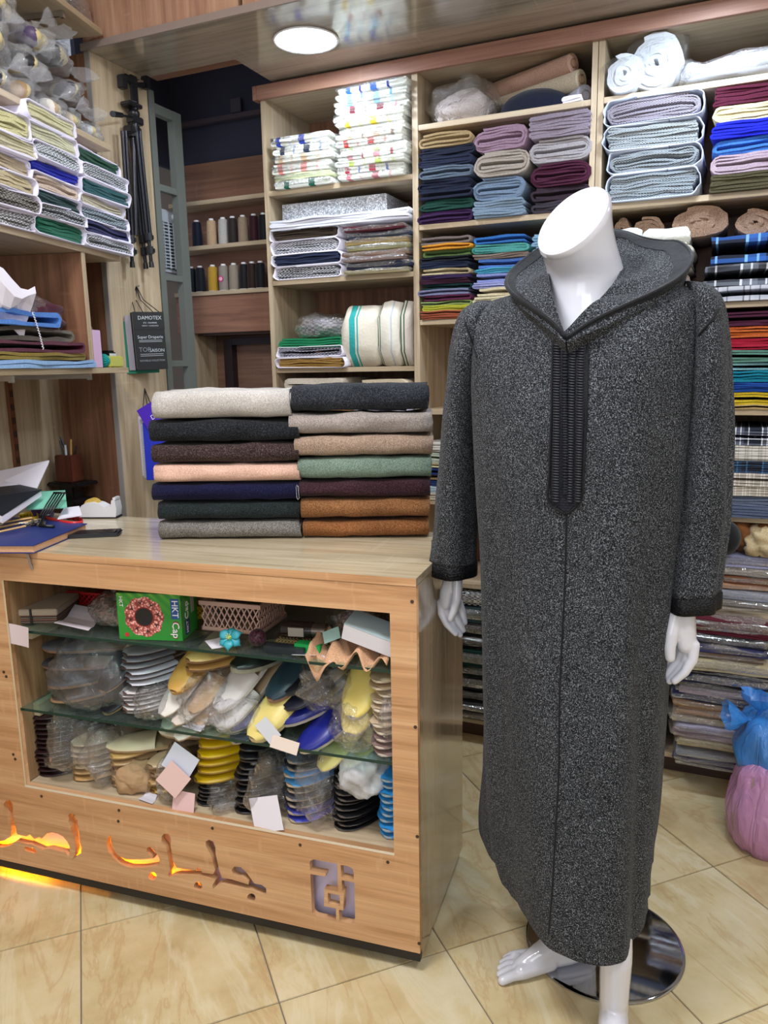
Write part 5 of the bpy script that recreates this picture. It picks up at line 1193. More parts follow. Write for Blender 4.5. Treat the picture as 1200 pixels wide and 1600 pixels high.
# ---- tripod on the panel
def px2(x, y, X=-1.97): return hit(x, y, (X, 0, 0), (1, 0, 0))
TR = empty('tripod', px2(205, 420)); Ti = Matrix.Translation(-TR.location)
def tl(m, name, mat, smooth=False, angle=40):
    o = m.done(name, mat, None, smooth, angle); o.data.transform(Ti); o.parent = TR; return o
BP = plain('#15161b', .35); BP2 = plain('#22242c', .25, .4)
for k, (xa, xb, X, y0, y1, y2, y3) in enumerate(((193, 207, -1.965, 205, 372, 392, 418), (206, 228, -1.985, 205, 372, 392, 420), (215, 237, -1.955, 205, 368, 390, 418))):
    f = lambda y: xa+(xb-xa)*(y-205)/213+(0 if k else 0)
    m = MB()
    m.cyl(px2(f(y0)-2, y0, X), px2(f(y1)-2, y1, X), .0065, seg=12); m.cyl(px2(f(y0)+3, y0, X), px2(f(y1)+3, y1, X), .0065, seg=12); m.cyl(px2(f(y1), y1, X), px2(f(y3)-0, y3, X), .0065, seg=12)
    lg = tl(m, 'leg', BP2)
    for ya, yb_, rr in ((y1-4, y1+8, .014), (y2-5, y2+7, .013)):
        m = MB().cyl(px2(f(ya), ya, X), px2(f(yb_), yb_, X), rr, seg=8); m.box(-.004, .004, -.018, .018, -.008, .008, .002, Matrix.Translation(px2(f(ya)+3, (ya+yb_)/2, X)))
        tl(m, 'leg_clamp', BP)
    m = MB().cyl(px2(f(y3-9), y3-9, X), px2(f(y3), y3, X), .0085, .0095, 12); tl(m, 'rubber_foot', BP)
m = MB().cyl(px2(207, 198), px2(209, 214), .024, .02, 12); m.box(-.02, .02, -.028, .028, -.014, .012, .004, Matrix.Translation(px2(207, 204))); tl(m, 'shoulder', BP)
m = MB().cyl(px2(208, 200), px2(212, 368, -1.972), .009, seg=14); tl(m, 'centre_column', BP2)
m = MB().cyl(px2(209, 160), px2(209, 200), .015, seg=16); m.box(-.018, .018, -.03, .024, -.012, .014, .004, Matrix.Translation(px2(212, 190))); m.ball(px2(209, 178), .021, (1, 1, .9), 16); tl(m, 'pan_head', BP)
m = MB().box(-.022, .022, -.036, .032, -.007, .007, .003, Matrix.Translation(px2(206, 165))); tl(m, 'head_plate', BP)
m = MB().cyl(px2(206, 183, -1.95), px2(188, 180, -1.90), .004, seg=10); m.cyl(px2(190, 180, -1.91), px2(176, 178, -1.86), .008, .0095, 14); tl(m, 'handle', BP)
m = MB().box(-.006, .006, -.016, .016, -.045, .045, .002, Matrix.Translation(px2(209, 140))); tl(m, 'neck_bracket', BP)
m = MB().box(-.008, .008, -.045, .055, -.012, .012, .003, Matrix.Translation(px2(208, 127))); m.box(-.014, .014, -.012, .012, -.022, .022, .003, Matrix.Translation(px2(191, 128))); m.box(-.014, .014, -.012, .012, -.02, .022, .003, Matrix.Translation(px2(228, 130))); tl(m, 'phone_clamp', BP)
m = MB().cyl(px2(216, 127, -1.958), px2(223, 127, -1.958), .003, seg=10); tl(m, 'clamp_screw', plain('#c9b49c', .3, .8))
tag(TR, 'black folded tripod with phone clamp hanging on the oak panel', 'tripod')
# ---- hanging sample books
def text(body, size, mat, parent, M4, name='lettering', ex=.0003, align='CENTER', sx=1):
    c = bpy.data.curves.new('txt', 'FONT'); c.body = body; c.size = size; c.extrude = ex; c.align_x = align; c.align_y = 'CENTER'; c.resolution_u = 2
    t = bpy.data.objects.new('txt', c); COL.objects.link(t); me = bpy.data.meshes.new_from_object(t.evaluated_get(bpy.context.evaluated_depsgraph_get())); bpy.data.objects.remove(t)
    me.transform(Matrix.Diagonal((sx, 1, 1, 1))); me.transform(M4); me.materials.clear(); return link(name, me, mat, parent)
def sbook(name, tlx, trx, brx, blx, X, th, mats, label, lay, back):
    """hanging swatch book; cover plane given by four picture corners on the plane x=X turned a little toward the room"""
    pass
SBF = Frame(-1.965, 2.235, 62)   # cover faces right and toward the room
def bp(x, y, v=0): return SBF.uz(x, y, v)
u0, zt_ = bp(207, 487); u1, zt2 = bp(257, 496); _, zb_ = bp(214, 578); ul, _ = bp(205, 578)
r = empty('sample_book', SBF.P((u0+u1)/2, 0, (zt_+zb_)/2)); r.rotation_euler = (0, math.radians(-1.5), SBF.th)
w_, h_ = (u1-u0)*.97, (zt_-zb_)*1.0
LEA = plain('#191c21', .38, bumps=.15, bscale=200)
MB().box(-w_/2, w_/2, 0, .004, -h_/2, h_/2, .001).done('front_cover', LEA, r)
MB().box(-w_/2-.001, w_/2+.001, -.0012, 0, h_*.20, h_/2+.001, .0004).done('title_flap', LEA, r)
MB().box(-w_/2+.004, w_/2-.004, .004, .020, -h_/2+.003, h_/2-.004).done('swatches', striped('#8f8478', [(.0, .4, '#3a3434'), (.6, .8, '#6d7a94')], 1, .006), r)
MB().box(-w_/2, w_/2, .020, .024, -h_/2, h_/2, .001).done('back_cover', LEA, r)
MB().box(-w_/2-.02, w_/2-.025, .027, .031, -h_/2+.0, h_/2-.01, .001).done('grey_card', plain('#9a95a0', .6), r)
MB().box(-w_/2-.035, w_/2-.02, .034, .038, -h_/2-.012, h_/2-.03, .001).done('green_card', plain('#1f7a62', .6), r)
LM = plain('#b9c0c8', .4)
def tm_(x, z): return Matrix.Translation((x, -.0014, z)) @ Matrix.Rotation(PI/2, 4, 'X')
fx = w_/.13
text('DAMOTEX', .021*fx, LM, r, tm_(.004, h_*.40)); text('ETS - DRAPERIE', .0085*fx, LM, r, tm_(.004, h_*.315)); text('MAROC - CASABLANCA', .0065*fx, LM, r, tm_(.004, h_*.265))
text('Super Draperie', .0175*fx, LM, r, tm_(.0, h_*.07)); text('TOP', .026*fx, plain('#7d848d', .4), r, tm_(-w_*.22, -h_*.15)); text('SAISON', .019*fx, LM, r, tm_(w_*.18, -h_*.165)); text('NOUVELLE COLLECTION', .0105*fx, plain('#8d949c', .4), r, tm_(0, -h_*.34), sx=.9)
for z in (.015, -.01, -.225, -.255): MB().box(-w_*.38, w_*.38, -.0016, -.0008, h_*z-.0007, h_*z+.0007, 0).done('ruled_line', LM, r)
hk = px2(213, 447, -1.996); CORD = plain('#17171a', .6)
ri = r.matrix_basis.inverted()
m = MB()
for sx in (-.36, -.1, .2, .40): m.tube([ri @ hk, ri @ hk+V((sx*w_*.5, .003, (h_/2-(ri @ hk).z)*.5)), V((sx*w_, .006+.01*(sx < 0), h_/2))], .0016, 6)
m.done('cord', CORD, r, True)
m = MB().cyl(ri @ hk, ri @ (hk+V((.012, 0, 0))), .003, seg=10); m.done('nail', CHR, r)
tag(r, 'black leather swatch book with silver lettering hanging on the oak panel', 'sample book')
# second one, blue, half hidden by the wool
B2 = Frame(-1.955, 2.25, 75); r = empty('sample_book'); u0, z1_ = B2.uz(207, 652); u1, _ = B2.uz(243, 690); _, z0_ = B2.uz(222, 745)
r.location = B2.P((u0+u1)/2, 0, (z0_+z1_)/2); r.rotation_euler = (0, 0, B2.th-1.0); hh_ = z1_-z0_; ww_ = .16
MB().box(-.02, ww_-.02, 0, .006, -hh_/2, hh_/2, .001).done('back_card', plain('#c4bcc6', .6), r)
MB().box(-.01, ww_-.01, -.010, -.004, -hh_/2-.005, hh_/2-.01, .001).done('middle_card', plain('#aaa6b8', .6), r)
MB().box(.0, ww_, -.026, -.014, -hh_/2-.006, hh_/2-.03, .001).done('swatches', striped('#6d6c74', [(.0, .5, '#c9c6cc')], 2, .004), r)
MB().box(.01, ww_, -.036, -.030, -hh_/2-.01, hh_/2-.02, .001).done('blue_cover', plain('#1c2fb8', .4), r)
fl_ = MB().box(.0, .075, -.046, -.042, -.05, .05, .001).done('purple_flap', plain('#4a1fb8', .4), r); fl_.location = (.02, 0, hh_/2-.02); fl_.rotation_euler = (0, -.5, 0)
text('DA', .024, plain('#e4e0f4', .4), fl_, Matrix.Translation((.05, -.0465, .0)) @ Matrix.Rotation(PI/2, 4, 'X'))
hk = px2(226, 607, -1.995); ri = r.matrix_basis.inverted(); m = MB()
for q in (0, .03, .06): m.tube([ri @ hk, V((q, -.01-q*.3, hh_/2-.005))], .0018, 6)
m.done('cord', CORD, r, True); tag(r, 'blue and purple swatch book hanging behind the left wool stack', 'sample book')
# === COUNTER CONTENTS ===
def cpos(x, y, v): return CT.uz(x, y, v)
def slip_meshes():
    """pointed leather slipper: toe at -y, heel at +y; length 1, width .36"""
    pr = [(0.0, .000), (.015, .045), (.05, .088), (.12, .135), (.24, .170), (.38, .180), (.55, .170), (.70, .150), (.85, .138), (.94, .115), (1.0, .06)]
    outl = [V((w, y-.5, 0)) for y, w in pr]+[V((-w, y-.5, 0)) for y, w in pr[::-1][1:-1] if w > 0]
    m = MB(); R = []
    for s, z in ((.94, 0), (1, .012), (1, .064), (.95, .072)): R.append([V((p.x*s, p.y*(1-(1-s)*.3), z+.05*max(0, -.38-p.y)*2)) for p in outl])
    m.loft(R); sole = m.done('sole', None)
    m = MB(); rows = []
    for k in range(12):
        y = .015+.50*k/11; w = .985*(.02+ (lambda t: [a[1]+(b[1]-a[1])*(t-a[0])/(b[0]-a[0]) for a, b in zip(pr, pr[1:]) if a[0] <= t <= b[0]][0])(y)); hh = .035+.135*(y/.5)**.75
        rows.append([V((w*math.cos(t)*1.0, y-.5, .068+hh*max(0, math.sin(t))**.8+.05*max(0, .12-y)*2)) for t in [PI*i/12 for i in range(13)]])
    m.loft(rows, cap=False, closed=False)
    low = [[p+V((0, 0, -.006)) for p in r] for r in rows]
    upper = m.done('upper', None, None, True)
    m = MB(); m.loft([[V((p.x*.9, p.y*.93+.02, z)) for p in outl] for z in (.070, .076)]); ins = m.done('insole', None)
    ms = (sole.data, upper.data, ins.data)
    for o in (sole, upper, ins): bpy.data.objects.remove(o)
    return ms
SM = slip_meshes()
def slipper(c, sole_c='#b79b78', L=.25, flat=.55, rough=.35, insole='#c9ad86'):
    r = empty('slipper')
    for nm, me, mt in (('sole', SM[0], plain(sole_c, .6)), ('upper', SM[1], plain(c, rough, bumps=.1, bscale=50)), ('insole', SM[2], plain(insole, .7))):
        o = bpy.data.objects.new(nm, me); COL.objects.link(o); o.parent = r
        if not me.materials: me.materials.append(None)
        o.material_slots[0].link = 'OBJECT'; o.material_slots[0].material = mt
        o.scale = (L, L, L*flat)
    return r
def slip_stack(x0, x1, yb, yt, v, cols, head, where, zsnap=None, pitch=0, L=.25, group=None, lean=0, noun='slipper', flat=None):
    """cols listed top to bottom: (name, colour, sole)"""
    u0, u1, z0, z1 = scale_stack(CT, x0, x1, yb, yt, v, zsnap); n = len(cols); dz = (z1-z0)/n; uc = (u0+u1)/2
    for k, c in enumerate(cols):
        i = n-1-k; s = slipper(c[1], c[2] if len(c) > 2 else '#b79b78', L, flat or min(.6, max(.16, dz/.22/L*.9)))
        a = math.radians(head)+random.uniform(-.06, .06)
        s.location = CT.P(uc+lean*i/n+random.uniform(-.004, .004), v+.108+random.uniform(-.006, .006), z0+dz*i+.0006); s.rotation_euler = (math.radians(pitch*1.35), 0, CT.th+a*(.8 if pitch else 1))
        tag(s, f"{c[0]} {noun}, {ordn(k, n)} in {where}" if n > 1 else f"{c[0]} {noun} {where}", 'slipper', group or where)
CFILM = plastic('#f6f7fb', .03, 1.6, bs=40, key='c')
def cbag(x0, x1, yb, yt, v, d, label, seed, zsnap=None, film=CFILM, tuftup=False, inner=None): return film_bag(CT, x0, x1, yb, yt, v, d, None, label, inner, tuftup, 'clear bags in the display', zsnap=zsnap, seed=seed, film=film)
ZB = .3095; ZG2 = G2+.0005; ZG1 = G1+.0005
# bottom compartment
slip_stack(50, 140, 1230, 1122, .06, [('dark burgundy brown', '#2c1618', '#1c0f10')]*13, -28, 'the tall dark stack at far left', ZB, L=.27)
cbag(44, 146, 1232, 1116, .03, .30, 'clear film bag round the tall dark burgundy slipper stack', 1.2, ZB)
slip_stack(114, 172, 1233, 1168, .05, [('cream beige', '#c9b896', '#8f7a5c'), ('sand', '#c0a884', '#a58e6c'), ('pale tan', '#c7ac88', '#8c7252'), ('beige', '#bfa680', '#a08662'), ('oat', '#c9b592', '#8f7858'), ('warm sand', '#c4a272', '#9c7c50'), ('honey beige', '#bb9560', '#8a6a40')], -35, 'the beige stack beside the dark one', ZB, L=.24)
cbag(110, 176, 1236, 1146, .03, .26, 'clear bag over the beige slipper stack, bottom level', 2.4, ZB)
for x0, x1, yb, yt, hd, c, lab, v in ((146, 268, 1192, 1142, 62, '#cfc2a2', 'large cream leather slipper lying across the beige stacks', .03), (255, 330, 1172, 1144, 70, '#d6cdb4', 'second cream slipper right of the large one, bottom level', .06)):
    slip_stack(x0, x1, yb, yt, v, [(lab.split(' slipper')[0], c, '#a98f6a')], -hd, 'slipper'.join(lab.split('slipper')[1:]).strip() or 'x', L=.27, flat=.5, group='cream slippers on top')
slip_stack(168, 236, 1252, 1182, .05, [('butter tan', '#cda868', '#a88a5c'), ('sand brown', '#b7976c', '#8a6c48'), ('tan', '#b89468', '#8a6c48'), ('pale tan', '#c2a47c', '#9a7c58'), ('beige brown', '#b08e68', '#84664a')], -30, 'the stack in crumpled kraft paper', ZB, L=.23)
KRAFT = plain('#a98a66', .75, bumps=.4, bscale=20)
cbag(172, 226, 1250, 1206, .03, .10, 'crumpled kraft paper bag round tan slippers, bottom level', 3.6, ZB, film=KRAFT)
slip_stack(240, 270, 1266, 1192, .05, [('pale beige', '#c3ab88', '#94785a'), ('beige', '#b99c74', '#8c7050'), ('tan', '#b3925f', '#86683c'), ('honey', '#c09a4c', '#8a6c30')], -20, 'the narrow beige stack behind the pink card', ZB, L=.22)
cbag(234, 274, 1268, 1186, .02, .2, 'clear bag over the narrow beige stack, bottom level', 4.8, ZB)
_, zy = cpos(340, 1232, .05)
slip_stack(306, 380, 1282, 1234, .05, [('black', '#17181a', '#4a4038')]*5, -30, 'the black stack under the yellow slippers', ZB, L=.24)
slip_stack(306, 382, 1232, 1150, .05, [('bright yellow', '#d8b40c', '#a8843c'), ('lemon yellow', '#d4b010', '#a8843c'), ('sunny yellow', '#dcb80e', '#a8843c'), ('golden yellow', '#ceaa0e', '#a8843c'), ('deep yellow', '#c8a410', '#a8843c'), ('mustard yellow', '#c09c14', '#8a6c30')], -38, 'the yellow stack in the middle, bottom level', zy, L=.25, lean=.02)
cbag(304, 384, 1286, 1232, .03, .24, 'dark clear bag over the black stack under the yellow slippers', 5.5, ZB)
slip_stack(372, 440, 1296, 1168, .05, [('glossy black', '#15151a', '#3a322c')]*12, -28, 'the leaning black stack right of the yellow slippers', ZB, L=.26, lean=.025)
cbag(368, 448, 1298, 1164, .02, .26, 'clear bag over the leaning black stack', 6.1, ZB)
slip_stack(452, 520, 1302, 1188, .05, [('steel grey', '#4a4e58', '#8a8074'), ('charcoal', '#2c2e36', '#8a8074'), ('sky blue', '#3f8ccc', '#b9a88c'), ('light blue', '#4a98d4', '#b9a88c'), ('dark grey', '#34363e', '#b0a08a'), ('slate grey', '#474a54', '#b0a08a'), ('graphite', '#2f3138', '#b0a08a'), ('indigo', '#3a3f94', '#b0a08a'), ('violet blue', '#3c44b0', '#b0a08a')], -26, 'the blue and grey stack, bottom level', ZB, L=.25)
cbag(444, 524, 1304, 1182, .02, .26, 'clear bag over the blue and grey stack, bottom level', 7.3, ZB)
slip_stack(524, 590, 1320, 1212, .05, [('black', '#131316', '#57504a')]*11, -20, 'the black stack under white film, bottom right', ZB, L=.25)
cbag(514, 596, 1262, 1186, .02, .2, 'white crinkled film gathered over the right black stack', 8.8, ZB+.10, film=plastic('#f4f6fa', .5, .5, bs=30, key='w'))
slip_stack(592, 640, 1330, 1214, .05, [('azure blue', '#2f8cd4', '#8fa6b4')]*9, -12, 'the azure stack at display right edge', ZB, L=.22)
def card(x0, x1, yb, yt, v, c, label, rot=0, tilt=-12, bend=0, name='card', cat='paper'):
    u0, z0 = cpos(x0, yb, v); u1, _ = cpos(x1, yb, v); _, z1 = cpos(x0, yt, v); w, h = u1-u0, z1-z0; me_r = []
    m = MB(); rows = [[V((w*(i/6-.5), bend*(1-(2*i/6-1)**2), h*j/4-h/2)) for i in range(7)] for j in range(5)]; m.loft(rows, cap=False, closed=False)
    o = m.done(name, plain(c, .7)); so = o.modifiers.new('s', 'SOLIDIFY'); so.thickness = .0008
    o.location = CT.P((u0+u1)/2, v, (z0+z1)/2); o.rotation_mode = 'XYZ'; o.rotation_euler = (math.radians(tilt), math.radians(rot), CT.th); tag(o, label, cat, 'paper slips in the display'); return o
card(254, 290, 1234, 1196, .012, '#d8b9b4', 'dusty pink square card tilted over the beige stack, bottom level', 38)
card(271, 304, 1272, 1236, .016, '#dbb8ba', 'pink card standing at the front edge below the tilted one', 2)
card(262, 304, 1208, 1168, .03, '#c4c9d8', 'pale blue-grey paper behind the tilted pink card', 30)
card(394, 440, 1292, 1244, .010, '#dcd8e2', 'white square card leaning on the black stack, bottom level', -16)

def flatcard(px, z, c, label, curl=.0):
    P = [hit(x, y, (0, 0, z), (0, 0, 1)) for x, y in px]; c0 = sum(P, V())/4; Q = [p-c0 for p in P]
    while min((CT.P(0, 0, 0)-(c0+q)).dot(CT.n) for q in Q) < .013: c0 = c0-CT.n*.004
    rows = [[Q[0].lerp(Q[1], i/5).lerp(Q[3].lerp(Q[2], i/5), j/5)+V((0, 0, curl*(1-math.cos(PI*(i/5-.5)*2))*.5+.0006)) for i in range(6)] for j in range(6)]
    m = MB(); m.loft(rows, cap=False, closed=False); o = m.done('card', plain(c, .7)); o.modifiers.new('s', 'SOLIDIFY').thickness = .0006; o.location = c0; tag(o, label, 'paper', 'paper slips in the display')
# middle compartment on the lower glass
slip_stack(64, 130, 1060, 1008, .06, [('grey suede', '#5c5c62', '#8c6c54'), ('charcoal suede', '#3a3b42', '#8c6c54')], -70, 'the open grey bag at left, middle level', ZG2+.075, L=.26, flat=.6)
slip_stack(76, 150, 1116, 1062, .05, [('slate', '#4c4f58', '#a07c5c'), ('brown lined', '#5a4a42', '#b08c68')], -40, 'the open grey bag at left, lower pair', ZG2, L=.25, flat=.6)
slip_stack(142, 192, 1070, 1016, .05, [('black leather', '#1b1c22', '#b08c68'), ('black glossy', '#202128', '#a98560')], -15, 'the pair standing beside the grey bag', ZG2+.05, L=.24, pitch=25, flat=.55)
cbag(56, 196, 1122, 1002, .015, .28, 'large smoky clear bag of grey slippers at left, middle level', 9.7, ZG2, film=plastic('#dfe3ea', .05, .9, bs=26, key='s'))
slip_stack(196, 256, 1080, 1020, .05, [('silver grey', '#8b8c90', '#3c2c28'), ('grey', '#77787e', '#3c2c28'), ('dove grey', '#84858a', '#3c2c28'), ('white', '#c9ccd8', '#3c2c28'), ('pearl white', '#cfd2de', '#3c2c28'), ('bright white', '#d9dbe4', '#2a2024')], -25, 'the grey and white stack, middle level', ZG2+.085, L=.25)
slip_stack(196, 250, 1136, 1082, .05, [('white', '#d9d5d2', '#6c4c44')]*6, -30, 'the low white stack in film, middle level', ZG2, L=.24)
cbag(190, 256, 1138, 1078, .02, .24, 'clear bag over the low white slipper stack, middle level', 10.4, ZG2)
slip_stack(258, 300, 1060, 1024, .04, [('golden tan', '#c49a50', '#b08850')], -12, 'hanging toe first over the white pairs', pitch=20, flat=.75, L=.24)
slip_stack(296, 352, 1058, 1026, .05, [('sand yellow', '#c9a868', '#7c5a38'), ('toffee', '#b98e50', '#7c5a38')], -35, 'the tan pair, middle level', L=.24)
slip_stack(246, 290, 1112, 1062, .03, [('white ivory', '#e0dcd4', '#b59c88'), ('ivory', '#d8d2c8', '#b59c88')], -35, 'the slanted white pair left of middle', pitch=30, L=.24, flat=.5)
slip_stack(268, 312, 1138, 1088, .02, [('cream white', '#ddd4c8', '#b89c80'), ('off-white', '#e2dcd2', '#b89c80')], -42, 'the lower slanted white pair', ZG2, pitch=22, L=.22, flat=.5)
slip_stack(296, 340, 1112, 1066, .03, [('beige leather', '#c4a27c', '#a08060'), ('light tan', '#caa886', '#a08060')], -40, 'the bagged beige pair, middle level', pitch=26, L=.23, flat=.5)
cbag(262, 345, 1140, 1064, .012, .2, 'clear film over slanted white and beige pairs', 11.2, ZG2)
slip_stack(360, 420, 1056, 1030, .05, [('black green', '#141c1a', '#8a8a7c')], -20, 'above the silver white slippers', flat=.8, L=.25)
slip_stack(334, 392, 1112, 1052, .03, [('silver white', '#c9c6c4', '#d8d6d0'), ('satin white', '#d4d2ce', '#c4bcae')], -32, 'the shiny white pair in the middle', pitch=26, L=.25, flat=.7)
slip_stack(312, 356, 1146, 1104, .03, [('pearl', '#c4bdb2', '#b0a494'), ('clear beige', '#bfae9a', '#a8967e')], -25, 'the pearl pair under the shiny white one', ZG2, pitch=15, L=.2, flat=.5)
slip_stack(358, 400, 1152, 1112, .03, [('navy blue', '#1a2160', '#b8b0a4'), ('deep navy', '#171c50', '#a89e90')], -35, 'the navy pair left of the yellow toe', ZG2, pitch=16, L=.22, flat=.5)
cbag(308, 402, 1154, 1100, .012, .16, 'clear bag with pearl and navy pairs, middle level', 12.9, ZG2)
slip_stack(396, 452, 1128, 1066, .02, [('pale yellow', '#d9c878', '#c9b98c')], -28, 'with pointed toe in the centre of the display', pitch=22, L=.27, flat=.9)
slip_stack(418, 462, 1074, 1036, .05, [('dark teal', '#1e3440', '#8c6a58')], -30, 'behind the pale yellow pointed one', pitch=20, L=.24, flat=.8)
slip_stack(452, 520, 1112, 1046, .05, [('black', '#14161c', '#3c3c44'), ('midnight', '#161a2c', '#3c3c44'), ('jet black', '#111216', '#3c3c44')], -50, 'the black trio in film right of centre', pitch=18, L=.26, flat=.5)
slip_stack(454, 506, 1132, 1102, .03, [('royal navy', '#171f70', '#b8b0a0')], -60, 'upper of two navy toes right of centre', pitch=12, L=.25, flat=.7)
slip_stack(480, 532, 1158, 1106, .015, [('cobalt navy', '#1a2280', '#c4baa4')], -42, 'lower of two navy toes right of centre', pitch=18, L=.25, flat=.75)
cbag(446, 540, 1120, 1044, .03, .22, 'clear film with sharp glints over the black trio', 13.1)
slip_stack(524, 582, 1112, 1058, .03, [('pastel yellow', '#d9c66e', '#cfc4b4'), ('light yellow', '#d4be60', '#b8ae9c')], -8, 'the upright yellow pair at right', pitch=30, L=.24, flat=.8)
slip_stack(504, 546, 1172, 1114, .012, [('creamy yellow', '#d9cb84', '#c8bda8')], -48, 'left of two slanted soles at lower right', ZG2, pitch=30, L=.24, flat=.5)
slip_stack(544, 580, 1168, 1118, .02, [('soft yellow', '#dccf8c', '#c8c0b0')], -52, 'right of two slanted soles at lower right', ZG2, pitch=28, L=.22, flat=.5)
cbag(500, 584, 1176, 1110, .008, .18, 'clear bag round the slanted pale yellow slippers', 14.7, ZG2)
slip_stack(584, 634, 1184, 1056, .04, [('beige', '#b9a284', '#cdbfa8'), ('pearl beige', '#b79c7c', '#cdbfa8')]+[('pale pearl', '#c0aa90', '#d4c8b4')]*6+[('mauve beige', '#8c7470', '#c4b4a8')]*3, -10, 'the pearly stack at the right edge', ZG2, L=.24)
cbag(578, 640, 1186, 1052, .015, .22, 'clear bag over the pearly stack at the right edge', 15.5, ZG2)
card(402, 436, 1150, 1128, .012, '#c9ccd4', 'folded white paper slip under the yellow toe', 48)
card(424, 466, 1170, 1152, .008, '#d8c8bc', 'cream-pink slip hanging over the lower glass edge', 10, -20)
flatcard([(283, 1138), (300, 1128), (321, 1134), (312, 1147)], ZG2, '#d9d9e0', 'white slip lying under the slanted white pairs', .004)
flatcard([(208, 1258), (222, 1245), (238, 1252), (230, 1266)], ZB, '#d4d2de', 'small white lined slip lying by the kraft bag', .004)
# top compartment on the upper glass
def cbox(nm, x0, x1, yb, yt, v, d, mat, label, cat, z=ZG1, rot=0, bev=.001):
    u0, u1, z0, z1 = scale_stack(CT, x0, x1, yb, yt, v, z); r = empty(nm); MB().box(-(u1-u0)/2, (u1-u0)/2, 0, d, 0, z1-z0, bev).done('body', mat, r)
    CT.put(r, (u0+u1)/2, v, z0, math.radians(rot)); tag(r, label, cat); return r, u1-u0, z1-z0
# swatch boxes at left
r, w_, h_ = cbox('swatch_pack', 22, 84, 992, 962, .06, .15, striped('#8c7a6c', [(.0, .25, '#1c1a18'), (.3, .5, '#7c3c30'), (.6, .8, '#1c1a18')], 2, .012), 'pack of dark cloth swatches with a grey lid at left, top level', 'swatches', rot=18)
MB().box(-w_/2-.004, w_/2+.004, -.004, .152, h_, h_+.018, .002).done('lid', plain('#a59684', .5), r)
m = MB().box(-.003, .003, -.006, -.004, 0, h_+.02); m.done('ribbon', plain('#1c1a1a', .6), r)
card(16, 46, 1007, 976, .003, '#d4c4c8', 'pale pink paper hanging over the glass at far left', 6, 0, .002)
flatcard([(72, 988), (106, 958), (146, 966), (126, 1001)], ZG1, '#d9cfd6', 'large folded pinkish white paper right of the swatch pack', .016)
m = MB(); bk_ = plain('#a5161a', .4)
def basket(x0, x1, yb, yt, v, c, label, d=.16, rows=3, z=ZG1, diamond=True):
    u0, u1, z0, z1 = scale_stack(CT, x0, x1, yb, yt, v, z); w, h = u1-u0, z1-z0; r = empty('basket'); mt = plain(c, .45)
    m = MB(); t = .0025
    P = lambda s, zz: (w/2*(.88+.12*zz/h)*s)
    # open lattice front and sides from crossing bars, rims top and bottom
    for (ax, L, off) in (('x', w, 0), ('x', w, d), ('y', d, -w/2), ('y', d, w/2)):
        n = max(4, int(L/.016))
        for k in range(n):
            for s in (1, -1):
                a = -L/2+L*(k+.5)/n-s*L/n*.5*1.0; b = a+s*L/n
                for q in range(2):
                    z_a, z_b = h*(.12+.38*q), h*(.12+.38*(q+1)); aa_, bb_ = (a, b) if q == 0 else (b, a)
                    if ax == 'x': p, p2 = V((aa_*.94, off, z_a)), V((bb_*.97, off, z_b))
                    else: p, p2 = V((off*(.9), aa_+d/2, z_a)), V((off*(.95), bb_+d/2, z_b))
                    m.tube([p, p2], .0022, 4, False)
    m.done('lattice', mt, r)
    m = MB()
    for zz, hgt, e in ((h*.86, h*.14, .003), (0, h*.14, 0)):
        m.box(-w/2-e, w/2+e, -e, .003, zz, zz+hgt); m.box(-w/2-e, w/2+e, d-.003, d+e, zz, zz+hgt); m.box(-w/2-e, -w/2+.003, 0, d, zz, zz+hgt); m.box(w/2-.003, w/2+e, 0, d, zz, zz+hgt)
    m.box(-w/2, w/2, 0, d, 0, .003); m.done('rims', mt, r)
    CT.put(r, (u0+u1)/2, v, z0); tag(r, label, 'basket', 'plastic baskets in the display'); return r
basket(96, 192, 972, 926, .24, '#a5181c', 'red plastic basket at the back behind the bead bag')
basket(316, 408, 992, 942, .14, '#c9a294', 'pinkish beige lattice basket behind the teal flower')
basket(296, 326, 984, 948, .22, '#d9b410', 'yellow plastic basket between the green box and the beige basket')
heap_cloth(CT, 320, 400, 950, 938, .16, .12, '#4a3a34', 'dark brown bundle inside the beige basket', 9.9, zsnap=ZG1+.03)
BEAD = fabric('#7a5648', .7, .5, .1, 120)
cbag(130, 190, 1000, 924, .07, .13, 'clear bag of brown beads left of the green cap box', 16.2, ZG1, inner=[('beads', BEAD, (.85, .85, .75), (0, 0, 0))], tuftup=True)
# green cap box with printed faces
u0, u1, z0, z1 = scale_stack(CT, 190, 281, 1012, 928, .035, ZG1)
gw, gh, gd_ = .172, z1-z0, .105
def greenmat():
    m, nt, b = newmat('green_print'); tc = N(nt, 'ShaderNodeTexCoord'); w_ = N(nt, 'ShaderNodeTexWave'); w_.wave_type = 'BANDS'; w_.bands_direction = 'DIAGONAL'; w_.inputs['Scale'].default_value = 22; w_.inputs['Distortion'].default_value = .6
    nt.links.new(tc.outputs['Object'], w_.inputs['Vector']); sp = N(nt, 'ShaderNodeSeparateXYZ'); nt.links.new(tc.outputs['Object'], sp.inputs[0])
    mr = N(nt, 'ShaderNodeMapRange', i_1=.06, i_2=.16); nt.links.new(sp.outputs[2], mr.inputs[0]); ml = N(nt, 'ShaderNodeMath', operation='MULTIPLY'); nt.links.new(w_.outputs[0], ml.inputs[0]); nt.links.new(mr.outputs[0], ml.inputs[1])
    r = ramp(nt, ml.outputs[0], [(0, '#2c8a34'), (.5, '#4a9c38'), (.95, '#b9cc4a')]); nt.links.new(r.outputs[0], b.inputs['Base Color']); b.inputs['Roughness'].default_value = .3; return m
g = empty('cap_box'); MB().box(-gw/2, gw/2, 0, gd_, 0, gh, .0008).done('carton', greenmat(), g)
cx, cz = -gw*.08, gh*.50; Rf = gh*.40
m = MB(); pts = []
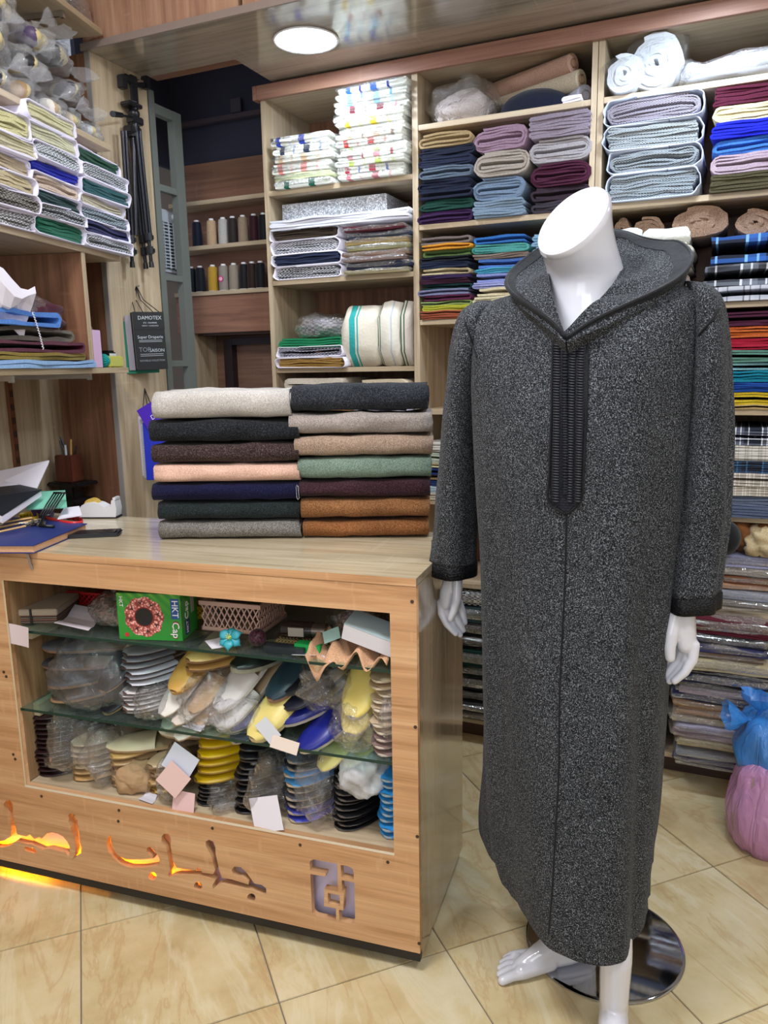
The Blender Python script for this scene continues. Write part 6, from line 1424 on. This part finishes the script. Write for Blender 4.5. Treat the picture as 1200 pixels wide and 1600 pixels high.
for k in range(96):
    t = 2*PI*k/96; rr = Rf*(1+.09*abs(math.cos(4.5*t))); pts.append((cx+rr*math.cos(t), cz+rr*math.sin(t)))
m.prism(pts, -.0006, .0002)
def rosemat():
    mm, nt, b = newmat('crochet_print'); vo = N(nt, 'ShaderNodeTexVoronoi', i_Scale=170.0); nt.links.new(coords(nt), vo.inputs['Vector']); r = ramp(nt, vo.outputs[0], [(.15, '#f0d0c8'), (.45, '#c46a62'), (.8, '#7c3430')]); nt.links.new(r.outputs[0], b.inputs['Base Color']); b.inputs['Roughness'].default_value = .4; return mm
m.done('cap_picture', rosemat(), g)
m = MB()
for k in range(8):
    t = 2*PI*k/8+.2; q = V((cx+Rf*.78*math.cos(t), 0, cz+Rf*.78*math.sin(t))); d = V((math.cos(t), 0, math.sin(t))); e = V((-d.z, 0, d.x))
    P_ = [q+d*Rf*.13+e*Rf*.14, q+d*Rf*.02, q+d*Rf*.13-e*Rf*.14, q-d*Rf*.14]; m.prism([(p.x, p.z) for p in P_], -.0010, -.0005)
o = m.done('motifs', plain('#3a1c1a', .5), g)
MB().cyl((cx, -.0006, cz), (cx, -.0012, cz), Rf*.53, seg=40).done('red_ring', plain('#7c1c1c', .5), g)
MB().cyl((cx, -.0010, cz), (cx, -.0016, cz), Rf*.47, seg=40).done('black_centre', plain('#0c0c10', .5), g)
def ft(x, z, ang=0, y=-.0012): return Matrix.Translation((x, y, z)) @ Matrix.Rotation(PI/2, 4, 'X') @ Matrix.Rotation(math.radians(ang), 4, 'Z')
MB().box(gw*.345, gw*.475, -.0007, 0, gh*.47, gh*.90, .003).done('blue_badge', plain('#1f4c94', .4), g)
WT = plain('#eceef2', .4); text('HKT', gh*.19, WT, g, ft(gw*.41, gh*.685, -90), 'lettering', .0005)
text('Cap', gh*.235, plain('#8c1420', .4), g, ft(gw*.405, gh*.235, -90, -.0008), 'lettering_shadow', .0004, sx=1.04); text('Cap', gh*.215, WT, g, ft(gw*.405, gh*.235, -90, -.0016), 'lettering', .0004)
text('HKT', gh*.115, WT, g, ft(-gw*.43, gh*.82, -90), 'lettering', .0004)
MB().cyl((-gw*.37, -.0006, gh*.11), (-gw*.37, -.0012, gh*.11), gh*.045, seg=24).done('red_seal', plain('#c42430', .4), g)
def st(y, z, ang=0): return Matrix.Translation((gw/2+.0008, y, z)) @ Matrix.Rotation(PI/2, 4, 'Z') @ Matrix.Rotation(PI/2, 4, 'X') @ Matrix.Rotation(math.radians(ang), 4, 'Z')
text('Cap', gh*.24, WT, g, st(gd_*.33, gh*.58, 90), 'lettering', .0004); MB().box(gw/2, gw/2+.0006, gd_*.2, gd_*.48, gh*.06, gh*.38, .002).done('side_badge', plain('#1f3c74', .4), g)
text('HKT', gh*.13, WT, g, st(gd_*.34, gh*.22, 90), 'lettering', .0004); MB().box(gw/2, gw/2+.0006, gd_*.62, gd_*.80, gh*.45, gh*.93, 0).done('side_panel_print', plain('#9c9c98', .5), g)
CT.put(g, (u0+u1)/2+.004, .035, ZG1, math.radians(10)); tag(g, 'green cap carton printed with a pink crocheted cap and lettering', 'box')
# teal flower
f = empty('fabric_flower'); TM = plain('#2f98a8', .45); pm = None
for k in range(6):
    if pm is None:
        m = MB(); rows = [[V((x*.013*math.sin(PI*min(1, t*1.05+.04)), -.034*t, .012*math.sin(t*2.6)-abs(x)*.002)) for x in (-1, -.5, 0, .5, 1)] for t in [i/7 for i in range(8)]]
        m.loft(rows, cap=False, closed=False); pm = m.done('petal', TM, f, True); so = pm.modifiers.new('s', 'SOLIDIFY'); so.thickness = .0012; q = pm
    else: q = pm.copy(); COL.objects.link(q)
    q.rotation_euler = (.55 if k % 2 else .25, 0, k*PI/3)
m = MB(); 
for k in range(7): m.tube([V((0, 0, 0)), V((.006*math.cos(k), .006*math.sin(k), .016))], .0011, 5)
m.done('stamens', plain('#d8d060', .5), f); m = MB(); m.ball((0, 0, .003), .006, seg=12); m.done('centre', plain('#8fbc7c', .5), f, True)
u, z = cpos(359, 997, .035); CT.put(f, u, .035, z+.0); f.rotation_euler = (math.radians(52), 0, CT.th+.2); tag(f, 'teal artificial flower with pale green centre at the glass edge', 'flower')
flatcard([(307, 1012), (345, 1000), (354, 1016), (318, 1025)], ZG1, '#e0dde6', 'white card lying under the teal flower', .003)
u, z = cpos(402, 992, .07); o = MB().ball((0, 0, 0), .022, seg=24).done('bead_ball', fabric('#4a2234', .8, .4, .1, 200), None, True); o.location = CT.P(u, .07, ZG1+.0225); tag(o, 'dark burgundy beaded ball right of the flower', 'ball')
r = empty('perfume_bottle'); m = MB().cyl((-.05, 0, .021), (.028, 0, .021), .021, seg=24); m.done('bottle', plain('#241c1a', .12), r, angle=40); m = MB().cyl((.028, 0, .021), (.062, 0, .021), .019, seg=24); m.done('cap', plain('#6a6058', .25, .8), r, angle=40)
MB().box(-.03, .01, -.0222, -.0205, .010, .032).done('label_print', plain('#9c968c', .5), r); CT.put(r, cpos(470, 990, .09)[0], .10, ZG1+.022, .1); tag(r, 'dark glass bottle with bronze cap lying on patterned boxes', 'bottle')
BRC = houndstooth('#1c1610', '#a08c58', 220)
for k, (x0, x1, lab) in enumerate(((428, 464, 'gold and black patterned trim roll left under the bottle'), (464, 512, 'gold and black patterned trim roll right under the bottle'))):
    u0, u1, z0, z1 = scale_stack(CT, x0, x1, 1012, 996, .07, ZG1); o = MB().box(-(u1-u0)/2, (u1-u0)/2, 0, .05, 0, .021, .004).done('trim_roll', BRC); CT.put(o, (u0+u1)/2, .075, ZG1); tag(o, lab, 'trim', 'patterned trim rolls')
cbox('card_box', 412, 474, 1024, 1012, .035, .03, plain('#1f262c', .3), 'flat black box lying at the glass edge below the trim rolls', 'box')
cbox('green_card', 460, 500, 1024, 1008, .05, .03, plain('#12a04c', .5), 'bright green card behind the white slip, top level', 'card')
flatcard([(448, 1036), (455, 1024), (492, 1026), (486, 1037)], ZG1, '#dfdde6', 'curled white slip at the glass edge left of the peach cloth', .010)
flatcard([(490, 1036), (515, 1030), (532, 1040), (505, 1047)], ZG1, '#d8d6e0', 'white slip under the peach cloth', .003)
# crumpled peach cloth draped over the edge
u0, z_ = cpos(500, 1035, .02); m = MB(); rows = []
for j in range(14):
    row = []
    for i in range(34):
        t = i/33; s = j/13; x = (t-.5)*.20; y = .09-.115*s; zz = .03+.018*math.sin(t*19+3*s)+.015*nz(t*7, s*5, 2)-.02*s
        if t < .35 and s > .7: zz -= (s-.7)*.16*math.sin(t/.35*PI)
        row.append(V((x, y+.008*math.sin(t*23), max(zz, .001) if y > .0 else zz)))
    rows.append(row)
m.loft(rows, cap=False, closed=False); o = m.done('draped_cloth', fabric('#d9ab86'), None, True); so = o.modifiers.new('s', 'SOLIDIFY'); so.thickness = .002
CT.put(o, cpos(545, 1030, .03)[0], .035, ZG1+.002, .05); tag(o, 'peach crumpled cloth draped over the upper glass edge', 'fabric')
u, z = cpos(572, 1005, .02); o = MB().box(-.065, .065, 0, .07, -.02, .022, .001).done('box', plain('#dcdce6', .5)); b2 = MB().box(-.0655, .0655, -.0004, .0705, .0221, .0226).done('lid_top', plain('#a9bcc0', .5), o)
CT.put(o, u+.004, .022, z+.004); o.rotation_euler = (math.radians(12), math.radians(16), CT.th); tag(o, 'white long box tilted on the peach cloth at right, top level', 'box')
card(504, 532, 1000, 982, .05, '#8fb0ac', 'pale teal card sticking up left of the white box', -25, -30)
cbag(500, 604, 986, 948, .12, .14, 'clear bag of brown trinkets at the back right, top level', 17.9, ZG1, inner=[('trinkets', BEAD, (.85, .85, .7), (0, 0, 0))])
# === THINGS ON THE COUNTER TOP ===
ZT = .9905
def on_top(x, y): return onz(x, y, ZT)
def flatpoly(px, z0, th, mat, name, bev=0):
    P = [onz(x, y, z0+th) for x, y in px]; c = sum(P, V())/len(P); m = MB(); m.slabp([(p.x-c.x, p.y-c.y) for p in P], 0, th); o = m.done(name, mat); o.location = (c.x, c.y, z0); return o
# blue diary with pink page edge and ribbon
bd = empty('diary'); q = [onz(x, y, ZT+.022) for x, y in ((-40, 852), (52, 852), (136, 818), (20, 808))]
c = sum(q, V())/4; bd.location = (c.x, c.y, ZT)
def qp(s): return [((p.x-c.x)*s, (p.y-c.y)*s) for p in q]
MB().slabp(qp(1), .0, .0025).done('back_cover', plain('#1c2c66', .45), bd); MB().slabp(qp(.97), .0025, .0195).done('pages', striped('#d6a883', [(.3, .5, '#c4956f')], 2, .003), bd); MB().slabp(qp(1), .0195, .022).done('front_cover', plain('#1f3070', .4, bumps=.1, bscale=150), bd)
a = onz(44, 853, ZT+.01)-bd.location; e = onz(46, 862, ZT)-bd.location; fe = hit(50, 890, CT.o+CT.n*.002, CT.n)-bd.location
m = MB(); w_ = V((.0045, 0, 0)); m.loft([[a-w_, a+w_], [e-w_, e+w_], [e-w_+V((0, -.008, -.004)), e+w_+V((0, -.008, -.004))], [fe-w_, fe+w_]], cap=False, closed=False); o = m.done('ribbon_marker', plain('#9a8c8a', .6), bd); o.modifiers.new('s', 'SOLIDIFY').thickness = .0006
tag(bd, 'blue closed diary with grey ribbon marker hanging over the counter edge', 'book')
ph = empty('smartphone'); q = [onz(x, y, ZT+.010) for x, y in ((88, 826), (180, 822), (192, 833), (104, 845))]; c = sum(q, V())/4; d1 = (q[1]-q[0]).normalized()
L1, W1 = (q[1]-q[0]).length*1.0, .072; MB().box(-L1/2, L1/2, -W1/2, W1/2, 0, .010, .004).done('case', plain('#0e0f15', .35), ph); MB().box(L1*.18, L1*.44, -W1*.40, W1*.1, .010, .0125, .003).done('camera_bump', plain('#14151b', .2), ph)
ph.location = (c.x, c.y, ZT+.0005); ph.rotation_euler = (0, 0, math.atan2(d1.y, d1.x)); tag(ph, 'black smartphone lying face down on the counter beside the diary', 'phone')
# tape dispenser
td = empty('tape_dispenser'); p = on_top(156, 808); WP = plain('#dcdde2', .25)
prof = [(-.055, .004), (.062, .004), (.066, .03), (.062, .058), (.052, .058), (.048, .040), (.030, .036), (.012, .046), (-.008, .052), (-.030, .050), (-.046, .042), (-.056, .030)]
m = MB(); m.prism(prof, -.022, .022); m.done('body', WP, td, angle=30); MB().box(-.057, .066, -.0235, .0235, 0, .006, .002).done('rubber_base', plain('#141519', .6), td)
m = MB(); m.cyl((-.018, -.012, .036), (-.018, .012, .036), .026, seg=32); m.done('tape_roll', plain('#c9a84c', .3), td, angle=40); MB().box(-.0585, -.044, -.012, .012, .018, .040, .003).done('front_grip', plain('#101116', .4), td)
MB().box(.054, .064, -.018, .018, .058, .066, .001).done('cutter', WP, td)
td.location = p; td.rotation_euler = (0, 0, CT.th+math.radians(14)); tag(td, 'white desk tape dispenser with black base on the counter', 'tape dispenser')
# pen holder on a small black stand in the corner niche
pn = empty('pen_holder'); b_ = hit(110, 752, (0, 2.10, 0), (0, 1, 0)); pn.location = (b_.x, 2.10, b_.z)
m = MB(); m.box(-.038, .038, -.03, .03, 0, .098, .004); m.done('cup', wood('cup', '#3a1a12', '#5a2c1e', '#6d3a28', 'z', .3), pn)
for x, y, h, c, t in ((-.02, 0, .05, '#16161a', -.1), (-.008, .01, .06, '#1a1a22', -.25), (.0, -.008, .035, '#c9ced8', .0), (.014, .0, .055, '#b08a4a', .06), (.02, .012, .03, '#202028', .1)):
    m = MB().cyl((x, y, .09), (x+t*.12, y, .098+h), .0042, .0036, 10); m.done('pen', plain(c, .4), pn)
tag(pn, 'dark wooden pen cup with pens in the corner niche', 'pen holder')
s_ = empty('desk_stand', (b_.x, 2.10, 0)); zz = b_.z
m = MB().box(-.07, .075, -.045, .06, zz-.014, zz-.001, .004); m.done('upper_tray', BLACKP, s_); m = MB().box(-.04, .03, -.02, .03, .76, zz-.014, .004); m.done('column', BLACKP, s_); m = MB().box(-.06, .06, -.05, .05, zz-.075, zz-.06, .003); m.done('lower_tray', BLACKP, s_); m = MB().box(-.07, .07, -.06, .06, .74, .76, .004); m.done('foot', BLACKP, s_)
tag(s_, 'black plastic tray stand under the pen cup in the niche', 'stand')
nb = struct(MB().box(-2.27, -2.02, 1.93, 2.183, .72, .74).done('trim_4', W_LIGHT('x')))
# papers, notebook, cloths, spatula, tapes and keys at the left end
def slab_px(px4, zs, mat, name, th=.002):
    P = [CT.P(*(lambda q, v: (q[0], v, q[1]))(CT.uz(x, y, z), z)) for (x, y), z in zip(px4, zs)]; c = sum(P, V())/4; m = MB(); bt = [m.bm.verts.new(p-c) for p in P]; tp = [m.bm.verts.new(p-c+V((0, 0, th))) for p in P]
    m.bm.faces.new(bt[::-1]); m.bm.faces.new(tp)
    for k in range(4): m.bm.faces.new((bt[k], bt[(k+1) % 4], tp[(k+1) % 4], tp[k]))
    o = m.done(name, mat); o.location = c; return o
nbk = empty('notebook'); 
def slab_part(px4, zs, mat, name, th, par):
    o = slab_px(px4, zs, mat, name, th); o.parent = par; return o
slab_part(((-45, 792), (4, 818), (65, 775), (8, 760)), (.12, .10, .30, .34), PAPER, 'pages', .018, nbk)
slab_part(((-45, 782), (3, 806), (66, 766), (8, 753)), (.12, .10, .30, .34), plain('#141a22', .45, bumps=.2, bscale=200), 'cover', .002, nbk)
tag(nbk, 'black hardback notebook tilted on the heap at the left', 'notebook')
o = slab_px(((-40, 775), (56, 768), (77, 722), (-30, 745)), (.30, .33, .40, .38), PAPER, 'paper_sheets', .006); tag(o, 'white paper sheets rising behind the black notebook', 'paper')
heap = heap_cloth
def blob_at(x, y, w, d, h, mat, name, label, cat, seed, z=0, amp=.2, rz=0):
    o = link(name, blob(w, d, h, seed, amp, 32, .3, 2.2), mat); o.location = CT.P(CT.uz(x, y, .38)[0], .38, ZT+z+.0005); o.rotation_euler = (0, 0, rz); tag(o, label, cat); return o
blob_at(66, 790, .07, .06, .075, fabric('#5c4878'), 'purple_cloth', 'purple crumpled cloth behind the white papers', 'fabric', 3.1)
o = slab_px(((40, 797), (105, 794), (102, 768), (58, 770)), (.26, .28, .38, .38), plain('#7cc4ac', .5), 'teal_folder', .004); tag(o, 'pale teal paper folder behind the black spatula', 'folder')
o = slab_px(((90, 812), (128, 806), (124, 792), (100, 795)), (.26, .28, .36, .36), PAPER, 'receipt_pad', .003); tag(o, 'white printed receipt pad beside the tape dispenser', 'paper')
sp = empty('spatula'); a = CT.P(*(lambda q: (q[0], .22, q[1]))(CT.uz(70, 805, .22))); b = CT.P(*(lambda q: (q[0], .30, q[1]))(CT.uz(93, 770, .30))); ax = (b-a).normalized(); sd = ax.cross(V((.2, -1, .3))).normalized(); sp.location = a; Lh = (b-a).length
m = MB()
for k in range(5): m.tube([sd*(-.018+.009*k)*.85, ax*Lh*.5+sd*(-.018+.009*k), ax*Lh+sd*(-.018+.009*k)], .0024, 6)
m.tube([sd*-.018, sd*.018], .0035, 6); m.tube([ax*Lh-sd*.020, ax*Lh+sd*.020], .0035, 6); m.done('slotted_head', BLACKP, sp, True)
m = MB(); m.tube([V((0, 0, 0)), -ax*.03+V((.02, -.02, -.004)), V((.07, -.035, -.022))], .0045, 8); m.done('handle', BLACKP, sp, True); tag(sp, 'black slotted spatula standing up from the heap', 'utensil')
def measure(pts, c, name, label, zz=.022, wd=.016):
    P = crom([onz(x, y, ZT+z) for x, y, z in pts], 50); c0 = P[0].copy(); m = MB(); rows = [[p-c0-V((0, 0, wd/2)), p-c0+V((0, 0, wd/2))] for p in P]; m.loft(rows, cap=False, closed=False)
    r = empty(name, c0); o = m.done('tape', plain(c, .4), r, True); o.modifiers.new('s', 'SOLIDIFY').thickness = .0009
    mk = None
    for k in range(2, 48, 3):
        n = (P[k+1]-P[k]).normalized(); nn_ = V((n.y, -n.x, 0)); nn_ = nn_ if nn_.y < 0 else -nn_
        if mk is None: mk = MB().box(-.0006, .0006, -.0005, .0005, -wd*.45, wd*.1).done('tick', plain('#2a1a10', .5), r); q = mk
        else: q = mk.copy(); COL.objects.link(q)
        q.location = P[k]-c0+nn_*.0012; q.rotation_euler = (0, 0, math.atan2(n.y, n.x))
    tag(r, label, 'tape measure')
measure([(26, 815, .012), (40, 812, .020), (56, 811, .020), (60, 806, .018), (46, 803, .016), (30, 806, .014)], '#d8b21c', 'tape_measure', 'yellow tape measure coiled on the blue diary at left')
measure([(72, 810, .018), (86, 814, .020), (104, 818, .020), (120, 819, .018), (130, 816, .016), (122, 811, .015), (104, 808, .016)], '#d42a2a', 'tape_measure', 'red tape measure coiled behind the smartphone')
ky = empty('key_bunch', onz(58, 818, ZT+.026)); ST = plain('#b4aea4', .25, .9); km = None
m = MB(); m.tube([V((.011*math.cos(t), .011*math.sin(t), .006*math.sin(t*1.0))) for t in [2*PI*i/24 for i in range(25)]], .0012, 6, False); m.done('key_ring', ST, ky, True)
for k in range(8):
    if km is None:
        m = MB(); m.cyl((0, -.011, -.001), (0, -.011, .001), .010, seg=16); m.box(-.0028, .0028, -.048, -.016, -.001, .001); m.box(.0028, .0055, -.046, -.042, -.001, .001); m.box(.0028, .005, -.038, -.034, -.001, .001); km = m.done('key', ST, ky); q = km
    else: q = km.copy(); COL.objects.link(q)
    q.rotation_euler = (.1*math.sin(k*2), .5*math.sin(k*1.7), -1.9+k*.45); q.location = (0, 0, .002*k-.002)
MB().box(.012, .032, -.012, .002, -.003, .004, .002).done('key_fob', plain('#9c907c', .4), ky); tag(ky, 'bunch of steel keys lying on the blue diary', 'keys')
m = MB()
for k, (x0, y0, x1, y1) in enumerate(((-10, 826, 58, 812), (-10, 833, 40, 822), (-5, 818, 50, 809))): m.tube([onz(x0, y0, ZT+.026+.004*k)-onz(0, 826, ZT), onz(x1, y1, ZT+.030+.004*k)-onz(0, 826, ZT)], .0028, 6)
o = m.done('pencils', plain('#c9a46c', .5)); o.location = onz(0, 826, ZT); o['kind'] = 'thing'; tag(o, 'thin wooden sticks lying on the blue diary at the left edge', 'pencils')
# safety pin hanging at the gap of the wool stacks
m = MB(); P0 = HP.P(HP.uz(463, 760, -.004)[0], -.008, HP.uz(463, 760, -.004)[1]); m.tube([P0-P0+V((0, 0, 0)), V((.001, 0, -.030)), V((.004, 0, -.036)), V((.008, 0, -.030)), V((.006, 0, 0)), V((.003, 0, .005)), V((0, 0, 0))], .0009, 6, False)
o = m.done('safety_pin', CHR, None, True); o.location = P0; tag(o, 'large steel safety pin hanging between the two wool stacks', 'pin')
longlabels()
